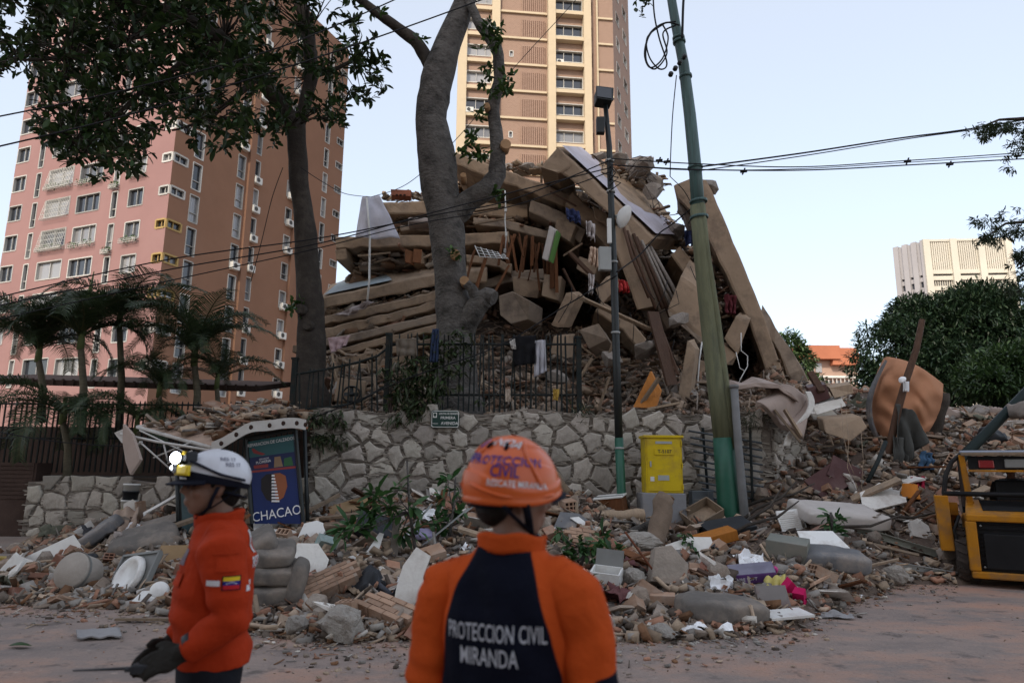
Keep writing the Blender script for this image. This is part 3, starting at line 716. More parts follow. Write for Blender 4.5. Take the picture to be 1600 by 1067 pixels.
pxtube([(967, 685, 13), (963, 560, 12.5), (959, 420, 12), (955, 320, 11), (952, 230, 10), (946, 165, 8)], YL, 10).build('shaft', M_blk, lp)
hd = MB(); c = P(943, 153, YL); hd.box(c, (.33, .3, .29), ROT(R(-12), R(4), R(8)), jit=.06).box(c+Vector((0, -.16, .0)), (.36, .03, .32), ROT(R(-12), R(4), R(8))); h_ = hd.build('floodlight', M_blk, lp, bevel=.02)
MB().box(c+Vector((-.01, -.185, 0)), (.3, .015, .25), ROT(R(-12), R(4), R(8))).build('lens', mat('floodlight_lens', (.02, .02, .022), .15, .1, bump=0, spec=.8), h_)
MB().box(P(938, 197, YL-.08), (.16, .14, .34)).build('ballast_box', M_blk, lp, bevel=.01)
MB().box(P(952, 361, YL-.14), (.085, .06, .5)).build('antenna_panel', M_white, lp, bevel=.01)
ab = MB().box(P(945, 405, YL-.12), (.23, .14, .46), ROT(0, 0, R(6))).build('junction_box', M_grey, lp, bevel=.012)
dish = MB(); dc = P(973, 338, YL-.14); rd = ROT(0, R(98), R(28))
dish.lathe([(.02, -.07), (.1, -.06), (.17, -.03), (.225, .02), (.235, .03), (.225, .035), (.16, -.012), (.09, -.045), (.01, -.055)], 26, dc, rd); d_ = dish.build('dish_antenna', M_white, lp)
MB().tube([P(962, 338, YL), P(970, 338, YL-.1)], .03, 8).build('dish_bracket', M_grey, lp)
MB().tube([dc, dc+rd @ Vector((0, 0, .14))], .018, 8).build('feed_horn', M_grey, d_)
for y, x in ((700, 968), (520, 962), (410, 958.5), (300, 954.5), (252, 953)): pxtube([(x, y-1.5, 15), (x, y+1.5, 15)], YL, 10).build('strap', M_grey, lp)
for k in range(4): MB().tube([P(946+random.uniform(-6, 12), 250+10*k, YL-.1), P(958+k*4, 262+8*k, YL-.18), P(952, 275+8*k, YL-.1)], .012, 6).build('wire_loop', M_cable, lp)
# yellow telephone cabinet
YC = 12.6
M_yel = mat('yellow_cabinet_paint', (.56, .40, .012), .5, .1, 4, .05, 30, stain=(.30, .2, .05), samt=.6, sscale=2.2)
cb = thing('telephone_cabinet', 'yellow metal telephone cabinet on a grey concrete plinth', 'cabinet', P(1034, 860, YC))
pa, pb_ = P(1010, 770, YC-.22), P(1065, 684, YC-.22); cw = pb_.x-pa.x; ch = pb_.z-pa.z; ccx = (pa.x+pb_.x)/2; ccz = (pa.z+pb_.z)/2
MB().box((ccx, YC, ccz), (cw, .44, ch)).build('casing', M_yel, cb, bevel=.012)
MB().box((ccx, YC, pb_.z+.02), (cw+.06, .5, .05)).build('cap', M_yel, cb, bevel=.01)
dr = MB().box((ccx, YC-.226, ccz), (cw-.06, .016, ch-.07)).build('door', M_yel, cb, bevel=.004)
MB().box((ccx, YC-.242, ccz+.24), (cw*.52, .012, .12)).build('name_plate', M_yel, dr, bevel=.003)
text_on('lettering', 'T-5107', .085, (ccx+.01, YC-.249, ccz+.24), (1, 0, 0), (0, 0, 1), M_blk, dr, .012)
MB().box((ccx, YC-.24, ccz+.4), (cw*.45, .006, .045)).build('sticker', M_grey, dr)
MB().box((ccx-.02, YC-.24, ccz-.22), (cw*.3, .006, .09)).build('sticker', M_grey, dr)
MB().box((ccx-.22, YC-.24, ccz-.24), (.07, .006, .08)).build('sticker', M_white, dr)
MB().box((ccx-.245, YC-.245, ccz+.02), (.025, .03, .1)).build('handle', M_grey, dr)
for z in (-.38, .0, .38): MB().box((ccx+cw/2-.012, YC-.235, ccz+z), (.02, .03, .09)).build('hinge', M_yel, dr)
M_plinth = mat('grey_painted_plinth', (.21, .21, .22), .85, .15, 3, .2, 20, stain=(.3, .25, .2), samt=.5)
MB().box((ccx-.03, YC, pa.z/2-.03), (cw+.12, .56, pa.z+.06), jit=.01).build('plinth', M_plinth, cb, bevel=.02)
gb = thing('meter_box', 'small blue grey metal box on the wall foot beside the cabinet', 'box', P(1096, 830, 13.1))
mc = P(1096, 790, 13.1); MB().box(mc+Vector((0, 0, -.2)), (.4, .25, .95)).build('casing', mat('blue_grey_metal', (.13, .15, .17), .6, .15, 3, .1, 20), gb, bevel=.01)
for i in range(4): MB().box(mc+Vector((-.09, -.13, .12-.07*i)), (.16, .01, .02)).build('louvre', M_plinth, gb)
MB().box(mc+Vector((.1, -.13, -.1)), (.012, .012, .7)).build('door_edge', M_plinth, gb)
# street name sign
YS = 13.38; s0, s1 = P(673, 668, YS), P(718, 641, YS); sc_ = (s0+s1)/2; sw, sh = s1.x-s0.x, s1.z-s0.z
sg = thing('street_name_sign', 'dark green street name sign with white border on the stone wall', 'sign', (sc_.x, YS, s0.z))
M_sg = mat('sign_green', (.006, .035, .028), .4, .1, 5, 0, spec=.5); M_sw = mat('sign_white', (.68, .68, .65), .5, .05, 5, 0)
rr = lambda w_, h_, q: [Vector((sx*(w_/2-q)+q*math.cos(a)*1.0, 0, sz*(h_/2-q)+q*math.sin(a))) for sx, sz, a0 in ((1, 1, 0), (-1, 1, 90), (-1, -1, 180), (1, -1, 270)) for a in [R(a0+30*i) for i in range(4)]]
plate = lambda w_, h_, y, d, q=.04: MB().prism([Vector((sc_.x, y, sc_.z))+p for p in rr(w_, h_, q)][::-1], (0, d, 0))
plate(sw, sh, YS, .02).build('plate', M_sg, sg); plate(sw-.02, sh-.02, YS-.003, .002, .035).build('border', M_sw, sg); plate(sw-.045, sh-.045, YS-.006, .002, .03).build('face', M_sg, sg)
X_, Z_ = (1, 0, 0), (0, 0, 1); tx = lambda s, sz, dx, dz, nr=1.0: text_on('lettering', s, sz, (sc_.x+dx*sw, YS-.006, sc_.z+dz*sh), X_, Z_, M_sw, sg, .012, nr)
tx('LOS PALOS GRANDES', .052, .14, .3, .78); tx('PRIMERA', .075, .1, .06); tx('AVENIDA', .08, .16, -.25)
em = MB().box((sc_.x-sw*.36, YS-.008, sc_.z+sh*.22), (.075, .004, .1)).build('emblem', M_sw, sg)
MB().prism([Vector((sc_.x-sw*.36, YS-.012, sc_.z+sh*.22))+Vector((a, 0, b)) for a, b in ((-.024, .035), (-.024, -.01), (0, -.04), (.024, -.01), (.024, .035))], (0, .002, 0)).build('shield', M_sg, em)
for dx in (-.38, .38): MB().box((sc_.x+dx*sw, 13.44, sc_.z), (.03, .12, .03)).build('bracket', M_blk, sg)
text_on('lettering', 'CHACAO', .03, (sc_.x-sw*.36, YS-.006, sc_.z-sh*.27), X_, Z_, M_sw, sg, .01)
# ------------------------------------------------------------------ cables
def cable(label, pts, r=.012, group=None, seg=14, mt=None, name='overhead_cable'):
    """pts: (px, py, Y); a smooth curve through them"""
    ps = [P(*p) for p in pts]; out = []
    for i in range(len(ps)-1):
        p0, p1, p2, p3 = ps[max(i-1, 0)], ps[i], ps[i+1], ps[min(i+2, len(ps)-1)]
        for k in range(seg):
            t = k/seg; out.append(.5*((2*p1)+(p2-p0)*t+(2*p0-5*p1+4*p2-p3)*t*t+(3*p1-p0-3*p2+p3)*t**3))
    out.append(ps[-1]); return MB().tube(out, r, 6).build(name, mt or M_cable, label=label, cat='cable', group=group)
cable('upper black cable from the leaning pole to the branch at the right edge', [(1086, 262, 12.4), (1250, 240, 13), (1400, 217, 13.5), (1520, 201, 14), (1700, 170, 15)], .017)
cable('thin cable just under the upper one running to the right edge', [(1086, 268, 12.4), (1260, 243, 13.2), (1420, 217, 13.7), (1522, 203, 14), (1700, 178, 15)], .011)
cable('middle cable from the lamp post past the leaning pole to the right', [(955, 248, 12.6), (1086, 256, 12.35), (1250, 261, 13), (1420, 251, 13.6), (1700, 232, 14.6)], .011)
cable('lowest cable crossing the sky right of the leaning pole', [(955, 258, 12.6), (1088, 265, 12.35), (1260, 266, 13), (1440, 257, 13.6), (1700, 243, 14.6)], .013)
cable('pair cable under the middle cable with black clips', [(1010, 262, 12.5), (1088, 266, 12.3), (1250, 264, 12.9), (1420, 254, 13.5), (1700, 236, 14.5)], .008)
for px, py, Y in ((1162, 268, 12.7), (1418, 252, 13.55), (1484, 257, 13.7), (1030, 251, 12.5), (1042, 253, 12.5), (1590, 244, 14.2)):
    MB().tube([P(px-5, py+.5, Y), P(px+5, py-.5, Y)], .028, 6).tube([P(px-2, py+5, Y), P(px+2, py-5, Y)], .016, 6).build('cable_clip', M_cable, label='small black clip on the cables right of the lamp post', cat='clip', group='cable clips')
cable('low cable from the far left past the brown tower to the lamp post', [(-60, 478, 12), (250, 408, 12.2), (500, 372, 12.5), (680, 336, 12.6), (800, 312, 12.6), (955, 250, 12.6)], .012)
cable('second low cable crossing in front of the brown tower and trunk', [(-60, 490, 12), (250, 424, 12.2), (500, 380, 12.5), (700, 326, 12.6), (955, 262, 12.6)], .012)
cable('third low cable crossing the brown tower to the lamp post', [(-60, 512, 12), (250, 442, 12.2), (480, 392, 12.5), (640, 352, 12.6), (800, 322, 12.6), (955, 268, 12.6)], .01)
cable('upper left cable running through the leaves of the left tree', [(-40, 190, 10), (200, 140, 10.5), (420, 80, 11), (560, 25, 11.5), (660, -20, 12)], .012)
cable('second cable through the left tree above the trunk fork', [(-40, 238, 10), (200, 180, 10.5), (450, 105, 11), (620, 48, 11.5), (780, -10, 12)], .013)
cable('thin sagging cable from the left tree trunk to the white banner', [(470, 262, 14.9), (505, 285, 15.5), (540, 303, 17), (580, 308, 18.5)], .009)
cable('thin cable from the white banner up past the brick tower', [(580, 308, 18.5), (640, 285, 17), (720, 210, 16), (800, 110, 16), (900, 0, 16), (930, -40, 16)], .009)
cable('slack cable from the lamp post down to the left fence', [(964, 430, 12.6), (880, 480, 13), (780, 540, 13.3), (640, 590, 13.4), (560, 625, 13.4), (470, 660, 13.4)], .013)
cable('slack wire from the shelter roof to the far left', [(-40, 668, 11), (90, 690, 11.2), (200, 697, 11.4), (300, 694, 11.6), (470, 655, 13.3)], .009)
cable('thin wire hanging down from the brown tower beside the trunk', [(442, 262, 15), (425, 310, 15.2), (408, 380, 15.5), (392, 440, 16)], .01)
cable('thin wire dangling beside the leaning pole into the rubble', [(1057, 118, 12.4), (1051, 180, 12.45), (1048, 240, 12.5), (1047, 276, 12.6)], .01)
cable('wire curling from the dangling end down the slabs', [(1047, 276, 12.6), (1070, 300, 12.9), (1083, 330, 13), (1075, 350, 13.1)], .008)
cable('loose cable from the lamp post up across the slabs', [(964, 425, 12.6), (1000, 398, 13), (1030, 365, 13), (1048, 352, 13), (1085, 322, 12.5)], .014)
for i, pts in enumerate(([(1062, 40), (1040, 36), (1016, 52), (1007, 84), (1016, 106), (1035, 92), (1044, 60), (1036, 40)], [(1056, 34), (1030, 40), (1012, 62), (1010, 96), (1024, 108), (1042, 84), (1036, 52), (1056, 40)], [(1020, -30), (1022, 20), (1030, 60), (1042, 100), (1030, 108), (1014, 88), (1012, 58), (1040, 36)])):
    cable(['outer left loop of coiled cable at the leaning pole top', 'inner loop of coiled cable at the leaning pole top', 'long cable loop dropping from the top edge to the coil'][i], [(x, y, 12.2+.04*i) for x, y in pts], .016, None, 8, name='cable_coil')
cable('thick twin cable rising along the leaning pole top', [(1066, 60, 12.3), (1068, 0, 12.3), (1074, -60, 12.3)], .025)
# ------------------------------------------------------------------ the collapsed building
M_slab = mat('tan_painted_concrete', (.295, .215, .15), .92, .2, 1.2, .35, 10, stain=(.13, .098, .075), samt=.8, sscale=1.7)
M_slab2 = mat('tan_grey_concrete', (.275, .215, .165), .93, .2, 1.5, .5, 8, stain=(.12, .095, .08), samt=.8, sscale=2.0)
M_raw = mat('broken_grey_concrete', (.25, .22, .195), .95, .28, 2.5, .9, 9, stain=(.14, .115, .1), samt=.6, sscale=1.5)
M_core = mat('crushed_debris', (.085, .064, .05), .97, .4, 3.5, 1.0, 9, stain=(.035, .027, .022), samt=.8, sscale=1.6)  # kept dark: shade of the gaps between fragments put into the colour
M_frag = mat('debris_fragments', (1, 1, 1), .93, .25, 5, .4, 25, attr='fc')
M_wood = mat('splintered_brown_wood', (.14, .058, .026), .85, .3, 4, .3, 20, rand=.35, stretch=(6, 6, .6), stain=(.07, .035, .02), samt=.6)
M_plank = mat('dusty_plank', (.29, .215, .15), .88, .25, 4, .3, 20, rand=.35, stretch=(6, 6, .6), stain=(.2, .16, .13), samt=.6)
M_dkwood = mat('dark_brown_timber', (.075, .042, .028), .75, .3, 4, .3, 20, rand=.2, stretch=(6, 6, .6))
M_orange = mat('orange_varnished_door', (.38, .14, .025), .55, .2, 3, .2, 10, stretch=(5, 5, .5))
M_lilac = mat('pale_lilac_sheet', (.44, .41, .46), .6, .12, 1.5, .2, 8, stain=(.3, .25, .23), samt=.6, sscale=1.0)
M_blue = mat('pale_blue_floor', (.27, .31, .33), .8, .2, 2, .3, 10, stain=(.22, .19, .16), samt=.7)
M_steel = mat('bent_reinforcing_steel', (.08, .065, .055), .7, .3, 6, .2, 30)
PAL = [((.33, .25, .18), 5), ((.31, .165, .11), 3), ((.27, .245, .22), 4), ((.17, .09, .05), 2), ((.08, .062, .05), 2.5), ((.47, .43, .38), 1.3), ((.23, .185, .15), 4), ((.4, .3, .22), 2)]
_pc = np.array([c for c, w_ in PAL]); _pw = np.array([w_ for c, w_ in PAL]); _pw = _pw/_pw.sum()
def fragments(pos, size, flat=(.2, 1.0), stick=.25, tone=0.0, tilt=1.0):
    """one mesh of many small angular pieces at the given places; sizes are full lengths"""
    n = len(pos); base = np.array([(a, b, c) for a in (-.5, .5) for b in (-.5, .5) for c in (-.5, .5)])
    s = np.stack([size, size*RNG.uniform(.35, .95, n), size*RNG.uniform(flat[0], flat[1], n)**1.6*.55], 1)
    st = RNG.random(n) < stick
    s[st] = np.stack([size[st]*RNG.uniform(1.6, 3.2, st.sum()), size[st]*RNG.uniform(.12, .35, st.sum()), size[st]*RNG.uniform(.05, .2, st.sum())], 1)
    V = base[None]*s[:, None, :]*(1+RNG.uniform(-.13, .13, (n, 8, 3)))
    a = RNG.uniform(-PI, PI, n); b = RNG.normal(0, .45*tilt, n); c = RNG.normal(0, .45*tilt, n)
    ca, sa, cb_, sb_, cc, sc2 = np.cos(a), np.sin(a), np.cos(b), np.sin(b), np.cos(c), np.sin(c)
    Rz = np.zeros((n, 3, 3)); Rz[:, 0, 0] = ca; Rz[:, 0, 1] = -sa; Rz[:, 1, 0] = sa; Rz[:, 1, 1] = ca; Rz[:, 2, 2] = 1
    Ry = np.zeros((n, 3, 3)); Ry[:, 0, 0] = cb_; Ry[:, 0, 2] = sb_; Ry[:, 2, 0] = -sb_; Ry[:, 2, 2] = cb_; Ry[:, 1, 1] = 1
    Rx = np.zeros((n, 3, 3)); Rx[:, 1, 1] = cc; Rx[:, 1, 2] = -sc2; Rx[:, 2, 1] = sc2; Rx[:, 2, 2] = cc; Rx[:, 0, 0] = 1
    Q = Rz @ Ry @ Rx
    V = np.einsum('nij,nkj->nki', Q, V)+pos[:, None, :]
    fs = np.array([(0, 1, 3, 2), (4, 6, 7, 5), (0, 4, 5, 1), (2, 3, 7, 6), (0, 2, 6, 4), (1, 5, 7, 3)])
    F = (np.arange(n)*8)[:, None, None]+fs[None]
    col = _pc[RNG.choice(len(_pc), n, p=_pw)]*RNG.uniform(.65, 1.3, (n, 1)); col = col*(1-tone)+np.array([.2, .145, .105])*tone
    return big_mesh('debris', V.reshape(-1, 3), F.reshape(-1, 4), np.repeat(col, 6, axis=0))
def resample(pts, k):
    pts = np.array(pts, float); d = np.r_[0, np.cumsum(np.hypot(*np.diff(pts[:, :2], axis=0).T))]; t = np.linspace(0, d[-1], k)
    return np.stack([np.interp(t, d, pts[:, i]) for i in range(pts.shape[1])], 1)
CB = thing('collapsed_building', 'collapsed apartment building, pancaked tan floor slabs heaped behind the stone wall', 'building', P(850, 640, 19))
def slab(name, top, bot, Y, back=(0, 5, .2), mt=None, k=None, rough=.05, parent=None, backtop=None, Yb=None):
    """front edge of a floor slab between two pixel polylines at depth Y, carried back by a vector (or to a second polyline)"""
    k = k or max(3, int(abs(top[-1][0]-top[0][0])/14)+3)
    T, B = resample(top, k), resample(bot, k); Yt = Y if not hasattr(Y, '__len__') else None
    ys = np.full(k, Y) if Yt is not None else np.linspace(Y[0], Y[1], k)
    J = lambda a: Vector((random.uniform(-a, a), random.uniform(-a, a), random.uniform(-a, a)))
    ft = [P(*T[i], ys[i])+J(rough*.3)-Vector((0, 0, .035*(random.random() < .12))) for i in range(k)]; fb = [P(*B[i], ys[i])+J(rough*.5)+Vector((0, 0, .035*(random.random() < .12))) for i in range(k)]
    if backtop is not None:
        bt = [P(*q, Yb)+J(rough*2) for q in resample(backtop, k)]
    else:
        bv = Vector(back); bt = [p+bv+J(rough*3) for p in ft]
    bb = [q+(b-a) for q, a, b in zip(bt, ft, fb)]
    mid = lambda A, B_, t: [a.lerp(b, t) for a, b in zip(A, B_)]
    # a chipped arris: the top edge is broken by an extra row
    fm = [a.lerp(b, .12)+Vector((0, -.025, 0))+J(rough*.2) for a, b in zip(ft, fb)]; fl = [a.lerp(b, .9)+Vector((0, -.025, 0))+J(rough*.2) for a, b in zip(ft, fb)]
    rings = [ft, fm, fl, fb, bb, bt]; vs = [p for r in rings for p in r]; n = len(rings); fs = []
    for r in range(n):
        q = (r+1) % n
        for i in range(k-1): fs.append((r*k+i, q*k+i, q*k+i+1, r*k+i+1))
    fs.append(tuple(r*k for r in range(n-1, -1, -1))); fs.append(tuple(r*k+k-1 for r in range(n)))
    return MB().add(vs, fs).build(name, mt or M_slab, parent or CB)
def lump(c, r, mt=None, name='concrete_block', parent=None, seed=None, sq=(1, 1, 1), n=16, rot=0.0):
    me = rock_mesh(random.randrange(9999) if seed is None else seed, n); o = obj(name, me, mt or M_raw, None, c); o.scale = (r*sq[0], r*sq[1], r*sq[2]); o.rotation_euler = (random.uniform(-.4, .4), random.uniform(-.4, .4), rot or random.uniform(0, 6)); child(o, parent or CB); return o
def rock_mesh(seed, n=16, name='lump'):
    rn = random.Random(seed); bm = bmesh.new()
    for i in range(n):
        d = Vector((rn.gauss(0, 1), rn.gauss(0, 1), rn.gauss(0, 1))).normalized(); bm.verts.new(Vector((d.x, d.y, d.z))*rn.uniform(.75, 1.05))
    r = bmesh.ops.convex_hull(bm, input=bm.verts); bmesh.ops.delete(bm, geom=[v for v in bm.verts if not v.link_faces], context='VERTS')
    me = bpy.data.meshes.new(name); bm.to_mesh(me); bm.free(); return me
# ---- left stack of floors
slab('floor_slab', [(598, 317), (673, 314), (740, 316), (824, 320)], [(606, 335), (673, 335), (740, 337), (824, 340)], 20.4, (.4, 6, -.1))
s2 = slab('floor_slab', [(524, 371), (600, 369), (680, 367), (795, 362)], [(526, 389), (600, 387), (680, 384), (795, 380)], 20.0, (.3, 6, .1))
slab('edge_beam', [(524, 389), (533, 389), (541, 389)], [(526, 407), (534, 407), (543, 405)], 20.02, (.2, 4, .1), rough=.02)
s3 = slab('floor_slab', [(502, 466), (560, 453), (620, 441), (685, 427), (760, 421)], [(503, 484), (560, 472), (620, 460), (685, 446), (760, 442)], 19.4, None, backtop=[(520, 446), (570, 424), (630, 412), (690, 400), (760, 396)], Yb=22.5)
MB().grid(lambda a, b: P(*(np.array([506, 463])*(1-a)+np.array([612, 440])*a)*(1-b)+(np.array([528, 444])*(1-a)+np.array([600, 424])*a)*b, 19.45*(1-b)+22*b)+Vector((0, 0, .05)), 6, 3).build('floor_covering', M_blue, s3)
slab('floor_slab', [(508, 513), (560, 500), (620, 486), (692, 466)], [(510, 528), (560, 516), (620, 501), (692, 481)], 19.0, (.2, 5, .1))
slab('floor_slab', [(500, 549), (560, 537), (612, 523), (690, 505)], [(502, 562), (560, 549), (612, 535), (690, 518)], 18.5, (.1, 5, .1), rough=.04)
slab('floor_slab', [(460, 586), (520, 576), (580, 566), (640, 552)], [(462, 599), (520, 589), (580, 579), (640, 565)], 17.9, (.1, 5, .1), rough=.05)
slab('floor_slab', [(458, 540), (480, 536), (505, 531)], [(459, 552), (480, 549), (505, 545)], 19.5, (.1, 4, .1), rough=.1)
slab('floor_slab', [(520, 490), (580, 478), (640, 463), (685, 452)], [(521, 499), (580, 487), (640, 473), (685, 462)], 19.5, (.2, 4, .1), M_slab2, rough=.05)
slab('floor_slab', [(625, 352), (660, 350), (700, 352)], [(626, 362), (660, 361), (700, 362)], 20.3, (.1, 3, 0), M_slab2, rough=.05)
for T_, B_, Y_, m_ in (([(505, 495), (560, 483), (620, 470), (690, 452)], [(506, 508), (560, 497), (620, 484), (690, 467)], 19.2, None), ([(500, 531), (560, 519), (620, 505), (690, 488)], [(501, 544), (560, 532), (620, 518), (690, 501)], 18.75, M_slab2),
                       ([(492, 566), (560, 554), (620, 540), (700, 524)], [(493, 578), (560, 566), (620, 552), (700, 536)], 18.2, None), ([(470, 604), (540, 594), (600, 584), (660, 574)], [(471, 616), (540, 606), (600, 596), (660, 586)], 17.3, M_slab2),
                       ([(560, 412), (620, 404), (690, 392)], [(562, 424), (620, 417), (690, 406)], 20.6, M_slab2), ([(740, 340), (790, 344), (860, 362)], [(741, 352), (790, 357), (858, 376)], 20.2, M_slab2), ([(728, 398), (770, 402), (800, 412)], [(729, 410), (770, 416), (798, 428)], 19.8, None),
                       ([(895, 300), (950, 350), (988, 402)], [(884, 318), (936, 370), (970, 420)], 19.4, None), ([(1000, 392), (1032, 440), (1066, 500)], [(984, 402), (1014, 454), (1042, 514)], 18.7, M_slab2), ([(1062, 384), (1092, 420), (1128, 480)], [(1048, 400), (1078, 440), (1110, 502)], 19.2, None),
                       ([(830, 312), (880, 332), (915, 360)], [(826, 330), (874, 352), (906, 380)], 19.9, M_slab2), ([(940, 470), (985, 500), (1010, 530)], [(930, 486), (974, 518), (1000, 548)], 17.6, None), ([(745, 440), (800, 424), (850, 420)], [(746, 454), (800, 440), (850, 436)], 20.2, M_slab2)):
    slab('floor_slab', T_, B_, Y_, (.25, 4, .15), m_, rough=.03)
# ---- the long bent roof edge and the great tilted parapet
slab('roof_beam', [(690, 231), (745, 250), (800, 268), (879, 299), (921, 320)], [(700, 251), (745, 271), (800, 290), (879, 321), (916, 333)], 19.8, (.6, 6, .4))
b2 = slab('roof_parapet', [(871, 231), (905, 262), (953, 306), (1000, 352), (1020, 372)], [(845, 262), (882, 272), (950, 332), (985, 368), (1003, 389)], 18.6, None, backtop=[(902, 230), (950, 254), (1006, 290), (1048, 338), (1078, 376)], Yb=22, rough=.03, k=14)
MB().grid(lambda a, b: P(*(np.array([878, 234])*(1-a)+np.array([1024, 371])*a)*(1-b)+(np.array([908, 236])*(1-a)+np.array([1073, 374])*a)*b+np.array([0, -1.5]), 18.75*(1-b)+21.4*b)+Vector((0, -.05, .08)), 18, 4).build('roof_sheet', M_lilac, b2)
slab('end_block', [(845, 262), (858, 246), (871, 231)], [(871, 272), (884, 268), (893, 258)], 18.55, (.3, 2.5, .2), rough=.03)
slab('roof_beam', [(926, 322), (955, 338), (978, 345)], [(930, 342), (950, 352), (962, 362)], 19.2, (.4, 4, .3), rough=.05)
slab('long_beam', [(978, 350), (990, 385), (1010, 440), (1024, 478)], [(950, 358), (962, 392), (982, 445), (996, 484)], 18.2, (.8, 2.0, .5), rough=.03)
for i in range(7):
    a = P(974+i*7+random.uniform(-2, 2), 356+i*5, 18.1+.12*i); b = P(1014+i*11, 470+i*7+random.uniform(-8, 8), 17.7+.12*i)
    MB().tube([a, a.lerp(b, .5)+Vector((random.gauss(0, .05), 0, random.gauss(0, .05))), b], random.choice([.035, .045, .055]), 7).build('pipe', random.choice([M_plank, M_raw, M_dkwood]), CB)
b3 = slab('leaning_slab', [(1082, 279), (1104, 281), (1115, 305), (1150, 388), (1190, 485), (1230, 599)], [(1052, 291), (1066, 318), (1086, 330), (1130, 420), (1169, 499), (1205, 600)], 18.4, (.7, 2.2, .15), rough=.03, k=18)
slab('leaning_slab', [(1192, 478), (1225, 530), (1264, 592)], [(1186, 490), (1210, 540), (1238, 600)], 19.4, (.6, 2, .1), M_slab2, rough=.12, k=8)
slab('leaning_slab', [(1058, 306), (1072, 330), (1094, 350)], [(1060, 330), (1078, 352), (1092, 372)], 18.9, (.5, 1.5, .3), M_raw, rough=.1, k=6)
slab('broken_slab', [(1064, 430), (1085, 446), (1106, 462)], [(1043, 484), (1075, 510), (1108, 538)], 17.7, (.5, .8, .7), M_slab, rough=.03, k=6)
slab('broken_slab', [(1043, 484), (1075, 510), (1108, 536)], [(1046, 494), (1078, 522), (1108, 550)], 17.72, (.3, .6, .3), M_slab2, rough=.03, k=6)
slab('broken_slab', [(1150, 494), (1160, 495), (1172, 499)], [(1131, 528), (1140, 540), (1152, 552)], 17.9, (.4, .8, .3), rough=.02, k=5)
slab('broken_slab', [(1128, 534), (1140, 545), (1152, 553)], [(1122, 562), (1132, 572), (1140, 565)], 18.0, (.4, .8, .2), rough=.03, k=5)
slab('fallen_column', [(1074, 533), (1078, 534), (1087, 545)], [(1056, 634), (1066, 636), (1076, 632)], 16.2, (.3, .5, .1), rough=.02, k=4)
slab('fallen_column', [(885, 456), (895, 458), (902, 462)], [(862, 508), (870, 512), (880, 512)], 17.4, (.2, .4, .1), rough=.02, k=4)
for q, Y in (([(779, 462), (800, 455), (828, 470), (826, 499), (798, 506), (781, 492)], 18.2), ([(850, 428), (878, 432), (872, 470), (846, 462)], 18.8), ([(930, 452), (948, 432), (964, 450), (940, 476)], 18.0),
             ([(800, 432), (845, 440), (840, 466), (803, 462)], 19.2), ([(905, 400), (935, 412), (928, 436), (900, 420)], 19.0), ([(870, 340), (900, 352), (890, 378), (866, 362)], 19.6), ([(1072, 552), (1104, 566), (1100, 588), (1074, 575)], 17.6),
             ([(905, 515), (935, 505), (950, 530), (920, 545)], 16.4), ([(865, 525), (890, 522), (886, 560), (860, 552)], 15.6), ([(640, 395), (660, 392), (662, 412), (642, 412)], 20.2)):
    pts = [P(x, y, Y+random.uniform(-.12, .12)) for x, y in q]; MB().prism(pts, (random.uniform(.1, .4), random.uniform(.5, .9), random.uniform(-.1, .3)), 0).build('broken_block', random.choice([M_slab, M_slab2]), CB, bevel=.02)
# ---- crushed core: a lumpy body that carries everything
SX = [470, 495, 505, 522, 545, 575, 600, 640, 690, 702, 745, 800, 850, 880, 930, 1000, 1030, 1052, 1070, 1085, 1112, 1140, 1185, 1225, 1262, 1290]
SY = [600, 520, 474, 455, 440, 404, 336, 322, 312, 258, 272, 292, 300, 290, 300, 335, 362, 392, 392, 372, 352, 410, 500, 590, 612, 640]
def core_pt(px, f):
    """f=0 at the crest, 1 at the terrace: the pile face steps forward as it comes down"""
    yt = np.interp(px, SX, SY)+4; py = yt+(662-yt)*f
    Y = np.interp(py, [230, 330, 430, 500, 540, 600, 662], [23.4, 23.0, 22.2, 21.0, 19.4, 17.2, 14.8])
    cave = math.exp(-((px-850)/75)**2-((py-425)/65)**2)*3.4+math.exp(-((px-1158)/30)**2-((py-570)/45)**2)*3.5+math.exp(-((px-1040)/26)**2-((py-425)/40)**2)*2.5+math.exp(-((px-900)/60)**2-((py-490)/28)**2)*2.0
    Y += cave*1.35; Y += .55*noise.noise(Vector((px*.03, py*.05, 2)))+.3*noise.noise(Vector((px*.09, py*.13, 7)))
    if px > 1140: Y = max(Y, 15.2+(py < 600)*2)
    return P(px, py, Y)
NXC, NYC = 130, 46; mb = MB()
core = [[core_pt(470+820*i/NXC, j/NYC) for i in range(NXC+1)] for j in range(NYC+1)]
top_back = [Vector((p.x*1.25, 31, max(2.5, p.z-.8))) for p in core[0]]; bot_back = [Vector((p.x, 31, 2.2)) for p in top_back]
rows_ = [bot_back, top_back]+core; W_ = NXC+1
mb.add([p for r in rows_ for p in r], [(j*W_+i, (j+1)*W_+i, (j+1)*W_+i+1, j*W_+i+1) for j in range(len(rows_)-1) for i in range(NXC)]).build('crushed_core', M_core, CB)
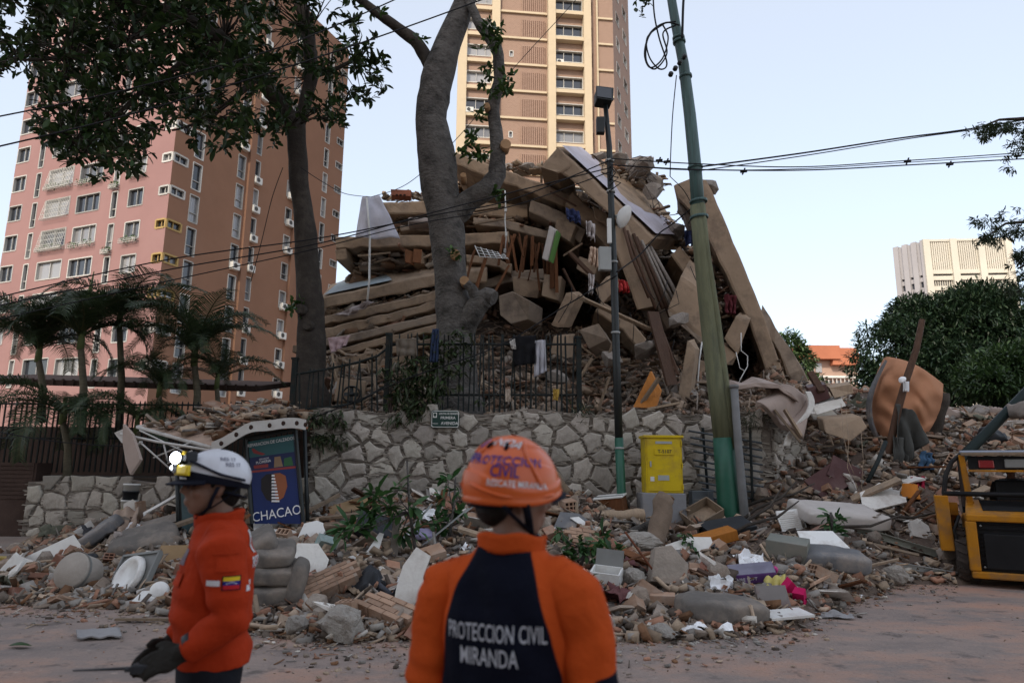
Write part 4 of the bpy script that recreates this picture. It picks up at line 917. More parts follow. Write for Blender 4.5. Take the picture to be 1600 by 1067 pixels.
# ---- fragments over the core, denser low down
n = 11000; pos = np.zeros((n, 3)); siz = np.zeros(n)
for i in range(n):
    a = random.random(); f = random.random()**.8; px = 472+816*a
    p = core_pt(px, f); py = np.interp(px, SX, SY); py = py+(662-py)*f
    while math.exp(-((px-850)/75)**2-((py-430)/60)**2)+math.exp(-((px-900)/60)**2-((py-490)/28)**2)+math.exp(-((px-1158)/30)**2-((py-570)/45)**2)+math.exp(-((px-1040)/26)**2-((py-425)/40)**2) > .55+.3*random.random():
        px = random.uniform(472, 1288); f = random.random()**.8; p = core_pt(px, f); py = np.interp(px, SX, SY); py = py+(662-py)*f
    p = p+(EYE-p).normalized()*random.uniform(-.05, .2)
    pos[i] = p; siz[i] = random.choice([.06, .08, .11, .15, .2, .3])*(.85 if py > 500 else 1.35)
obj('debris', fragments(pos, siz, stick=.3, tilt=1.4, tone=.5), M_frag, CB, kind='stuff')
# packed debris between the floors of the left stack
def band(px0, px1, yf, h, Y, n, sz=(.08, .35)):
    pos = np.array([P(x, yf(x)+random.uniform(-h, h), Y+random.uniform(.12, 1.0)) for x in np.random.default_rng(int(px0+Y*10)).uniform(px0, px1, n)])
    return pos, sz[0]*.6+(sz[1]*1.5-sz[0])*RNG.random(n)**2.2
bands = [band(600, 700, lambda x: 345, 8, 20.6, 110), band(735, 830, lambda x: 350, 9, 20.4, 120), band(560, 690, lambda x: 400+(690-x)*.05, 12, 20.2, 160), band(545, 690, lambda x: 425+(690-x)*.1, 12, 20.6, 200),
         band(510, 690, lambda x: 492-(x-510)*.2, 8, 19.4, 260), band(510, 690, lambda x: 535-(x-510)*.2, 9, 18.9, 280), band(480, 690, lambda x: 572-(x-510)*.2, 9, 18.2, 300), band(470, 640, lambda x: 612-(x-470)*.15, 14, 17.2, 300),
         band(600, 700, lambda x: 308, 6, 20.9, 120, (.08, .25)), band(740, 850, lambda x: 256+(x-740)*.1, 5, 20.6, 120, (.08, .3)), band(905, 1030, lambda x: 262+(x-905)*.2, 10, 21, 150, (.1, .4)), band(1010, 1075, lambda x: 330+(x-1010)*.8, 14, 20.6, 160, (.08, .3)),
         band(780, 940, lambda x: 345+(x-780)*.25, 12, 20.4, 110), band(1095, 1150, lambda x: 430+(x-1095)*1.2, 30, 19.2, 160), band(900, 1040, lambda x: 585, 40, 16.2, 160, (.06, .2)), band(1000, 1045, lambda x: 350+(x-1000)*.6, 10, 21, 80)]
pos = np.concatenate([b[0] for b in bands]); siz = np.concatenate([b[1] for b in bands])
obj('debris', fragments(pos, siz, stick=.45, tilt=.7, tone=.35), M_frag, CB, kind='stuff')
# broken concrete still hanging on the steel at the crest
for px, py, Y, r, sq in ((992, 262, 21.4, .62, (1.5, 1, .55)), (1003, 262, 20.9, .5, (1.3, 1, .6)), (1020, 298, 20.4, .34, (1, 1, 1)), (965, 252, 21.6, .4, (1.2, 1, .6)), (938, 245, 21.6, .35, (1.3, 1, .5)), (1020, 282, 21.4, .4, (1.2, 1, .7)),
                         (1055, 362, 20.6, .4, (1, 1, .8)), (820, 264, 21, .35, (1.4, 1, .5)), (795, 262, 21, .3, (1.3, 1, .5)), (840, 268, 21, .3, (1.2, 1, .5)), (680, 305, 21, .3, (1.2, 1, .6)), (640, 305, 21, .28, (1.4, 1, .5)), (1108, 292, 19, .3, (1, 1, 1)),
                         (1070, 610, 16.4, .35, (1, 1, .7)), (870, 590, 15.4, .3, (1, 1, .7)), (540, 610, 16.6, .4, (1, 1, .7)), (1010, 545, 16.2, .4, (1.2, 1, .6)), (955, 560, 16, .35, (1, 1, .7)), (1060, 500, 17.2, .3, (1, 1, .8)), (1120, 610, 16.5, .3, (1, 1, .6))):
    lump(P(px, py, Y), r, M_raw, sq=sq, n=22)
for i in range(34):
    px, py = random.choice([(1000, 275), (1022, 290), (1030, 310), (950, 258), (985, 255), (1060, 340), (1085, 335), (1040, 355)]); a = P(px+random.uniform(-12, 12), py+random.uniform(-8, 8), 20.4+random.uniform(-.5, .5))
    d = Vector((random.gauss(.35, .5), random.gauss(-.1, .3), random.gauss(.05, .3))); pts = [a]
    for k in range(5): pts.append(pts[-1]+d*.16); d = d+Vector((random.gauss(0, .3), random.gauss(0, .3), random.gauss(-.12, .25)))
    MB().tube(pts, .013, 5).build('reinforcing_bar', M_steel, CB)
# timber hanging in the opening
for i in range(16):
    x = 786+i*5.4+random.uniform(-3, 3); y = 362+random.uniform(-6, 10)+.2*(x-786); l = random.uniform(30, 75); Y = 18.9+random.uniform(-.5, .5)
    a, b = P(x, y, Y), P(x+random.uniform(-14, 12), y+l, Y-.1); w_ = random.uniform(.06, .17)
    d = (b-a); rt = d.to_track_quat('Z', 'Y').to_matrix() @ ROT(0, 0, random.uniform(-.6, .6)); MB().box((a+b)/2, (w_, .03, d.length), rt, jit=.04).build('plank', M_wood, CB)
def plank(a, b, w_, th, mt, name='plank', parent=None, twist=None, kw=None):
    d = b-a; rt = d.to_track_quat('Z', 'Y').to_matrix() @ ROT(0, 0, random.uniform(-.5, .5) if twist is None else twist)
    return MB().box((a+b)/2, (w_, th, d.length), rt, jit=.03).build(name, mt, parent if parent is not None else (None if kw else CB), **(kw or {}))
for (x0, y0, x1, y1, Y, w_, m_) in ((741, 392, 724, 456, 18.6, .2, M_wood), (760, 400, 738, 470, 18.5, .12, M_wood), (795, 415, 770, 462, 18.4, .14, M_wood), (1020, 488, 1050, 602, 16.0, .42, M_dkwood), (1036, 520, 1060, 586, 16.2, .2, M_dkwood), (640, 392, 640, 412, 19.8, .3, M_wood), (653, 390, 651, 411, 19.8, .25, M_wood),
                               (560, 330+70, 610, 395, 20.1, .1, M_plank), (590, 570, 615, 515, 16.6, .1, M_plank), (950, 560, 968, 500, 16, .12, M_plank), (900, 600, 925, 560, 15, .12, M_plank), (1000, 634, 1030, 590, 15, .1, M_plank), (935, 640, 952, 590, 15, .18, M_plank), (1060, 630, 1010, 640, 14.8, .14, M_plank),
                               (740, 330, 790, 322, 19.9, .1, M_plank), (742, 350, 800, 340, 19.9, .08, M_plank), (860, 300, 900, 322, 19.5, .1, M_dkwood), (890, 395, 925, 430, 18.6, .25, M_dkwood), (880, 400, 910, 380, 18.8, .1, M_plank), (905, 470, 880, 420, 18.2, .1, M_dkwood)):
    plank(P(x0, y0, Y), P(x1, y1, Y-.15), w_, .05, m_)
for i in range(60):   # loose boards and laths poking from every gap
    f = random.random(); px = random.uniform(500, 1060); p = core_pt(px, random.uniform(.1, .95)); p = p+(EYE-p).normalized()*.3
    d = Vector((random.gauss(0, 1), random.gauss(0, .4), random.gauss(0, .55))).normalized()*random.uniform(.3, .8); plank(p-d, p+d, random.uniform(.04, .14), .03, random.choice([M_plank, M_plank, M_wood, M_dkwood]))
# corrugated pale panel across the opening and the orange door
cp = MB(); A_, B_ = P(913, 468, 16.2), P(1024, 518, 16.0); dv = B_-A_; wv = Vector((-.12, .5, .22))
cp.sheet(lambda a, b: A_+dv*a+wv*b*(1-.2*a)+Vector((0, -.03, .045))*math.sin(b*30)*1.0, 10, 30, .012).build('corrugated_panel', M_plank, CB)
dr_ = MB().prism([P(989, 636, 14.9), P(1016, 580, 15.3), P(1032, 611, 15.1), P(1024, 638, 14.8)], (.05, .06, .02)).build('door_leaf', M_orange, CB, bevel=.008)
# dangling flex and conduit
def hang(pts, Y, r=.012, mt=None, nm='hanging_wire'): MB().tube([P(x, y, Y) for x, y in pts], r, 6).build(nm, mt or M_white, CB)
hang([(1097, 534), (1093, 560), (1090, 600), (1092, 620)], 16.8, .018); hang([(1158, 520), (1158, 548), (1168, 556), (1168, 572), (1158, 590), (1152, 602)], 16.8, .012); hang([(1150, 550), (1156, 575), (1164, 580)], 16.8, .01)
hang([(789, 298), (790, 320), (789, 345), (791, 372), (789, 395)], 18.8, .018)
for x, y in ((790, 328), (791, 366), (789, 392)): MB().box(P(x, y, 18.75), (.07, .05, .12)).build('cable_box', M_white, CB)
for i in range(14):
    x = random.uniform(880, 1080); y = random.uniform(400, 560); hang([(x, y), (x+random.uniform(-14, 14), y+20), (x+random.uniform(-30, 30), y+random.uniform(30, 60))], 17.0, .01, M_cable)
# bed-base grid dangling under the second floor
gd = MB()
for i in range(6): a = i/5; gd.tube([P(742+44*a, 388+12*a-4, 18.7), P(750+44*a, 402+3*a, 18.4)], .014, 5)
for i in range(4): a = i/3; gd.tube([P(742+8*a, 386+15*a, 18.7-.3*a), P(790+4*a, 398+6*a, 18.7-.3*a)], .014, 5)
gd.build('wire_shelf', M_white, CB)
# ---- belongings caught in the ruin (things of their own)
M_cloth = lambda nm, c: mat(nm, c, .95, .12, 4, .25, 30)
def drape(name, label, cat, corners, mt, sag=.12, fold=.05, th=.012, nu=16, nv=16, seed=0, nf=5):
    """a limp cloth spanned over four points (a, b along the top, c, d below), folded and sagging"""
    a, b, c, d = [Vector(p) for p in corners]; n = (b-a).cross(d-a).normalized()
    def fn(u, v):
        p = a.lerp(b, u).lerp(d.lerp(c, u), v); w_ = math.sin(u*PI*nf+seed+v*1.5)*fold*(.3+v)+noise.noise(Vector((u*3+seed, v*3, seed)))*fold*1.5
        return p+n*w_-Vector((0, 0, sag*math.sin(v*PI)*math.sin(u*PI)))
    return MB().sheet(fn, nu, nv, th).build(name, mt, label=label, cat=cat)
bn = drape('white_banner', 'white cloth banner tied to a pole on the top left floor', 'banner', [P(566, 308, 19.2), P(593, 306, 19.4), P(625, 373, 19.3), P(555, 372, 19.1)], M_cloth('white_banner_cloth', (.55, .54, .6)), .0, .05, seed=2, nf=3)
MB().tube([P(573, 307, 19.1), P(578, 370, 19.1), P(577, 440, 19.1), P(574, 470, 19.1)], .03, 8).build('banner_pole', M_white, bn)
for lab, cs, col, sd in (('blue jeans hung over the iron fence', [(676, 514), (686, 514), (684, 566), (672, 566)], (.03, .045, .09), 3), ('brown blanket bundled on the fence top', [(618, 530), (650, 528), (652, 556), (620, 556)], (.15, .125, .1), 5),
                         ('white striped shirt hanging on the iron fence', [(836, 532), (852, 531), (854, 580), (834, 590)], (.42, .42, .46), 6), ('pink and mint cloth hanging from a left floor', [(512, 528), (548, 524), (540, 540), (518, 552)], (.36, .26, .27), 8),
                         ('white rag on the fence near the dark jacket', [(796, 530), (804, 528), (806, 546), (800, 546)], (.45, .43, .41), 9), ('yellow rag low on the fence', [(864, 608), (874, 608), (872, 626), (864, 624)], (.42, .27, .06), 11),
                         ('black jacket hanging on the iron fence', [(800, 526), (838, 524), (836, 568), (804, 572)], (.012, .012, .014), 12), ('brown cloth hanging over the stone wall edge', [(604, 622), (614, 622), (612, 666), (604, 664)], (.07, .05, .045), 13),
                         ('beige sock caught at the foot of the fence', [(790, 608), (798, 608), (797, 628), (790, 628)], (.38, .31, .25), 14)):
    drape('hanging_cloth', lab, 'cloth', [P(x, y, 13.56) for x, y in cs], M_cloth('cloth_'+lab.split()[0]+lab.split()[1], col), .02, .035, seed=sd)
for lab, cs, col, sd, Y in (('dark blue garment bunched high in the ruin', [(884, 325), (905, 330), (908, 350), (886, 345)], (.03, .04, .1), 3, 18.4), ('white shirt hanging below the blue garment', [(915, 345), (930, 350), (930, 378), (916, 368)], (.42, .38, .37), 4, 18.2),
                           ('white cloth dangling beside the junction box', [(919, 428), (930, 430), (926, 460), (920, 458)], (.5, .46, .45), 5, 17), ('red flowered cloth behind the lamp post', [(966, 436), (980, 440), (984, 458), (968, 455)], (.4, .04, .04), 6, 17.6),
                           ('rainbow striped cloth behind the lamp post box', [(922, 386), (934, 388), (934, 420), (920, 410)], (.55, .4, .3), 7, 17), ('maroon cloth hanging behind the leaning pole', [(1133, 460), (1150, 462), (1148, 492), (1134, 490)], (.09, .02, .025), 8, 17.8),
                           ('pale striped sheet folded on a lower left floor', [(522, 492), (575, 470), (585, 472), (545, 495)], (.32, .27, .26), 9, 18.9), ('dark blue tarp between parapet and leaning slab', [(1068, 362), (1090, 358), (1088, 386), (1070, 382)], (.012, .014, .03), 10, 19)):
    drape('hanging_cloth', lab, 'cloth', [P(x, y, Y) for x, y in cs], M_cloth('cloth_'+lab.split()[0]+lab.split()[1], col), .06, .09, seed=sd)
M_foam = mat('pale_mattress_cover', (.46, .42, .39), .9, .12, 3, .15, 12); M_grn = mat('green_trim', (.08, .17, .045), .8, .1, 3, 0)
mt_ = thing('small_mattress', 'white foam mattress with green edge dangling in the ruin', 'mattress', P(858, 412, 18.2))
MB().prism([P(846, 404, 18.3), P(858, 352, 18.4), P(868, 358, 18.3), P(856, 408, 18.2)], (.1, .15, .0)).build('foam_block', M_foam, mt_, bevel=.03); MB().prism([P(857, 407, 18.15), P(869, 359, 18.2), P(874, 364, 18.2), P(862, 411, 18.15)], (.06, .1, .0)).build('edge_trim', M_grn, mt_, bevel=.02)
MB().box(P(662, 349, 20.05), (.95, .6, .17), ROT(0, R(-2), R(8))).build('folded_mattress', mat('grey_pink_mattress', (.34, .29, .27), .9, .15, 3, .2, 10), bevel=.05, label='flattened pale mattress squeezed between two left floors', cat='mattress')
hb = thing('hollow_brick_piece', 'red hollow brick wall piece on the topmost left slab', 'brick', P(625, 312, 20.6))
MB().box(P(627, 305, 20.6), (.62, .4, .2), ROT(0, 0, .1), jit=.05).build('brick_body', mat('red_brick', (.26, .1, .065), .9, .25, 4, .5, 15, rand=.25), hb)
for i in range(3): MB().box(P(620+6*i, 305, 20.38), (.07, .03, .05)).build('hole', mat('brick_hole_shade', (.03, .018, .014), 1, .1, bump=0), hb)  # dark boxes: the shade inside the brick holes put into their colour
fanb = thing('electric_fan', 'black electric fan lying in the debris behind the bent fence', 'fan', P(549, 628, 14.6)); fc_ = P(549, 616, 14.6)
MB().lathe([(.17, -.05), (.2, 0), (.17, .05)], 20, fc_, ROT(R(80), 0, .2), close=False).build('guard', M_blk, fanb); MB().lathe([(.05, -.04), (.06, 0), (.03, .05)], 12, fc_, ROT(R(80), 0, .2)).build('hub', M_blk, fanb)
for i in range(4): MB().box(fc_+ROT(R(80), 0, .2) @ Vector((.1*math.cos(i*PI/2), .1*math.sin(i*PI/2), 0)), (.11, .08, .01), ROT(R(80), 0, .2) @ ROT(.4, 0, i*PI/2)).build('blade', M_blk, fanb)
MB().box(P(548, 612, 14.9), (.62, .3, .52), ROT(0, .1, .2)).build('box', M_slab, label='tan storage crate behind the black fan', cat='crate', bevel=.03)
# ------------------------------------------------------------------ trees and palms
M_bark = mat('grey_bark', (.115, .106, .098), .95, .35, 4, 1.0, 11, stain=(.03, .028, .026), samt=.85, sscale=1.9, stretch=(1.2, 1.2, 1.6), bdist=.05)
M_bark2 = mat('dark_bark', (.05, .042, .036), .95, .3, 4, .8, 16, stain=(.1, .085, .07), samt=.5, sscale=2)
M_cut = mat('cut_wood', (.36, .22, .12), .85, .2, 6, .2, 20)
def leaf_mat(name, col, rand=.35):
    mt, t, bs = nodes(name); L = t.links.new; N = t.nodes.new
    at = N('ShaderNodeAttribute'); at.attribute_name = 'fc'
    L(at.outputs['Color'], bs.inputs['Base Color']); bs.inputs['Roughness'].default_value = .45; bs.inputs['Specular IOR Level'].default_value = .35
    tr = N('ShaderNodeBsdfTranslucent'); L(at.outputs['Color'], tr.inputs['Color']); mx = N('ShaderNodeMixShader'); mx.inputs[0].default_value = .22
    out = t.nodes['Material Output']; L(bs.outputs[0], mx.inputs[1]); L(tr.outputs[0], mx.inputs[2]); L(mx.outputs[0], out.inputs[0]); return mt
M_leaf = leaf_mat('broad_leaf', None); M_leaf2 = leaf_mat('tree_foliage', None); M_palm = leaf_mat('palm_leaflet', None)
def leaves(base, direc, up, length, width, col, fold=.15, shape=((0, 0), (.45, .62), (.8, .95), (1.0, .0))):
    """leaf blades: arrays of base point, direction, normal-ish, length, width -> 6-vertex folded blades"""
    n = len(base); d = direc/np.linalg.norm(direc, axis=1, keepdims=True); s = np.cross(d, up); s /= np.linalg.norm(s, axis=1, keepdims=True)+1e-9; nn = np.cross(s, d)
    L = length[:, None]; W = width[:, None]
    m1 = base+d*L*.55-nn*L*.02; tip = base+d*L-nn*L*.12
    l1 = base+d*L*.5+s*W*.5+nn*W*fold; r1 = base+d*L*.5-s*W*.5+nn*W*fold
    l2 = base+d*L*.82+s*W*.36+nn*W*fold*.6-nn*L*.06; r2 = base+d*L*.82-s*W*.36+nn*W*fold*.6-nn*L*.06
    V = np.stack([base, l1, l2, tip, r2, r1, m1], 1).reshape(-1, 3)
    k = (np.arange(n)*7)[:, None]
    F = np.concatenate([k+np.array([[0, 6, 1, 1]]), k+np.array([[1, 6, 3, 2]]), k+np.array([[0, 5, 6, 6]]), k+np.array([[6, 5, 4, 3]])], 0)
    tri = np.concatenate([k+np.array([[0, 6, 1]]), k+np.array([[1, 6, 2]]), k+np.array([[2, 6, 3]]), k+np.array([[0, 5, 6]]), k+np.array([[6, 5, 4]]), k+np.array([[6, 4, 3]])], 0)
    return V, tri, np.tile(col, (6, 1))
def rand_unit(n):
    v = RNG.normal(0, 1, (n, 3)); return v/np.linalg.norm(v, axis=1, keepdims=True)
def rosettes(cent, per, L, W, cols, up=.25, spread=1.0):
    """whorls of leaves at twig ends"""
    n = len(cent); b = np.repeat(cent, per, 0); ax = rand_unit(n); ax[:, 2] = abs(ax[:, 2])*.4-.1; ax = np.repeat(ax, per, 0)
    d = rand_unit(n*per)*spread+ax*.9; d[:, 2] += RNG.normal(up-.25, .2, n*per)
    ln = L*RNG.uniform(.6, 1.25, n*per); wd = W*RNG.uniform(.7, 1.2, n*per)
    c = np.array(cols)[RNG.integers(0, len(cols), n*per)]*RNG.uniform(.6, 1.35, (n*per, 1))
    u = np.tile(np.array([[0, 0, 1.]]), (n*per, 1))+rand_unit(n*per)*.6
    return leaves(b+rand_unit(n*per)*.05, d, u, ln, wd, c)
def in_poly(x, y, poly):
    c = False
    for (x1, y1), (x2, y2) in zip(poly, poly[1:]+poly[:1]):
        if (y1 > y) != (y2 > y) and x < (x2-x1)*(y-y1)/(y2-y1)+x1: c = not c
    return c
GREENS = [(.022, .045, .013), (.03, .062, .017), (.018, .034, .012), (.042, .075, .02)]
def limb(pts, Y, name, parent, mt, wob=.0, n=10):
    """pts (px, py, width px[, Y])"""
    k = resample([(p[0], p[1], p[2], p[3] if len(p) > 3 else Y) for p in pts], max(8, len(pts)*4))
    ps = [P(a, b, y)+Vector((noise.noise(Vector((i*.35, Y, 1)))*wob, noise.noise(Vector((i*.35, Y, 9)))*wob, 0)) for i, (a, b, w_, y) in enumerate(k)]
    rs = [w_/2*y/FOC*(1+.10*noise.noise(Vector((i*.8, Y, 4)))) for i, (a, b, w_, y) in enumerate(k)]
    return MB().tube(ps, rs, n).build(name, mt, parent)
# ---- tree on the left with the wide overhanging crown
TL = thing('broadleaf_tree', 'dark broadleaf tree at left with a wide overhanging crown', 'tree', P(486, 640, 15.3))
limb([(490, 650, 60), (482, 600, 52), (486, 540, 44), (484, 450, 42), (479, 380, 36), (470, 300, 32), (463, 235, 31), (461, 190, 32)], 15.3, 'trunk', TL, M_bark2, .05, 12)
limb([(462, 205, 28, 15.3), (440, 165, 27, 15.0), (405, 118, 26, 14.3), (350, 62, 26, 13.5), (285, 28, 24, 12.8), (200, -5, 20, 12.2), (90, -60, 14, 11.5)], 15, 'limb', TL, M_bark2, .05)
limb([(462, 205, 24), (476, 165, 23), (487, 120, 22), (481, 50, 22), (462, -30, 20), (440, -130, 14)], 15.3, 'limb', TL, M_bark2, .05)
limb([(350, 62, 16, 13.5), (300, 90, 12, 13.2), (240, 130, 9, 12.8), (180, 180, 6, 12.4), (120, 235, 3, 12)], 13, 'limb', TL, M_bark2, .05, 7)
limb([(285, 28, 14, 12.8), (200, 60, 10, 12.2), (110, 90, 7, 11.8), (30, 95, 4, 11.4)], 12, 'limb', TL, M_bark2, .05, 7)
limb([(405, 118, 12, 14.3), (370, 150, 9, 14), (330, 185, 6, 13.7), (270, 205, 3, 13.4)], 14, 'limb', TL, M_bark2, .05, 7)
limb([(487, 120, 10), (520, 110, 8), (555, 95, 6), (590, 110, 3)], 15.3, 'limb', TL, M_bark2, .05, 7)
poly = [(-120, 130), (-10, 118), (35, 108), (55, 150), (50, 195), (85, 240), (110, 262), (150, 280), (205, 268), (235, 240), (238, 205), (262, 190), (310, 225), (365, 240), (395, 205), (432, 232), (455, 190), (500, 190), (530, 200), (548, 165), (602, 150), (600, 95), (585, 40), (560, -20), (520, -130), (200, -200), (-120, -150)]
cent = []; holes = [(20, 30, 26), (300, 150, 20), (270, 110, 14), (420, 215, 12), (520, 60, 20), (345, 40, 14), (420, 60, 22), (560, 60, 14), (120, 150, 16), (330, 130, 16), (210, 200, 14), (450, 25, 16), (560, 130, 14), (230, 165, 12), (395, 165, 14)]
while len(cent) < 2000:
    x, y = random.uniform(-120, 605), random.uniform(-200, 290)
    if not in_poly(x, y, poly): continue
    if any((x-a)**2+(y-b)**2 < r*r and random.random() < .85 for a, b, r in holes): continue
    if noise.noise(Vector((x*.018, y*.022, 3))) < -.22 and random.random() < .75: continue
    if x > 430 and random.random() < .35: continue
    cent.append(P(x, y, random.uniform(10.8, 15.5) if x < 420 else random.uniform(13.5, 16.2)))
cent = np.array(cent)
V, F, C_ = rosettes(cent, 9, .24, .09, GREENS); obj('crown', big_mesh('crown', V, F, C_), M_leaf, TL)
tw = MB(); lc = [P(461, 195, 15.2), P(405, 118, 14.3), P(350, 62, 13.5), P(285, 28, 12.8), P(240, 130, 12.8), P(200, 60, 12.2), P(110, 90, 11.8), P(180, 180, 12.4), P(330, 185, 13.7), P(520, 110, 15.3), P(481, 50, 15.3), P(487, 120, 15.3), P(200, -5, 12.2), P(120, 235, 12), P(555, 95, 15.3)]
for c in cent[::2]:
    c = Vector(c); b = min(lc, key=lambda q: (q-c).length); 
    if (b-c).length > 1.7: b = c+(b-c)*(.5/(b-c).length)
    m_ = b.lerp(c, .5)+Vector((random.gauss(0, .12), random.gauss(0, .12), random.gauss(.1, .12)))
    tw.tube([b.lerp(c, .15), m_, c], [.022, .013, .006], 4, cap=False)
q = tw.build('twigs', M_bark2, TL); q['kind'] = 'stuff'
for px, py, r in ((497, 505, .12), (486, 480, .1)):
    MB().tube([P(px-12, py+6, 15.1), P(px-18, py+2, 14.8)], [.14, .11], 9).build('cut_stub', M_bark2, TL)
# ---- big grey trunk in the middle
TC = thing('grey_trunk_tree', 'big forked grey tree trunk in front of the collapsed floors', 'tree', P(715, 650, 15.2))
limb([(718, 660, 92), (713, 620, 74), (712, 560, 64), (710, 490, 60), (704, 420, 53), (697, 350, 58), (690, 310, 62), (681, 240, 64), (672, 180, 52), (684, 118, 55), (704, 60, 44), (724, 10, 38), (745, -60, 30), (760, -170, 20)], 15.2, 'trunk', TC, M_bark, .03, 18)
limb([(685, 130, 34), (668, 92, 25), (650, 66, 22), (605, 32, 17), (566, 2, 15), (510, -50, 12)], 15.2, 'limb', TC, M_bark2, .03)
limb([(706, 340, 44, 15.2), (735, 312, 36, 15.1), (762, 296, 36, 15.0), (777, 272, 30, 15.0), (778, 235, 25, 14.9), (774, 200, 22, 14.9), (770, 172, 21, 14.9), (781, 120, 21, 14.8), (778, 80, 19, 14.8), (752, 42, 18, 14.9), (730, 0, 15, 15)], 15, 'limb', TC, M_bark, .03)
limb([(720, 520, 40, 15.1), (745, 478, 36, 14.9), (762, 462, 30, 14.8), (772, 466, 24, 14.75)], 14.9, 'broken_limb', TC, M_bark, .02)
limb([(748, 470, 22, 14.85), (738, 452, 17, 14.75), (728, 442, 15, 14.7)], 14.8, 'broken_limb', TC, M_bark, .02)
for px, py, dx, dy, w_ in ((787, 228, 5, -2, 18), (724, 280, 0, -8, 10), (710, 397, 2, 2, 16), (727, 441, -2, -3, 15), (763, 168, -4, -2, 11)):
    a = P(px, py, 14.72); MB().tube([a+Vector((0, .25, 0)), a+Vector((dx*.01, -.06, -dy*.01))], w_/2*14.7/FOC, 12).build('cut_stub', M_cut, TC)
cent = []
for (cx, cy, sx, sy, k, Y) in ((775, 60, 22, 22, 12, 14.6), (790, 135, 20, 22, 16, 14.6), (765, 115, 15, 20, 8, 14.7), (750, 180, 12, 12, 5, 14.7), (735, 215, 12, 14, 8, 14.8), (740, 240, 20, 10, 12, 14.7), (760, 45, 20, 10, 8, 14.6), (775, 305, 6, 8, 4, 14.6), (712, 395, 6, 4, 3, 14.4), (590, 25, 10, 10, 3, 15), (460, 480, 10, 12, 8, 14.9), (660, 60, 8, 8, 2, 15)):
    for i in range(k): cent.append(P(random.gauss(cx, sx*.5), random.gauss(cy, sy*.5), Y+random.uniform(-.3, .3)))
V, F, C_ = rosettes(np.array(cent), 6, .2, .085, [(.04, .085, .02), (.06, .115, .028), (.03, .06, .016)]); obj('foliage', big_mesh('foliage', V, F, C_), M_leaf, TC)
# ---- leafy trees at the right
def blob_tree(name, label, base, blobs, n, L, W, cols, trunk=None, droop=-.15, mt=None, bark=None):
    """crown of many sprays on clumps; blobs: (centre, radii)"""
    t = thing(name, label, 'tree', base); tot = sum(b[1][0]*b[1][1]*b[1][2] for b in blobs)**1.0; Vs = []; Fs = []; Cs = []; off = 0
    w3 = [(b[1][0]*b[1][1]*b[1][2])**.67 for b in blobs]; sw_ = sum(w3)
    for (c, r), w_ in zip(blobs, w3):
        k = max(40, int(n*w_/sw_)); u = rand_unit(k); rad = RNG.uniform(.35, 1.0, k)**.5; rad *= 1+.16*np.sin(u[:, 0]*7+c[0])*np.cos(u[:, 2]*6+c[2])
        pos = np.array(c)+u*rad[:, None]*np.array(r)
        per = 5; b = np.repeat(pos, per, 0); d = np.repeat(u, per, 0)*.7+rand_unit(k*per)*.8; d[:, 2] += droop
        tone = np.repeat(RNG.uniform(.7, 1.3, k), per)
        col = np.array(cols)[RNG.integers(0, len(cols), k*per)]*tone[:, None]
        v, f, cc = leaves(b+rand_unit(k*per)*L*.3, d, np.tile([[0, 0, 1.]], (k*per, 1))+rand_unit(k*per)*.5, L*RNG.uniform(.6, 1.3, k*per), W*RNG.uniform(.6, 1.2, k*per), col)
        Vs.append(v); Fs.append(f+off); Cs.append(cc); off += len(v)
    obj('crown', big_mesh('crown', np.concatenate(Vs), np.concatenate(Fs), np.concatenate(Cs)), mt or M_leaf2, t)
    b0 = Vector(base); top = Vector(blobs[0][0]); tr_ = trunk or .25
    MB().tube([b0, b0.lerp(top, .5)+Vector((.1, 0, 0)), top], [tr_, tr_*.7, tr_*.3], 10).build('trunk', bark or M_bark2, t)
    br = MB()
    for c, r in blobs[1:]:
        c = Vector(c); s_ = b0.lerp(top, random.uniform(.35, .7)); br.tube([s_, s_.lerp(c, .55)+Vector((0, 0, .2)), c], [tr_*.4, tr_*.25, tr_*.08], 6)
    if blobs[1:]: br.build('limbs', bark or M_bark2, t)
    return t
def BL(px, py, Y, rx, ry, rz=None): s_ = Y/FOC; p = P(px, py, Y); return ((p.x, p.y, p.z), (rx*s_, (rz or rx)*s_, ry*s_))
DG = [(.016, .034, .016), (.022, .046, .02), (.012, .026, .013), (.032, .055, .024)]
Yt = 36
b0 = P(1470, 640, Yt); b0.z = 2
blob_tree('dense_evergreen_tree', 'dense dark evergreen tree in front of the office tower', b0, [BL(1475, 535, Yt, 90, 70), BL(1400, 555, Yt-1, 68, 62), BL(1375, 600, Yt-1.5, 45, 40), BL(1540, 520, Yt, 90, 75), BL(1440, 508, Yt+.5, 62, 44), BL(1500, 500, Yt, 75, 48), BL(1570, 505, Yt+1, 70, 55), BL(1480, 590, Yt-2, 100, 60), BL(1590, 580, Yt-1, 70, 70), BL(1420, 610, Yt-2, 70, 40), BL(1520, 478, Yt, 45, 34), BL(1420, 484, Yt+1, 34, 22), BL(1552, 466, Yt, 34, 26)], 10500, .34, .1, DG, .5)
b0 = P(1580, 640, 27); b0.z = 2
blob_tree('young_broadleaf_tree', 'lighter green bushy tree at the right edge beyond the loader', b0, [BL(1560, 588, 27, 55, 42), BL(1540, 600, 26, 38, 26), BL(1600, 570, 27, 50, 40), BL(1590, 620, 26, 45, 30)], 1900, .28, .09, [(.035, .07, .022), (.055, .1, .03), (.028, .052, .02)], .25)
b0 = P(1240, 610, 44); b0.z = 2
blob_tree('small_pale_tree', 'small pale green tree between leaning slab and orange roof building', b0, [BL(1228, 545, 44, 28, 26), BL(1250, 565, 44, 22, 20), BL(1218, 570, 44, 24, 24), BL(1262, 600, 43, 26, 16)], 900, .36, .12, [(.06, .105, .035), (.085, .13, .05), (.045, .08, .03)], .2)
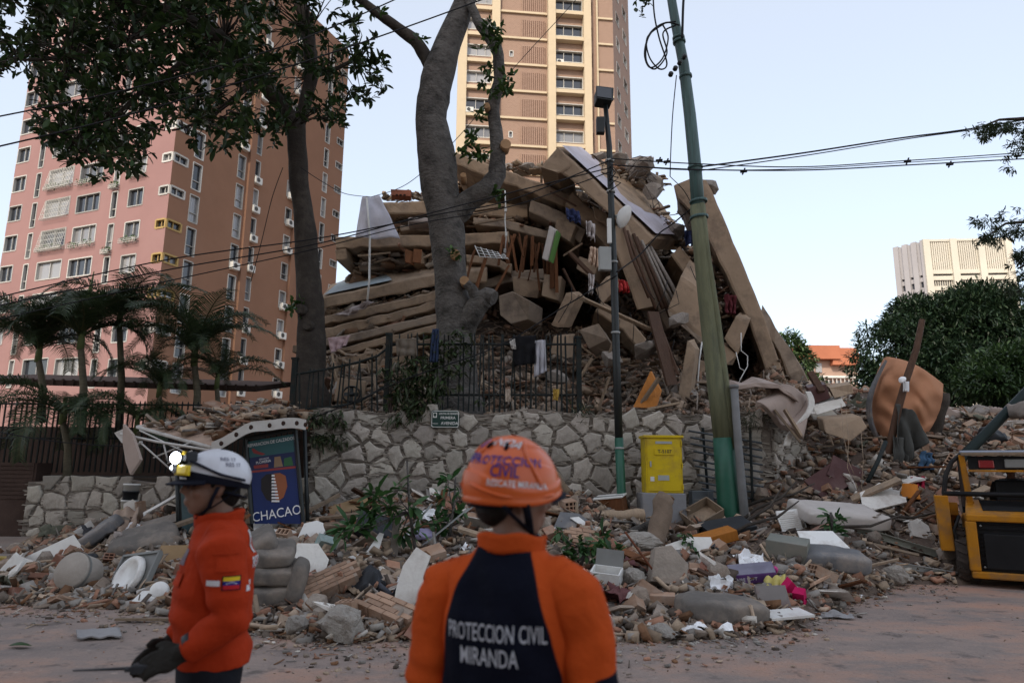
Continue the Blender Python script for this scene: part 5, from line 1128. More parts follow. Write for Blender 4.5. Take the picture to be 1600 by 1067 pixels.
b0 = P(1330, 640, 40); b0.z = 2
blob_tree('low_garden_shrub', 'low green shrubs on the plot edge below the orange roof building', b0, [BL(1320, 622, 40, 40, 12), BL(1280, 620, 40, 36, 12)], 300, .4, .14, [(.04, .075, .03), (.03, .055, .02)], .1)
TR = thing('overhanging_tree', 'feathery tree reaching in at the upper right edge', 'tree', (P(1800, 640, 14).x, 14.5, 0))
limb([(1830, 900, 46), (1815, 640, 40), (1790, 400, 36), (1770, 250, 30), (1760, 100, 22), (1740, -60, 14)], 14.5, 'trunk', TR, M_bark2, .05)
limb([(1770, 250, 20, 14.5), (1690, 205, 12, 14.2), (1610, 185, 7, 14), (1560, 188, 4, 14), (1522, 203, 2, 14)], 14, 'limb', TR, M_bark2, .03, 7)
limb([(1790, 400, 20, 14.5), (1700, 350, 12, 14.2), (1620, 345, 7, 14), (1570, 350, 4, 14), (1535, 375, 2, 14)], 14, 'limb', TR, M_bark2, .03, 7)
limb([(1790, 420, 18, 14.5), (1700, 400, 10, 14.2), (1630, 400, 6, 14), (1590, 420, 3, 14)], 14, 'limb', TR, M_bark2, .03, 7)
sp = []
for (x0, y0, x1, y1, k, sp_) in ((1700, 195, 1520, 203, 46, 9), (1620, 190, 1580, 250, 26, 9), (1700, 330, 1530, 345, 40, 10), (1640, 350, 1525, 378, 46, 8), (1640, 380, 1580, 410, 40, 10), (1650, 400, 1575, 455, 36, 9), (1660, 300, 1595, 315, 14, 8), (1800, 60, 1620, 120, 30, 20), (1560, 192, 1530, 215, 14, 5)):
    for i in range(k):
        t = random.random(); sp.append(P(x0+(x1-x0)*t+random.gauss(0, sp_), y0+(y1-y0)*t+random.gauss(0, sp_*.7), 14+random.uniform(-.6, .6)))
sp = np.array(sp); n_ = len(sp)
V, F, C_ = rosettes(sp, 22, .13, .028, [(.025, .042, .02), (.035, .055, .025)], up=-.2); obj('crown', big_mesh('crown', V, F, C_), M_leaf2, TR)
# sprig at the coil
V, F, C_ = rosettes(np.array([P(1005+random.gauss(0, 5), 5+random.gauss(0, 6), 12.6) for i in range(8)]), 6, .14, .06, GREENS); sp_o = obj('leaf_sprig', big_mesh('leaf_sprig', V, F, C_), M_leaf, label='small leaf sprig at the top edge beside the cable coil', cat='leaves')
# ---- palms
def frond_mesh(seed, L=2.0, arch=.9, n=60, twist=.5, wid=.55):
    rn = np.random.default_rng(seed); V = []; F = []; C = []
    t = np.linspace(0, 1, n+6); ang = 1.15-arch*2.1*t**1.25
    dx = np.cos(ang)*L/(n+5); dz = np.sin(ang)*L/(n+5); px_ = np.cumsum(dx); pz = np.cumsum(dz)
    mb = MB(); mb.tube([Vector((a, 0, b)) for a, b in zip(px_[::3], pz[::3])], [.022*(1-.8*q) for q in t[::3]], 5, cap=False, col=(.07, .075, .03))
    for i in range(5, n+5):
        f = t[i]; ln = wid*math.sin(min(1, (f-.08)*1.35+.12)*PI*.86+.1)*rn.uniform(.85, 1.1)
        if ln < .06: continue
        d = np.array([math.cos(ang[i]), 0, math.sin(ang[i])]); nrm = np.array([-math.sin(ang[i]), 0, math.cos(ang[i])]); p = np.array([px_[i], 0, pz[i]])
        for s_ in (-1, 1):
            dr = d*.62+np.array([0, s_*1.0, 0])+nrm*rn.uniform(.1, .45); dr /= np.linalg.norm(dr); w_ = d*.0115
            m_ = p+dr*ln*.55; e = p+dr*ln+np.array([0, 0, -ln*rn.uniform(.15, .5)]); g = rn.uniform(.7, 1.3); c = (.042*g, .066*g, .028*g)
            mb.add([p-w_, p+w_, m_+w_*1.1, m_-w_*1.1, e], [(0, 1, 2, 3), (3, 2, 4)], 0, c)
    return mb.mesh('frond')
FR = [frond_mesh(i, 2.1+.2*(i % 3), .75+.13*(i % 4), wid=.66+.08*(i % 2)) for i in range(7)]
for f in FR: f.materials.append(M_palm)
M_ptr = mat('palm_trunk', (.16, .14, .10), .9, .3, 5, .6, 12, stretch=(1, 1, 5)); M_psh = mat('green_crownshaft', (.12, .15, .06), .6, .2, 3, .1, 12)
def palm(label, px, py, base_py, Y, nf, sc=1.0, droop=0.0, seed=0, spear=False):
    top = P(px, py, Y); base = P(px+random.uniform(-6, 6), base_py, Y); base.z = max(0.9, base.z)
    t = thing('palm_tree', label, 'palm', base, 'garden palms'); r = random.Random(seed)
    MB().tube([base, base.lerp(top, .5)+Vector((.06, 0, 0)), top-Vector((0, 0, .25))], [.11*sc, .085*sc, .07*sc], 10).build('trunk', M_ptr, t)
    MB().tube([top-Vector((0, 0, .35)), top-Vector((0, 0, .1)), top+Vector((0, 0, .3))], [.085*sc, .08*sc, .03], 10).build('crownshaft', M_psh, t)
    nf = int(nf*1.35)
    for i in range(nf):
        o = obj('frond', FR[r.randrange(7)], None, None, top+Vector((0, 0, r.uniform(-.12, .1)))); o.rotation_euler = (r.uniform(-.25, .25), r.uniform(-.3, .45)+droop, i*2*PI/nf*1.0+r.uniform(-.3, .3)); s_ = sc*r.uniform(.8, 1.1); o.scale = (s_, s_, s_); child(o, t)
    if spear: MB().tube([top, top+Vector((.03, 0, .8)), top+Vector((.1, 0, 1.7))], [.05, .07, .01], 6).build('spear_leaf', M_psh, t)
palm('leftmost palm with arching fronds in front of the pink tower', 62, 545, 660, 17.4, 15, 1.0, .1, 1)
palm('tall palm with an upright green spear leaf', 128, 525, 690, 17.0, 14, 1.05, .0, 2, True)
palm('palm with drooping fronds right of the spear leaf palm', 188, 492, 690, 17.8, 14, 1.0, .2, 3)
palm('palm standing against the brown tower corner', 305, 552, 680, 17.6, 14, 1.05, .0, 4)
palm('short spreading palm beside the left tree trunk', 340, 588, 680, 18.0, 9, .8, .05, 5)
palm('low palm drooping over the garden wall', 100, 640, 760, 15.9, 13, .95, .55, 6)
palm('small palm between the brown tower palm and the fence', 250, 600, 700, 17.2, 10, .8, .2, 7)
palm('low shaded palm behind the shelter', 215, 655, 740, 16.0, 9, .75, .4, 8)
# climbing and hanging greenery on the wall top
def tuft(label, spots, L, W, cols, name='hanging_weed', up=-.3, per=6):
    V, F, C_ = rosettes(np.array(spots), per, L, W, cols, up=up); obj(name, big_mesh(name, V, F, C_), M_leaf, label=label, cat='plant', kind='stuff')
GV = [(.035, .06, .02), (.05, .075, .03), (.06, .065, .03), (.03, .045, .018)]
tuft('drooping green vine leaves tangled in the iron fence', [P(random.gauss(655, 26), random.uniform(560, 640), 13.55+random.uniform(-.1, .1)) for i in range(130)], .2, .05, GV, 'fence_vine', -.6)
tuft('green leaves in the fence beside the big trunk', [P(random.gauss(705, 14), random.uniform(515, 585), 13.6+random.uniform(-.1, .1)) for i in range(50)], .16, .05, GV, 'fence_vine', -.4)
tuft('weeds hanging over the wall below the street sign', [P(random.uniform(600, 670), random.uniform(630, 660), 13.42) for i in range(30)], .16, .03, GV, up=-.9)
tuft('weed tuft on the wall top right of the fence', [P(random.gauss(912, 8), random.gauss(640, 5), 13.4) for i in range(14)], .12, .02, GV, up=.3)
tuft('dry weeds on the wall end beside the grey pipe', [P(random.gauss(1165, 10), random.gauss(652, 8), 13.1) for i in range(24)], .22, .015, [(.08, .08, .05), (.05, .055, .03)], up=-.4)
tuft('weeds on the wall left of the bent fence', [P(random.uniform(480, 540), random.uniform(640, 700), 13.4) for i in range(50)], .18, .04, GV, up=-.7)
MB().box((P(200, 620, 19).x, 20.0, 1.8), (13, .3, 1.9)).build('dark_back_wall', M_dwall, label='dark low building wall behind the palms and fence', cat='wall')  # low wall in an even dark brown
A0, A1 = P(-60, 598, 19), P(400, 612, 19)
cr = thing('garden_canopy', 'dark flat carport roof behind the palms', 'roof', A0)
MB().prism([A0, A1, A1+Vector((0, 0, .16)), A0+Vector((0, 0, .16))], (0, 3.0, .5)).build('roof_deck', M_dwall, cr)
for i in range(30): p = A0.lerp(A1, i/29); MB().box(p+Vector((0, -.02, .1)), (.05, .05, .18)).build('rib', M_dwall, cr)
# ------------------------------------------------------------------ street rubble heap
HPX = [-80, 0, 60, 130, 200, 280, 400, 480, 560, 650, 730, 870, 940, 1000, 1070, 1150, 1230, 1300, 1400, 1480, 1560, 1700]
HFY = [925, 938, 945, 950, 950, 962, 985, 1000, 1006, 1003, 1003, 1003, 1003, 1003, 1000, 995, 985, 950, 912, 915, 905, 890]
HCY = [880, 872, 856, 830, 806, 800, 800, 800, 792, 782, 774, 772, 778, 800, 803, 800, 790, 772, 760, 750, 745, 740]
C2X = [1150, 1175, 1205, 1260, 1330, 1400, 1480, 1600, 1750]; C2Y = [690, 645, 604, 600, 606, 616, 640, 650, 650]
YB, YB2 = 13.0, 17.6
_F = np.array([G(a, b).y for a, b in zip(HPX, HFY)]); _Cz = np.array([P(a, b, YB).z for a, b in zip(HPX, HCY)]); _C2z = np.array([P(a, b, YB2).z for a, b in zip(C2X, C2Y)])
def hz(x, Y, bumps=True):
    px = 800+FOC*x/(.983*Y); yf = np.interp(px, HPX, _F); zc = np.interp(px, HPX, _Cz); s = (Y-yf)/(YB-yf)
    if s <= 0: return -.06
    if s < 1: z = zc*(.62*s**.75+.38*s*s)
    else:
        z = zc
        if px > 1150: q = min(1.0, (Y-YB)/(YB2-YB)); z = zc+(np.interp(px, C2X, _C2z)-zc)*float(sm(1150, 1200, px))*(q**.8)
    if bumps: z += (.10*noise.noise(Vector((x*1.3, Y*1.3, 0)))+.07*noise.noise(Vector((x*3.1, Y*3.1, 4))))*min(1, s*4)
    return float(z)
def H(px, py, lift=0.0):
    """where the ray through a pixel meets the heap (or the street)"""
    d = ray(px, py); t0 = None
    for k in range(330):
        Y = 4.5+k*.05; p = EYE+d*(Y/d.y)
        if p.z <= max(0, hz(p.x, p.y, False)): return p+Vector((0, 0, lift))
    return P(px, py, 13.2)+Vector((0, 0, lift))
mb = MB(); NU, NV = 190, 56
def _hp(i, j):
    px = -80+1780*i/NU; s = j/NV; yf = np.interp(px, HPX, _F)
    Y = yf-.1+(YB2+2.5-yf+.1)*s if px > 1150 else yf-.1+(YB+.6-yf)*s
    if 1120 < px <= 1150: pass
    x = (px-800)*.983*Y/FOC; return (x, Y, hz(x, Y))
mb.add([_hp(i, j) for j in range(NV+1) for i in range(NU+1)], [(j*(NU+1)+i, j*(NU+1)+i+1, (j+1)*(NU+1)+i+1, (j+1)*(NU+1)+i) for j in range(NV) for i in range(NU)], smooth=True)
M_heap = mat('rubble_fines', (.13, .096, .077), .97, .4, 4, 1.0, 16, stain=(.06, .046, .038), samt=.7, sscale=2.5)  # darker than the pieces on it: gap shade put into the colour
mb.build('rubble_fines', M_heap, kind='stuff', label='crushed rubble fines of the street heap', cat='rubble')
def heap_spot(pmin=-40, pmax=1640, low=0.0, high=1.0):
    while True:
        px = random.uniform(pmin, pmax); yf = np.interp(px, HPX, _F); yb = YB2+1 if px > 1180 else YB+.2
        s = random.uniform(low, high)**1.25; Y = yf+(yb-yf)*s; x = (px-800)*.983*Y/FOC
        if px > 1475 and Y < 12.2: continue
        return px, x, Y, hz(x, Y)
n = 19000; pos = np.zeros((n, 3)); siz = np.zeros(n)
for i in range(n):
    px, x, Y, z = heap_spot(); pos[i] = (x, Y, z+random.uniform(-.01, .05)); siz[i] = .03+.17*random.random()**2.4+(.1*random.random() if px > 1150 and Y > 13 else 0)
obj('rubble_fragments', fragments(pos, siz, stick=.22, tilt=1.1), M_frag, kind='stuff', label='small rubble fragments covering the street heap', cat='rubble')
n = 2600; pos = np.zeros((n, 3)); siz = np.zeros(n)
for i in range(n):
    px = random.uniform(-60, 1480); yf = np.interp(px, HPX, _F); Y = yf+.1-abs(random.gauss(0, .55)); x = (px-800)*.983*Y/FOC; pos[i] = (x, Y, .01); siz[i] = .012+.05*random.random()**3
obj('street_crumbs', fragments(pos, siz, stick=.2, tilt=.4), M_frag, kind='stuff', label='crumbs and splinters strewn on the street', cat='rubble')
n = 900; pos = np.stack([RNG.uniform(-9, 8, n), RNG.uniform(3.5, 9.5, n), np.full(n, .008)], 1); obj('street_crumbs', fragments(pos, RNG.uniform(.006, .022, n), stick=.2, tilt=.2), M_frag, kind='stuff', label='fine grit scattered over the open street', cat='rubble')
# ---- pieces one can pick out
ZONES = [(260, 'at the left end of the heap'), (420, 'in the heap under the shelter'), (660, 'in the heap before the blue poster and sapling'), (860, 'in the heap behind the orange helmets'), (1080, 'in the heap below the yellow cabinet'), (1280, 'in the heap before the leaning pole'), (9999, 'in the heap beside the loader')]
def zone(px):
    for a, s in ZONES:
        if px < a: return s
M_conc = [mat('concrete_lump_a', (.29, .245, .205), .95, .25, 4, .9, 14, rand=.25, stain=(.24, .165, .125), samt=.6), mat('concrete_lump_b', (.31, .245, .195), .95, .22, 4, .8, 14, rand=.25, stain=(.22, .15, .11), samt=.5)]
M_brk = mat('clay_brick', (.30, .155, .105), .92, .22, 5, .6, 18, rand=.3, hrand=.01, stain=(.33, .26, .21), samt=.75, sscale=3)
M_brk2 = mat('pale_clay_block', (.35, .225, .155), .92, .2, 5, .6, 18, rand=.22, stain=(.36, .3, .25), samt=.7, sscale=3)
M_plas = mat('white_plaster', (.70, .67, .62), .9, .1, 3, .35, 14, rand=.15, stain=(.33, .27, .23), samt=.6, sscale=2)
M_paper = mat('paper', (.8, .8, .81), .85, .06, 3, .1, 10, rand=.1)
ROCKS = [rock_mesh(100+i, 20+4*(i % 4), 'concrete_lump') for i in range(14)]; ROCKS2 = [rock_mesh(200+i, 14, 'brick_fragment') for i in range(8)]
for i, q in enumerate(ROCKS): q.materials.append(M_conc[i % 2])
for q in ROCKS2: q.materials.append(M_brk)
def jbox(name, sz, mt, jit=.06, bites=True):
    mb = MB(); mb.box((0, 0, 0), sz, None, 0, None, jit); me = mb.mesh(name)
    if bites:
        bm = bmesh.new(); bm.from_mesh(me); bmesh.ops.subdivide_edges(bm, edges=bm.edges, cuts=1, use_grid_fill=True)
        for v in bm.verts:
            if random.random() < .5: v.co *= random.uniform(.86, 1.0)
        bm.to_mesh(me); bm.free()
    me.materials.append(mt); return me
for q in ROCKS2:
    q.transform(Matrix.Scale(.11, 4))
BRK = [jbox('brick_fragment', (random.uniform(.14, .26), random.uniform(.1, .14), random.uniform(.06, .1)), M_brk if i % 3 else M_brk2) for i in range(10)]+ROCKS2[:3]
SLB = [jbox('plaster_slab', (random.uniform(.25, .6), random.uniform(.2, .4), random.uniform(.03, .06)), [M_plas, M_conc[0], M_plas, M_brk2, M_conc[1]][i % 5], .2) for i in range(15)]
BRD = [MB().box((0, 0, 0), (random.uniform(.5, 1.3), random.uniform(.05, .16), random.uniform(.018, .04)), jit=.04).mesh('wood_board') for i in range(10)]
for i, q in enumerate(BRD): q.materials.append([M_plank, M_plank, M_wood, M_dkwood][i % 4])
M_recess_shade = mat('painted_hole_shade', (.05, .03, .024), 1, .1, bump=0)  # dark tone standing in for the shade inside block and rim holes
def hollow_mesh(name, L=.3, W=.2, Hh=.14, nx=2, ny=3, mt=None, brk=0.0):
    """hollow clay block: end faces with shallow square tunnels, closed by a painted shade tone"""
    mb = MB(); x0 = L/2; us = [-W/2]; vs_ = [-Hh/2]; t = .016
    cw_ = (W-t*(ny+1))/ny; chh = (Hh-t*(nx+1))/nx
    for i in range(ny): us += [us[-1]+t, us[-1]+t+cw_]
    us.append(W/2)
    for i in range(nx): vs_ += [vs_[-1]+t, vs_[-1]+t+chh]
    vs_.append(Hh/2)
    for sx in (-x0, x0):
        for i in range(len(us)-1):
            for j in range(len(vs_)-1):
                c = [(sx, us[i], vs_[j]), (sx, us[i+1], vs_[j]), (sx, us[i+1], vs_[j+1]), (sx, us[i], vs_[j+1])]
                if i % 2 and j % 2:
                    dp = sx*.72 if True else 0; k = [(dp, a[1], a[2]) for a in c]
                    mb.add(c+k, [(0, 1, 5, 4), (1, 2, 6, 5), (2, 3, 7, 6), (3, 0, 4, 7)], 0); mb.add(k, [(0, 1, 2, 3)], 1)
                else: mb.add(c, [(0, 1, 2, 3)], 0)
    a, b = W/2, Hh/2
    for s in (-1, 1):
        mb.add([(-x0, a*s, -b), (x0, a*s, -b), (x0, a*s, b), (-x0, a*s, b)], [(0, 1, 2, 3)]); mb.add([(-x0, -a, b*s), (x0, -a, b*s), (x0, a, b*s), (-x0, a, b*s)], [(0, 1, 2, 3)])
    me = mb.mesh(name); me.materials.append(mt or M_brk2); me.materials.append(M_recess_shade); return me
HOL = [hollow_mesh('hollow_block', .3, .2, .14, 2, 3, M_brk2), hollow_mesh('hollow_block', .22, .16, .11, 2, 2, M_brk), hollow_mesh('hollow_block', .26, .2, .1, 1, 3, M_brk2), hollow_mesh('hollow_block', .16, .2, .14, 2, 3, M_brk)]
STREWN = []
def strew(name, meshes, n, label, cat, sc=(.7, 1.3), tilt=.6, lift=.03, sizes=None, low=0, high=1, pmin=-40, pmax=1620):
    for i in range(n):
        px, x, Y, z = heap_spot(pmin, pmax, low, high); s_ = random.uniform(*sc) if sizes is None else random.choice(sizes)*random.uniform(.8, 1.2)
        word = 'small' if s_ < sc[0]+(sc[1]-sc[0])*.34 else ('large' if s_ > sc[0]+(sc[1]-sc[0])*.67 else 'medium')
        o = obj(name, random.choice(meshes), None, None, (x, Y, max(.01, z)+lift*s_), label=f'{word} {label} {zone(px)}', cat=cat, group=f'loose {cat}s of the street heap'); STREWN.append((o, f'{word} {label}'))
        o.rotation_euler = (random.gauss(0, tilt), random.gauss(0, tilt), random.uniform(0, 6.3)); o.scale = (s_, s_, s_*random.uniform(.8, 1.1))
strew('concrete_lump', ROCKS, 230, 'broken concrete lump', 'concrete lump', (.05, .17), .8, .3)
strew('brick_fragment', BRK, 290, 'broken red brick', 'brick', (.6, 1.35), .7, .04)
strew('hollow_block', HOL, 110, 'hollow clay block', 'clay block', (.7, 1.15), .6, .06)
strew('plaster_slab', SLB, 230, 'flat slab of broken plaster', 'plaster slab', (.5, 1.3), .45, .05)
strew('wood_board', BRD, 170, 'loose wooden board', 'board', (.5, 1.2), .3, .07)
def crumple(seed, w_=.3, h_=.24, amp=.06, smooth=False):
    rn = random.Random(seed); mb = MB(); mb.sheet(lambda a, b: Vector(((a-.5)*w_+noise.noise(Vector((a*3, b*3, seed)))*amp*.5, (b-.5)*h_+noise.noise(Vector((a*3, b*3, seed+9)))*amp*.5, amp*noise.noise(Vector((a*2.6, b*2.6, seed+5)))+amp*.5*noise.noise(Vector((a*7, b*7, seed+3))))), 12, 10, .003, smooth=smooth); return mb.mesh('paper_scrap')
PAP = [crumple(i, random.uniform(.12, .3), random.uniform(.12, .25), .08) for i in range(6)]
for q in PAP: q.materials.append(M_paper)
strew('paper_scrap', PAP, 55, 'crumpled white paper scrap', 'paper', (.5, 1.1), .4, .05)
CLO = []
for i, c in enumerate([(.05, .05, .055), (.2, .16, .13), (.07, .075, .09), (.33, .28, .25), (.14, .06, .06), (.12, .12, .09)]):
    q = crumple(40+i, .5, .36, .17, True); q.materials.append(M_cloth('rag_%s' % 'grey tan blue cream maroon olive'.split()[i], c)); q.name = 'rag'; CLO.append(q)
strew('rag', CLO, 46, 'crumpled rag', 'rag', (.5, 1.2), .4, .08)
# ------------------------------------------------------------------ picked-out objects in the heap
def thick(fn, nu, nv, vec):
    """a padded sheet: front surface and the same carried back by vec, closed round the edge"""
    mb = MB(); mb.grid(fn, nu, nv); k = len(mb.v); vec = Vector(vec); fr = [Vector(v) for v in mb.v]
    mb.add([v+vec for v in fr], [(j*(nu+1)+i, (j+1)*(nu+1)+i, (j+1)*(nu+1)+i+1, j*(nu+1)+i+1) for j in range(nv) for i in range(nu)], smooth=True)
    ring = [i for i in range(nu)]+[j*(nu+1)+nu for j in range(nv)]+[nv*(nu+1)+i for i in range(nu, 0, -1)]+[j*(nu+1) for j in range(nv, 0, -1)]
    for a, c in zip(ring, ring[1:]+ring[:1]): mb.f.append((c, a, k+a, k+c)); mb.m.append(0); mb.c.append(None); mb.sm.append(False)
    return mb
def put(name, mb_or_me, label, cat, px, py, rot=(0, 0, 0), mt=None, lift=0.0, bevel=0, sc=1.0):
    me = mb_or_me.mesh(name) if isinstance(mb_or_me, MB) else mb_or_me
    o = obj(name, me, mt, None, H(px, py, lift), label=label, cat=cat, bevel=bevel); o.rotation_euler = rot; o.scale = (sc, sc, sc); return o
def box(sz, jit=0.0): return MB().box((0, 0, 0), sz, jit=jit)
def pillow(w_, h_, d_, e=.4, nu=48, nv=26, dent=.03, seed=0):
    f = lambda c, q: math.copysign(abs(c)**q, c)
    def fn(a, b):
        u = a*2*PI; v = (b-.5)*PI; x = f(math.cos(v), e)*f(math.cos(u), e)*w_/2; y = f(math.cos(v), e)*f(math.sin(u), e)*h_/2; z = f(math.sin(v), max(.35, e))*d_/2
        return Vector((x, y, z+dent*noise.noise(Vector((x*4+seed, y*4, z*3)))+dent*.45*noise.noise(Vector((x*13+seed, y*13, z*9))))) 
    return MB().grid(fn, nu, nv)
def poly_slab(pts, th):
    return MB().prism([(a, b, -th/2) for a, b in pts], (0, 0, th))
M_sofa = mat('grey_upholstery', (.15, .135, .122), .95, .2, 3, .6, 9, stain=(.3, .245, .2), samt=.8, sscale=2.4); M_grmat = mat('grey_mattress', (.15, .15, .155), .9, .2, 3, .5, 9, stain=(.32, .27, .23), samt=.85, sscale=2)
M_cer = mat('white_ceramic', (.74, .73, .70), .3, .06, 3, .02, 10, stain=(.38, .32, .27), samt=.6, sscale=2.5, spec=.5); M_grtr = mat('grey_plastic_tray', (.2, .2, .19), .5, .12, 3, .1, 12)
M_dkpl = mat('dark_plastic', (.03, .032, .036), .5, .2, 4, .1, 12); M_maroon = mat('maroon_laminate', (.085, .038, .036), .5, .2, 4, .2, 16, stain=(.16, .11, .1), samt=.6)
M_tan = mat('tan_carton', (.33, .22, .12), .85, .15, 3, .1, 12, stain=(.25, .19, .14), samt=.5); M_stl = mat('galvanised_steel', (.3, .31, .31), .45, .2, 4, .1, 14, metal=.6)
FW = Vector((0, -1, 0))
# left end
lt = thing('shower_tray', 'square grey tray with a round white basin leaning in the heap', 'basin', H(205, 925))
c = H(207, 918, .12); rt = ROT(R(62), R(-8), R(-28))
MB().box(c, (.74, .62, .05), rt, jit=.02).build('tray', M_grtr, lt, bevel=.015); MB().lathe([(.0, .02), (.22, .02), (.26, .06), (.25, .11), (.2, .12), (.17, .09), (.0, .08)], 26, c, rt, close=False).build('basin', M_cer, lt)
for s_ in ((-.36, 0, .02, .6), (.36, 0, .02, .6)): MB().box(c+rt @ Vector((s_[0], s_[1], .03)), (.03, .6, .05), rt).build('rim', M_grtr, lt)
MB().box(c+rt @ Vector((0, .3, .03)), (.74, .03, .05), rt).build('rim', M_grtr, lt)
tk = thing('round_tank', 'dusty white drum lid end lying at the heap foot', 'drum', H(120, 925)); c = H(121, 918, .18); rt = ROT(R(70), R(10), R(-12))
MB().lathe([(.0, -.18), (.2, -.18), (.23, -.15), (.235, .15), (.22, .17), (.0, .18)], 28, c, rt, close=False).build('drum_body', mat('dusty_ceramic', (.36, .32, .28), .85, .15, 4, .4, 14, stain=(.25, .19, .15), samt=.6), tk)
MB().lathe([(.245, .1), (.25, .12), (.245, .14)], 28, c, rt, close=False).build('band', M_grtr, tk)
put('grey_cushion', pillow(.95, .7, .45, .6, dent=.05), 'big grey stuffed cushion under the planks at the left', 'cushion', 225, 862, (R(20), R(-15), .3), M_sofa, .1)
put('wood_plank', box((1.9, .22, .05)), 'long brown plank slanting up behind the left worker', 'plank', 255, 845, (R(10), R(-20), .25), M_plank, .18)
put('wood_plank', box((1.5, .3, .04)), 'grey plank slanting under the window frame', 'plank', 285, 820, (R(25), R(-16), .3), M_raw, .15)
put('board_panel', box((.5, .32, .03)), 'plain ochre cardboard panel beside the left worker', 'panel', 277, 876, (R(65), 0, .2), M_tan, .06)
wf = thing('window_frame', 'empty white window frame tilted on the left heap', 'window frame', H(258, 815)); c = H(256, 812, .12); rt = ROT(R(60), R(-32), R(10))
for a, b, w_, h_ in ((0, .2, .66, .05), (0, -.2, .66, .05), (.31, 0, .05, .36), (-.31, 0, .05, .36)): MB().box(c+rt @ Vector((a, b, 0)), (w_, h_, .05), rt).build('frame_bar', M_cer, wf)
put('ceramic_pieces', poly_slab([(-.22, -.1), (.2, -.12), (.25, .02), (.1, .12), (-.15, .1)], .05), 'broken white ceramic plate at the street edge', 'ceramic', 240, 940, (R(25), 0, .3), M_cer, .05)
put('ceramic_pieces', MB().lathe([(0, 0), (.09, 0), (.11, .05), (.1, .1), (.07, .11), (0, .12)], 16, close=False), 'broken white ceramic bowl beside the plate', 'ceramic', 250, 935, (R(60), .3, 0), M_cer, .07)
put('ceramic_pieces', box((.26, .07, .05), .1), 'broken white ceramic rail beside the bowl', 'ceramic', 232, 930, (0, -.3, .4), M_cer, .08)
put('hollow_block', HOL[0], 'pale hollow block standing on end in the upper left heap', 'clay block', 219, 808, (0, R(80), .6), None, .12, sc=1.1)
put('plaster_slab', poly_slab([(-.1, -.16), (.14, -.14), (.16, .1), (.0, .2), (-.14, .12)], .05), 'white plaster shard beside the standing hollow block', 'plaster slab', 204, 808, (R(80), 0, .3), M_plas, .12)
put('paper_sheet', crumple(77, .32, .2, .05), 'white paper sheet high on the left heap', 'paper', 212, 832, (R(35), .1, 0), M_paper, .08)
put('mattress', pillow(1.1, .8, .22, .3, dent=.05, seed=4), 'dark grey mattress end in the left heap', 'mattress', 135, 850, (R(10), R(-35), .2), M_grmat, .05)
drape('rag_bundle', 'beige cloth bundle on the upper left heap', 'cloth', [H(176, 815, .2), H(215, 812, .22), H(210, 845, .08), H(168, 845, .08)], M_cloth('beige_cloth', (.36, .27, .21)), .05, .06, seed=21)
put('black_bag', pillow(.3, .26, .2, .8, dent=.08), 'small black bag in the left rubble', 'bag', 133, 886, (0, 0, .4), M_dkpl, .08)
bk_ = thing('bucket_stack', 'stack of white and yellow plastic buckets by the low wall', 'bucket', (P(198, 822, 14.2).x, 14.2, P(198, 822, 14.2).z)); bb0 = P(198, 815, 14.2)
for i, (mt_i, h0) in enumerate(((M_yel, 0), (M_white, .2), (M_dkpl, .38), (M_white, .52))):
    MB().lathe([(.13, h0), (.15, h0+.2), (.16, h0+.2), (.16, h0+.23), (.13, h0+.23)], 22, bb0, ROT(0, R(2), 0)).build('bucket', mt_i, bk_)
# armchair
ar = thing('broken_armchair', 'grey overstuffed armchair lying on its side behind the left worker', 'armchair', H(420, 955)); c = H(418, 948, .0)
for dx, dz, w_, h_, d_, rx, ry, e in ((0, .14, .62, .5, .24, .15, -.1, .45), (.03, .36, .6, .5, .22, .2, .05, .45), (-.05, .56, .55, .5, .2, .3, .0, .45), (.28, .25, .2, .45, .52, .0, .2, .55), (-.22, .66, .45, .4, .2, .5, -.5, .45)):
    o = pillow(w_, h_, d_, e, dent=.03, seed=dx*9).build('cushion', M_sofa, None, c+Vector((dx, .12, dz))); o.rotation_euler = (rx, ry, .2); child(o, ar)
# masonry with mortar joints
def masonry(label, px, py, nx, ny, bl, bh, th, rot, lift):
    t = thing('masonry_piece', label, 'masonry', H(px, py)); c = H(px, py, lift); rt = ROT(*rot); me = jbox('brick', (bl-.012, bh-.012, th), M_brk2, .02, False)
    MB().box(c, (nx*bl-.03, ny*bh-.03, th*.86), rt).build('mortar', M_conc[1], t)
    for j in range(ny):
        for i in range(nx):
            if random.random() < .06 and i in (0, nx-1): continue
            p = c+rt @ Vector(((i-nx/2+.5+(.25 if j % 2 else -.25))*bl, (j-ny/2+.5)*bh, random.uniform(-.004, .006))); o = obj('brick', me, None, None, p); o.rotation_euler = rt.to_euler(); child(o, t)
masonry('fallen wall piece of clay bricks lying flat below the sapling', 503, 932, 4, 5, .2, .07, .14, (R(28), R(-22), R(22)), .12)
masonry('tilted brick wall piece at the street edge right of the boulder', 606, 972, 3, 4, .19, .075, .16, (R(20), R(12), R(-30)), .1)
masonry('brick wall chunk below the cabinet rubble', 905, 850, 2, 4, .2, .075, .13, (R(40), R(8), R(15)), .08)
M_bould = mat('grey_boulder', (.34, .31, .275), .97, .22, 5, 1.0, 16, stain=(.22, .18, .15), samt=.6, sscale=3)
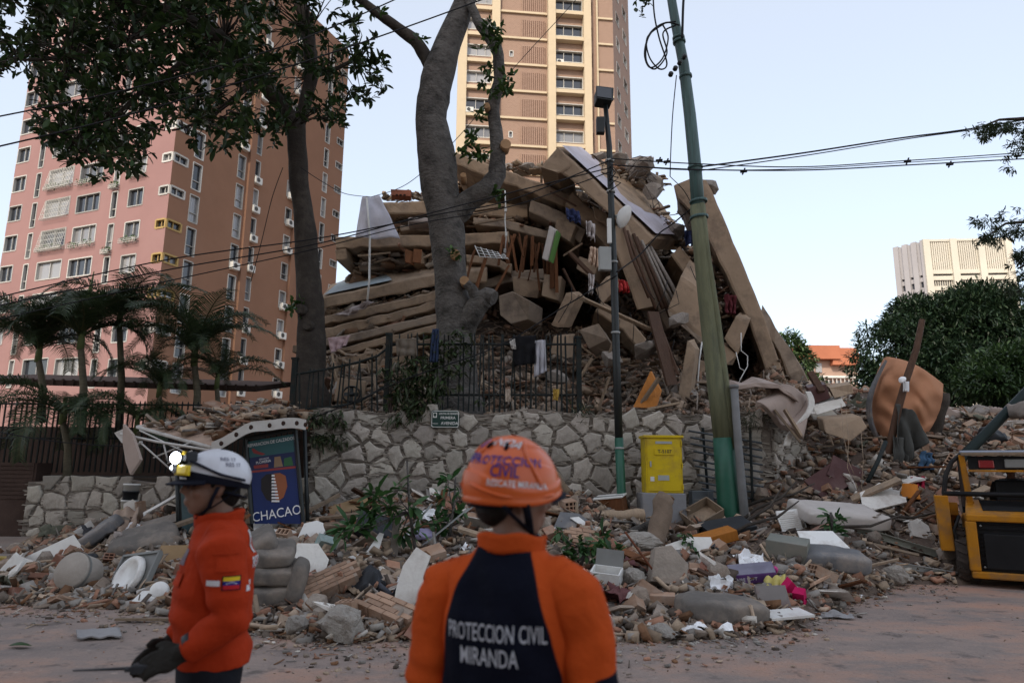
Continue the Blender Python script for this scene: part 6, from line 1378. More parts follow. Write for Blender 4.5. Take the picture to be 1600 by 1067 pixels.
def boulder(label, px, py, r, sq, seed):
    me = rock_mesh(seed, 46, 'boulder'); bm = bmesh.new(); bm.from_mesh(me); bmesh.ops.subdivide_edges(bm, edges=bm.edges, cuts=2, use_grid_fill=True)
    for v in bm.verts: v.co *= 1+.16*noise.noise(v.co*2.2+Vector((seed, 0, 0)))+.08*noise.noise(v.co*6)
    bm.to_mesh(me); bm.free(); o = put('boulder', me, label, 'boulder', px, py, (0, 0, seed), M_bould, 0); o.scale = (r*sq[0], r*sq[1], r*sq[2]); o.location.z = max(o.location.z, 0)+r*sq[2]*.72
boulder('large rough grey boulder at the street edge between the workers', 535, 1000, .21, (1.15, 1, .95), 3); boulder('smaller grey boulder left of the large one', 461, 990, .125, (1.1, 1, .9), 8)
boulder('pale brown boulder on the street beside the loader', 1399, 910, .19, (1.1, 1, .85), 12); boulder('flat grey stone beside the papers at the street edge', 1032, 995, .14, (1.4, 1, .55), 5); boulder('cream plaster lump right of the orange jacket', 944, 990, .12, (1, 1, .9), 6)
boulder('large tan boulder half buried below the log', 1000, 860, .24, (1.5, 1, .7), 15); boulder('brown rounded stone in the centre heap', 990, 915, .16, (1.2, 1, .8), 17)
# white plaster faces
put('plaster_slab', poly_slab([(-.18, -.42), (.12, -.4), (.2, -.15), (.16, .1), (.24, .32), (.08, .42), (-.06, .22), (-.12, .0)], .09), 'tall jagged white plaster slab behind the orange jacket', 'plaster slab', 636, 950, (R(68), 0, R(8)), M_plas, .22)
put('plaster_slab', poly_slab([(-.26, -.16), (.0, -.26), (.22, -.16), (.24, .05), (.06, .24), (-.2, .2)], .1), 'rounded white plaster slab over hollow brick right of the armchair', 'plaster slab', 482, 895, (R(62), R(10), R(15)), M_plas, .14)
put('hollow_block', HOL[1], 'red hollow brick under the rounded plaster slab', 'clay block', 470, 912, (.2, .1, 1.2), None, .06, sc=1.3)
put('sink_fragment', poly_slab([(-.2, -.14), (.18, -.16), (.24, .1), (.02, .18), (-.18, .12)], .05), 'white sink fragment with a dark hole', 'ceramic', 488, 840, (R(55), 0, -.2), M_cer, .1)
put('carton', box((.26, .2, .2), .08), 'crushed teal and white food carton', 'carton', 508, 862, (.5, .3, .5), mat('teal_carton', (.30, .36, .34), .6, .3, 8, .1, 14, stain=(.1, .25, .25), samt=.8, sscale=6), .1)
put('painted_board', box((.6, .3, .05)), 'white drawer front lying above the armchair', 'panel', 425, 828, (R(30), R(-14), .3), M_cer, .12)
put('board_panel', box((.75, .5, .03)), 'dusty brown tabletop below the blue poster', 'panel', 420, 815, (R(22), R(-5), .2), M_plank, .1)
put('wood_plank', box((1.2, .16, .05)), 'tan plank crossing below the poster corner', 'plank', 480, 815, (.1, R(-28), .3), M_plank, .18)
put('board_panel', box((.7, .35, .025)), 'cream board panel leaning above the plaster slab', 'panel', 545, 800, (R(30), R(-18), .2), M_tan, .1)
put('torn_metal_sheet', poly_slab([(-.24, -.02), (.1, -.16), (.22, .3), (.16, .32), (.0, .05)], .02), 'torn white sheet metal panel in the middle heap', 'panel', 572, 882, (R(60), 0, .2), M_cer, .12)
put('suitcase', pillow(.7, .42, .24, .35), 'black hard-shell suitcase under the sapling leaves', 'suitcase', 590, 838, (R(40), R(18), .2), M_dkpl, .12)
put('wooden_post', box((.1, .06, .62)), 'weathered grey wooden post standing in the heap', 'post', 616, 872, (R(-6), R(2), .2), M_raw, .22)
put('dark_rags', pillow(.42, .3, .25, .9, dent=.12, seed=2), 'dark bundled clothes in the middle heap', 'clothes', 575, 925, (.2, .1, .3), M_dkpl, .1)
put('clay_block_row', HOL[2], 'pale hollow block beside the jagged plaster slab', 'clay block', 672, 880, (.3, -.25, .4), None, .1, sc=1.4)
put('paper_sheet', crumple(78, .3, .22, .08), 'white papers in the heap left of the orange helmet', 'paper', 668, 815, (.5, 0, .3), M_paper, .1)
put('lilac_bag', pillow(.26, .2, .12, .8, dent=.05), 'small lilac plastic bag left of the orange helmet', 'bag', 662, 845, (.4, .2, .3), M_cloth('lilac_plastic', (.3, .27, .4)), .1)
for i, (px, py, l, ry, rz, lab) in enumerate(((700, 842, 1.2, -35, .4, 'pale metal strip slanting behind the orange helmet'), (690, 850, 1.0, -38, .3, 'second metal strip beside the pale one'), (640, 850, 1.0, -48, .5, 'thin grey lath slanting by the wooden post'))):
    put('metal_strip', box((l, .05, .015)), lab, 'metal strip', px, py, (0, R(ry), rz), M_stl, .2)
# centre-right
db = thing('drawer', 'white topped wooden drawer box on the heap below the lamp post', 'drawer', H(955, 795)); c = H(955, 793, .06); rt = ROT(R(8), R(-6), R(-24))
MB().box(c, (.5, .34, .26), rt).build('case', M_wood, db, bevel=.008); MB().box(c+rt @ Vector((0, 0, .14)), (.54, .38, .03), rt).build('top', M_cer, db, bevel=.006); MB().box(c+rt @ Vector((0, -.1, .16)), (.54, .02, .02), rt).build('rail', M_stl, db)
def log(label, px, py, L, r, rot, lift, mt=None):
    mbx = MB(); k = 9; rt = ROT(*rot); c = H(px, py, lift); pts = [c+rt @ Vector((noise.noise(Vector((i*.5, px, 0)))*r*.35, 0, (i/(k-1)-.5)*L)) for i in range(k)]
    t = thing('broken_log', label, 'log', H(px, py)); mbx.tube(pts, [r*(1+.18*noise.noise(Vector((i*.7, px, 5)))) for i in range(k)], 12).build('log_body', mt or M_bark, t)
    for e, s_ in ((pts[0], -1), (pts[-1], 1)): MB().lathe([(0, 0), (r*.88, 0), (r*.8, .012), (0, .02)], 12, e, rt if s_ > 0 else rt @ ROT(PI, 0, 0), close=False).build('sawn_end', M_cut, t)
log('thick upright broken log in the heap below the cabinet', 1032, 850, .85, .155, (R(-18), R(20), 0), .32, mat('torn_log', (.21, .155, .115), .95, .3, 4, .9, 12, stain=(.1, .075, .06), samt=.6))
log('short pale log lying below the lamp post', 965, 812, .9, .1, (R(10), R(86), R(12)), .06, M_plank); log('brown log end left of the lamp post', 880, 775, .7, .11, (R(10), R(-40), R(20)), .12, M_plank); log('grey log lying behind the upright one', 1005, 838, .8, .1, (R(10), R(70), R(-15)), .1)
put('hollow_block', HOL[0], 'red hollow block upright beside the helmet visor', 'clay block', 888, 796, (.1, .1, -1.35), None, .08, sc=1.15)
put('grey_plate', poly_slab([(-.3, -.12), (.1, -.2), (.32, .0), (.2, .16), (-.1, .2)], .04), 'grey curved plastic plate behind the orange shoulder', 'plate', 890, 825, (R(40), 0, .3), M_grmat, .1)
put('white_shard', poly_slab([(-.14, .08), (.02, -.06), (.22, -.12), (.0, .1)], .015), 'white triangular shard right of the helmet strap', 'shard', 905, 828, (R(50), 0, 0), M_cer, .12)
bx_ = thing('open_carton_box', 'open white box with a grey lid in the centre heap', 'box', H(950, 915)); c = H(948, 912, .08); rt = ROT(R(12), R(4), R(-18))
for dx, dy, dz, s_ in ((0, 0, -.05, (.34, .26, .02)), (-.17, 0, .02, (.02, .26, .14)), (.17, 0, .02, (.02, .26, .14)), (0, .13, .02, (.34, .02, .14)), (0, -.13, .02, (.34, .02, .14))): MB().box(c+rt @ Vector((dx, dy, dz)), s_, rt).build('box_side', M_cer, bx_)
MB().box(c+rt @ Vector((0, .2, .17)), (.34, .02, .2), rt @ ROT(R(-25), 0, 0)).build('lid', M_grtr, bx_)
put('brown_drawer', box((.62, .3, .16)), 'dark orange drawer lying below the leaning pole', 'drawer', 1118, 850, (R(10), R(-14), R(8)), M_orange, .1, .008)
put('black_case', box((.8, .45, .2), .06), 'dark green crushed cabinet carcass behind the orange drawer', 'cabinet', 1135, 838, (R(18), R(-8), R(10)), M_dkpl, .1)
dw = thing('wooden_tray', 'open dusty wooden drawer tilted under the grey box', 'drawer', H(1095, 822)); c = H(1097, 818, .15); rt = ROT(R(30), R(-24), R(20))
for dx, dy, dz, s_ in ((0, 0, -.09, (.62, .42, .02)), (-.31, 0, 0, (.02, .42, .2)), (.31, 0, 0, (.02, .42, .2)), (0, .21, 0, (.62, .02, .2)), (0, -.21, 0, (.62, .02, .2))): MB().box(c+rt @ Vector((dx, dy, dz)), s_, rt).build('drawer_side', M_plank, dw)
put('white_door_panel', poly_slab([(-.36, -.2), (.34, -.24), (.4, .2), (.1, .26), (-.3, .18)], .04), 'broken white door panel under the open drawer', 'panel', 1078, 872, (R(42), R(-8), .1), M_plas, .08)
put('concrete_chunk', poly_slab([(-.26, -.16), (.2, -.2), (.26, .08), (.06, .3), (-.16, .26)], .16), 'grey triangular concrete chunk leaning in the centre heap', 'concrete lump', 1043, 912, (R(70), R(5), .2), M_conc[0], .16, .01)
put('iron_rod', MB().tube([(-.5, 0, 0), (.5, 0, 0)], .014, 7), 'rusty iron rod slanting before the concrete chunk', 'rod', 1015, 915, (0, R(52), R(15)), mat('rust', (.16, .06, .035), .9, .3, 5, .3, 20), .25)
ck = pillow(.95, .55, .24, .4, dent=.03); put('grey_cushion', ck, 'flat grey cushion at the street edge beside the papers', 'cushion', 1128, 966, (R(4), R(4), R(12)), M_sofa, .1)
put('grey_cushion', pillow(.42, .4, .22, .5, dent=.03), 'short grey cushion end beside the flat cushion', 'cushion', 1098, 968, (R(4), 0, -.3), M_sofa, .09)
put('paper_sheet', crumple(80, .42, .25, .09), 'crumpled white papers on the street before the cushion', 'paper', 1108, 988, (0, 0, .2), M_paper, .05); put('paper_sheet', crumple(81, .36, .22, .07), 'white papers left of the crumpled pile at the street edge', 'paper', 1074, 988, (0, 0, -.2), M_paper, .04)
put('paper_sheet', crumple(82, .3, .28, .14), 'white tissue ball in the heap right of centre', 'paper', 1130, 928, (.5, .2, 0), M_paper, .1)
put('paper_sheet', crumple(83, .44, .3, .12), 'large white paper sheets above the purple box', 'paper', 1177, 890, (.4, .1, .2), M_paper, .12)
pb = thing('purple_box', 'purple and grey printed box in the heap', 'box', H(1175, 915)); c = H(1175, 908, .1); rt = ROT(R(16), R(-7), R(-14))
M_pur = mat('purple_print', (.13, .06, .2), .5, .2, 4, .05, 10); M_pgr = mat('grey_violet_print', (.2, .19, .24), .5, .3, 3, .05, 10, stain=(.1, .08, .15), samt=.7)
MB().box(c, (.56, .34, .12), rt).build('carton', M_pur, pb, bevel=.006); MB().box(c+rt @ Vector((0, 0, .062)), (.55, .33, .004), rt).build('top_print', M_pgr, pb); text_on('lettering', 'AIRE SOFT', .055, c+rt @ Vector((-.08, -.172, 0)), rt @ Vector((1, 0, 0)), rt @ Vector((0, 0, 1)), M_paper, pb, .01)
put('pink_bottle', MB().lathe([(0, -.09), (.04, -.09), (.045, .03), (.02, .06), (.02, .09), (0, .09)], 12, close=False), 'small pink bottle end beside the purple box', 'bottle', 1210, 905, (R(80), .3, 0), M_cloth('pink_plastic', (.55, .08, .25)), .12)
put('magenta_box', box((.14, .12, .2), .12), 'magenta crushed box in the heap at right', 'box', 1232, 934, (.4, .6, .3), M_cloth('magenta_card', (.5, .015, .1)), .1); put('magenta_box', box((.1, .12, .2), .12), 'second magenta box piece beside the first', 'box', 1250, 944, (.2, -.6, .8), M_cloth('magenta_card', (.5, .015, .1)), .08)
drape('yellow_wrapper', 'yellow and white plastic wrapper right of the purple box', 'wrapper', [H(1195, 918, .1), H(1228, 915, .12), H(1226, 935, .06), H(1198, 935, .05)], M_cloth('yellow_plastic', (.5, .42, .14)), .03, .05, seed=33)
put('tile_slab', box((.36, .3, .05), .04), 'grey tile with a dark red stain at the heap foot', 'tile', 1208, 950, (R(60), 0, R(5)), mat('red_stained_tile', (.2, .18, .17), .8, .1, 4, .2, 14, stain=(.13, .035, .03), samt=.9, sscale=1.2), .1)
put('white_board', box((.5, .3, .025)), 'flat white board lying at the heap foot', 'board', 1228, 968, (R(4), R(-3), R(10)), M_cer, .06)
put('black_shoe', pillow(.26, .11, .1, .7), 'black shoe beside the flat cushion', 'shoe', 1163, 945, (0, .2, .5), M_dkpl, .08)
put('plastic_sheet', crumple(90, .5, .2, .06), 'clear crumpled plastic on the street at right', 'plastic', 1295, 965, (0, 0, -.2), M_cloth('grey_plastic_film', (.28, .27, .27)), .03)
# mattresses and panels at the right
put('grey_mattress', pillow(1.5, .85, .26, .28, dent=.04, seed=5), 'dusty cream topped mattress across the right heap', 'mattress', 1310, 815, (R(14), R(4), R(8)), M_foam, .12)
put('grey_mattress', pillow(.95, .6, .26, .35, dent=.04, seed=6), 'grey folded mattress beside the street at right', 'mattress', 1300, 882, (R(10), R(4), R(-6)), M_grmat, .08)
put('white_board', poly_slab([(-.34, -.16), (.34, -.18), (.26, .2), (-.28, .2)], .02), 'stained white tabletop over the grey folded mattress', 'board', 1285, 866, (R(34), 0, .05), M_cer, .2)
put('ac_case', box((.55, .35, .3), .03), 'old grey box casing left of the folded mattress', 'casing', 1232, 872, (R(12), R(6), R(-30)), mat('grey_green_casing', (.19, .195, .17), .6, .15, 3, .1, 14, stain=(.3, .24, .19), samt=.5), .12, .01)
tw_ = thing('louvred_panel', 'white louvred shutter panel left of the big mattress', 'shutter', H(1238, 830)); c = H(1237, 826, .14); rt = ROT(R(70), R(-6), R(8))
MB().box(c, (.44, .34, .03), rt).build('panel', M_cer, tw_)
for i in range(9): MB().box(c+rt @ Vector((-.05, -.13+.032*i, .02)), (.3, .014, .014), rt).build('slat', M_plas, tw_)
put('steel_beam', MB().box((0, 0, .05), (1.7, .12, .012)).box((0, 0, -.05), (1.7, .12, .012)).box((0, 0, 0), (1.7, .012, .1)), 'long pale steel beam sloping down to the loader wheel', 'beam', 1405, 862, (0, R(17), R(-18)), mat('painted_steel', (.23, .235, .2), .5, .2, 4, .1, 14), .16)
put('steel_beam', MB().box((0, 0, .04), (1.0, .1, .01)).box((0, 0, 0), (1.0, .01, .08)), 'short dark steel rail beside the loader wheel', 'beam', 1440, 895, (0, R(8), R(-12)), M_stl, .06)
for px, py, lab, rot, mt_i, w_ in ((1296, 765, 'maroon wooden cupboard door leaning on the broken wall', (R(55), R(-30), R(10)), M_maroon, (.72, .52)), (1322, 752, 'second maroon door panel behind the first', (R(60), R(30), R(-8)), M_maroon, (.62, .5))):
    put('cupboard_door', box((w_[0], w_[1], .04)), lab, 'door', px, py, rot, mt_i, .15, .006)
pts = [(-.5, -.25), (.35, -.3), (.42, -.2), (.36, -.12), (.46, -.02), (.38, .06), (.44, .16), (.3, .3), (.1, .24), (-.2, .2)]
put('white_board', poly_slab(pts, .03), 'large torn white board with a jagged edge in the right heap', 'board', 1372, 790, (R(35), R(-14), R(10)), M_plas, .15)
put('orange_bucket', MB().lathe([(.0, .0), (.12, .0), (.16, .24), (.17, .24), (.17, .27), (.15, .27), (.11, .02), (0, .02)], 22, close=False), 'orange plastic bucket upside down in the right heap', 'bucket', 1424, 778, (R(178), R(6), 0), mat('orange_plastic', (.5, .17, .02), .5, .12, 4, .05, 12), .25)
drape('red_cloth', 'small crimson cloth behind the orange bucket', 'cloth', [H(1424, 760, .15), H(1445, 758, .15), H(1446, 772, .08), H(1426, 772, .08)], M_cloth('crimson_cloth', (.28, .015, .04)), .02, .05, seed=41)
put('wood_plank', box((1.3, .2, .05)), 'long brown plank below the maroon doors', 'plank', 1352, 785, (R(20), R(-24), R(-15)), M_plank, .15)
put('plaster_slab', poly_slab([(-.2, -.1), (.14, -.2), (.2, .06), (.06, .2), (-.12, .14)], .07), 'white plaster chunk near the loader', 'plaster slab', 1437, 840, (R(60), 0, .2), M_plas, .12)
for i in range(16):
    px, py = random.uniform(1330, 1470), random.uniform(790, 880); o = put('wood_board', BRD[i % 10], 'medium loose wooden board in the heap beside the loader', 'board', px, py, (random.gauss(0, .3), random.gauss(0, .5), random.uniform(-.7, .7)), None, .12, sc=random.uniform(.5, 1)); o['group'] = 'loose boards of the street heap'; STREWN.append((o, 'medium loose wooden board'))
for i in range(6):
    px, py = [(1185, 830), (1200, 812), (1190, 842), (1215, 800), (1330, 850), (1395, 832)][i]; put('dead_branch', MB().tube([(-.7, 0, 0), (-.2, .03, .06), (.3, -.02, .02), (.75, .03, .12)], [.03, .028, .022, .01], 7), 'dark bare branch %s' % ['rising right of the leaning pole', 'forking up beside the shutter panel', 'low beside the leaning pole foot', 'thin beside the wall end', 'under the big mattress', 'before the jagged white board'][i], 'branch', px, py, (0, R(-32+6*i), R(20-8*i)), M_bark2, .22)
# ------------------------------------------------------------------ broken saplings in the heap
def sapling(label, px, py, spots, stem, L=.24, W=.09, Y=None, cols=None, per=10):
    t = thing('broken_sapling', label, 'sapling', H(px, py)); Y = Y or H(px, py).y
    if stem: MB().tube([P(a, b, Y) for a, b in stem], [.026, .02, .013, .01][:len(stem)], 8).build('stem', M_bark, t)
    b = P(*stem[1], Y) if stem else H(px, py, .1); q = MB()
    c_ = [P(x, y, Y+random.uniform(-.15, .15)) for x, y in spots]
    for s_ in c_: q.tube([b.lerp(s_, .1), b.lerp(s_, .6)+Vector((0, 0, -.05)), s_], [.009, .007, .004], 5)
    q.build('twigs', M_bark, t); V, F, C_ = rosettes(np.array(c_), per, L, W, cols or [(.03, .085, .025), (.045, .11, .03), (.06, .13, .04)], up=.15); obj('foliage', big_mesh('foliage', V, F, C_), M_leaf, t)
sapling('green sapling with whorled leaves standing in the heap by the poster', 645, 850, [(585, 775), (620, 765), (552, 820), (570, 800), (605, 790), (620, 800), (535, 830), (645, 790), (650, 830), (625, 830), (590, 805), (560, 825)], [(650, 865), (640, 800), (636, 720)], .27, .085, 9.6)
sapling('green leafy branches between sapling and orange helmet', 690, 830, [(690, 780), (700, 800), (705, 815), (680, 815), (715, 795), (690, 825), (715, 770), (700, 750)], [(700, 850), (708, 800), (712, 745)], .2, .09, 10.5)
sapling('low green leafy plant right of the orange shoulder', 920, 860, [(875, 830), (890, 850), (905, 845), (915, 865), (930, 850), (945, 858), (960, 862), (900, 875), (925, 880), (880, 862), (940, 840)], [(905, 890), (915, 860)], .18, .075, 9.2)
sapling('small green plant in the heap below the grey box', 1075, 850, [(1068, 838), (1080, 845), (1085, 860), (1092, 865)], [(1090, 880), (1080, 850)], .13, .05, 10.2)
sapling('green leafy sprig standing on the right mattress', 1300, 820, [(1296, 805), (1302, 820), (1310, 830), (1300, 835), (1308, 812)], [(1302, 845), (1298, 800)], .16, .07, 10.8)
sapling('small green sprig at the heap by the white box', 915, 905, [(905, 905), (912, 915), (920, 900)], [(912, 925), (912, 905)], .14, .05, 8.4)
sapling('green sprig beside the mattress and shutter', 1255, 845, [(1250, 845), (1262, 848), (1240, 850)], [(1255, 860), (1255, 845)], .14, .06, 10.4)
# ------------------------------------------------------------------ bedding and wreck on the upper right
M_bed = mat('orange_bedding', (.42, .20, .11), .95, .1, 2, .2, 30); M_gb = M_cloth('grey_blanket', (.065, .065, .06))
md = thing('orange_mattress', 'orange covered mattress folded upright against a wooden post', 'mattress', P(1410, 700, 14.2))
def bed(a, b):
    # sheet-covered mattress bent round the post: corner pixels carried to their depth, folds run out from the knot
    x = (1386*(1-a)+1474*a)*(1-b)+(1386*(1-a)+1440*a)*b-24*math.sin(b*PI)*(1-a)**2+10*math.sin(b*PI)*a*a; y = (557*(1-a)+600*a)*(1-b)+(716*(1-a)+690*a)*b-9*math.sin(a*PI)*(1-b)
    an = math.atan2(y-598, x-1412); ds = math.hypot(y-598, x-1412)
    Y = 14.2+.5*abs(a-.35)+.075*math.sin(b*11+a*9+2*noise.noise(Vector((a*3, b*3, 0))))+.035*math.sin(b*25-a*13+3*noise.noise(Vector((a*4, b*4, 5))))+.3*(abs(2*a-1)**6+abs(2*b-1)**6)+.05*noise.noise(Vector((x*.03, y*.03, 2)))-.12*math.sin(b*PI)*math.sin(a*PI); return P(x, y, Y)
thick(bed, 64, 40, (.05, .24, .0)).build('mattress_body', M_bed, md)
MB().sheet(lambda a, b: P(1383-23*math.sin(b*PI)-7*a*math.sin(b*PI), 562+150*b, 14.37+.02*math.sin(b*14)+.1*a), 5, 24, .05).build('side_border', M_grmat, md)
MB().tube([P(1441, 500, 13.95), P(1432, 545, 13.9), P(1417, 590, 13.8), P(1404, 635, 13.75), P(1385, 720, 13.7), P(1370, 790, 13.6)], [.06, .065, .07, .075, .07, .06], 9).build('wooden_post', M_dkwood, label='weathered wooden post sticking up through the orange mattress', cat='post')
kn = thing('white_knot', 'white cloth knot tied round the post on the mattress', 'cloth', P(1412, 605, 13.6)); pillow(.14, .1, .12, .8, dent=.04).build('knot', M_paper, kn, P(1410, 593, 13.65)); MB().sheet(lambda a, b: P(1411+9*a, 596+16*b, 13.62+.03*math.sin(a*8)), 5, 6, .008).build('tail', M_paper, kn)
drape('grey_blanket', 'dark grey blanket hanging below the orange mattress', 'blanket', [P(1398, 632, 13.7), P(1424, 640, 13.7), P(1446, 690, 13.6), P(1402, 738, 13.5)], M_gb, .0, .11, nu=24, nv=24, seed=17, nf=4)
drape('grey_blanket', 'lower grey blanket tail hanging beside the blanket', 'blanket', [P(1395, 680, 13.6), P(1420, 690, 13.6), P(1416, 735, 13.4), P(1400, 742, 13.4)], M_gb, .0, .07, seed=19, nf=3)
MB().tube([P(1384, 690, 13.3), P(1372, 720, 13.1), P(1356, 752, 12.9)], .04, 8).build('green_post_stub', M_iron, label='dark green post stub leaning under the mattress', cat='post')
fpo = pxtube([(1448, 770, 17), (1490, 728, 16), (1540, 678, 15), (1600, 616, 14), (1690, 520, 13)], 13.4, 10); fpo.build('fallen_lamp_pole', mat('black_green_pole', (.012, .022, .022), .5, .2, 4, .1, 14), label='fallen dark green pole slanting up behind the loader', cat='pole')
# pale mattress sheet spilling over the wall end, roof board
M_pm = mat('dusty_pink_mattress', (.36, .285, .245), .95, .14, 2, .25, 14, stain=(.24, .185, .16), samt=.6, sscale=1.2)
dm = thing('draped_mattress', 'dusty pale mattress draped over the broken wall end', 'mattress', P(1230, 690, 13.2))
MB().sheet(lambda a, b: P(1195+68*a+6*math.sin(b*4)-26*b*(1-a)*0+(-10*b), 606+12*(1-a)*0+10*a*(1-b)+82*b*(.35+.65*a)+5*math.sin(a*9+b*3), 13.6-.5*b+.07*math.sin(a*8+b*4)), 26, 22, .1).build('mattress_body', M_pm, dm)
MB().sheet(lambda a, b: P(1256+8*math.sin(b*6)-30*b*b+9*a, 612+85*b, 13.3-.35*b+.05*math.sin(b*9)+.08*a), 6, 22, .03).build('edge_binding', M_plas, dm)
rb_ = slab('x', [(1142, 604), (1180, 597), (1215, 600), (1246, 622)], [(1145, 610), (1180, 604), (1215, 607), (1246, 628)], 13.2, (.3, 1.6, .25), M_pm, rough=.03, parent=CB); rb_.name = 'roof_board'
for x0, y0, x1, y1 in ((1210, 640, 1250, 690), (1226, 640, 1252, 682)): plank(P(x0, y0, 13.0), P(x1, y1, 12.9), .09, .04, M_plank, 'lath')
for lab, q, mt_i in (('dark brown cupboard side among the upper right rubble', [(1262, 606), (1290, 600), (1298, 622), (1268, 632)], M_maroon), ('pale broken board on the upper right rubble', [(1270, 634), (1315, 622), (1322, 634), (1276, 648)], M_plas), ('second pale board under the first at upper right', [(1268, 646), (1300, 640), (1310, 650), (1272, 656)], M_plas), ('cream wall panel lying at the top of the right rubble', [(1296, 606), (1330, 600), (1334, 614), (1304, 622)], M_plank)):
    MB().prism([P(x, y, 14.2+random.uniform(-.1, .1)) for x, y in q], (.1, .35, .1)).build('broken_board', mt_i, label=lab, cat='board', bevel=.006)
plank(P(1266, 582, 14.5), P(1284, 612, 14.2), .14, .08, M_dkwood, 'timber', kw=dict(label='dark broken timber sticking up beside the leaning slab', cat='timber'))
MB().prism([P(1285, 655, 13.6), P(1345, 650, 13.6), P(1356, 668, 13.5), P(1330, 690, 13.4), P(1290, 676, 13.4)], (.1, .5, .1)).build('broken_block', M_slab, label='tan concrete block in the upper right rubble', cat='concrete lump', bevel=.03)
for i, (a, b, c_) in enumerate(((1314, 630, 1334), (1322, 640, 1332), (1345, 670, 1354))): MB().tube([P(a, b, 13.4), P(a+4, b+50, 13.2), P(c_-8, b+90, 13.0), P(c_, b+110, 12.9)], .006, 6).build('hanging_wire', M_plank, label='%s pale wire trailing down the right rubble' % ['left', 'middle', 'right'][i], cat='wire')
drape('blue_bag', 'blue plastic bag below the grey blanket', 'bag', [P(1440, 705, 13.3), P(1456, 708, 13.3), P(1454, 736, 13.2), P(1438, 732, 13.2)], M_cloth('blue_plastic', (.05, .1, .17)), .03, .08, seed=51)
for lab, q, Y, mt_i in (('white concrete wall block behind the loader roof', [(1492, 660), (1700, 652), (1700, 690), (1500, 694)], 16.5, M_plas), ('grey sandbag layer on the far right wall', [(1480, 648), (1560, 640), (1700, 640), (1700, 656), (1482, 662)], 17.2, M_raw)):
    MB().prism([P(x, y, Y) for x, y in q], (0, .8, .0)).build('broken_wall', mt_i, label=lab, cat='wall', bevel=.04)
for i in range(5): put('sandbag', pillow(.8, .5, .3, .6, dent=.09, seed=i), 'pale sack on the far right wall, number %s from the mattress' % ['first', 'second', 'third', 'fourth', 'fifth'][i], 'sack', 1488+38*i, 652-4*(i % 2), (.1*i, .12*(-1)**i, .5*i), M_raw if i % 2 else M_pm, .05)
put('backpack', pillow(.55, .4, .3, .7, dent=.08), 'dark backpack lying on rubble behind the loader cab', 'backpack', 1552, 692, (.3, .2, .2), M_dkpl, .15)
st_ = log('broken tree stump behind the orange mattress', 1462, 680, 1.3, .2, (R(6), R(14), 0), .3, M_bark2)

# ---- odds and ends on the street
drape('tarp_scrap', 'flat pale plastic scrap lying on the street at the left', 'plastic', [G(118, 990)+Vector((0, 0, .03)), G(186, 988)+Vector((0, 0, .04)), G(190, 998)+Vector((0, 0, .02)), G(120, 1001)+Vector((0, 0, .02))], M_cloth('grey_plastic_film', (.28, .27, .27)), .0, .006, seed=61)
q = MB().sheet(lambda a, b: G(12+38*a, 1012-3*math.sin(a*PI)*(b-.5)*1.6)+Vector((0, 0, .02+.02*math.sin(a*PI))), 8, 3, .003); q.build('fallen_leaf', mat('fallen_green_leaf', (.03, .06, .02), .6, .2, 8, .1, 20), label='long green leaf lying on the street at the lower left', cat='leaf')
plank(G(180, 972)+Vector((0, 0, .03)), G(268, 972)+Vector((0, 0, .03)), .06, .025, M_plank, 'wood_lath', kw=dict(label='thin lath lying on the street before the left worker', cat='lath'))
plank(G(72, 905)+Vector((0, 0, .12)), G(96, 908)+Vector((0, 0, .12)), .1, .04, M_plank, 'wood_lath', kw=dict(label='short lath on the sidewalk edge at the left', cat='lath'))
# ------------------------------------------------------------------ wrecked bus shelter
BS = thing('bus_shelter', 'wrecked bus shelter with debris on its sagging white roof', 'shelter', G(380, 900))
M_roof = mat('dusty_roof_sheet', (.40, .29, .225), .9, .15, 2, .3, 14, stain=(.3, .2, .15), samt=.6); M_rim = mat('white_perforated_rim', (.52, .5, .47), .6, .1, 3, .1, 14, stain=(.36, .29, .24), samt=.6)
BLc, BRc, FLc, FRc = P(215, 667, 13.1), P(445, 638, 13.3), P(331, 700, 10.9), P(478, 664, 11.4)
def roof(a, b):
    p = BLc.lerp(BRc, a).lerp(FLc.lerp(FRc, a), b); return p+Vector((0, 0, .16*math.sin(a*PI)*(b)-.05*math.sin(a*PI*2)*(1-b)+.04*noise.noise(Vector((a*4, b*4, 1)))))
MB().sheet(roof, 24, 14, .03).build('roof_sheet', M_roof, BS)
rim = MB(); ed = [roof(i/20, 1.0)+Vector((0, -.03, .02)) for i in range(21)]
rim.add([q for e in ed for q in (e+Vector((0, 0, .07)), e-Vector((0, 0, .1)), e+Vector((0, .03, .07)), e+Vector((0, .03, -.1)))], [f for i in range(20) for f in ((i*4, i*4+1, i*4+5, i*4+4), (i*4+2, i*4+6, i*4+7, i*4+3), (i*4, i*4+4, i*4+6, i*4+2), (i*4+1, i*4+3, i*4+7, i*4+5))]+[(0, 2, 3, 1), (80, 81, 83, 82)])
rm = rim.build('rim', M_rim, BS)
for i in (2, 5, 8, 12, 15, 18, 20):
    e = ed[i]; MB().lathe([(0, 0), (.038, 0), (.03, .006), (0, .006)], 14, e+Vector((0, -.004, -.015)), ROT(R(90), 0, 0), close=False).build('painted_rim_hole', M_recess_shade, rm)  # flat dark disc with the shade of a hole as its colour
for a, b in ((BLc, FLc), (BLc, BRc), (BRc, FRc)): MB().tube([a, b], .035, 8).build('roof_tube', M_rim, BS)
MB().tube([P(188, 678, 11.0), P(245, 690, 11.0), P(331, 704, 10.9)], .022, 7).build('roof_tube', M_rim, BS)
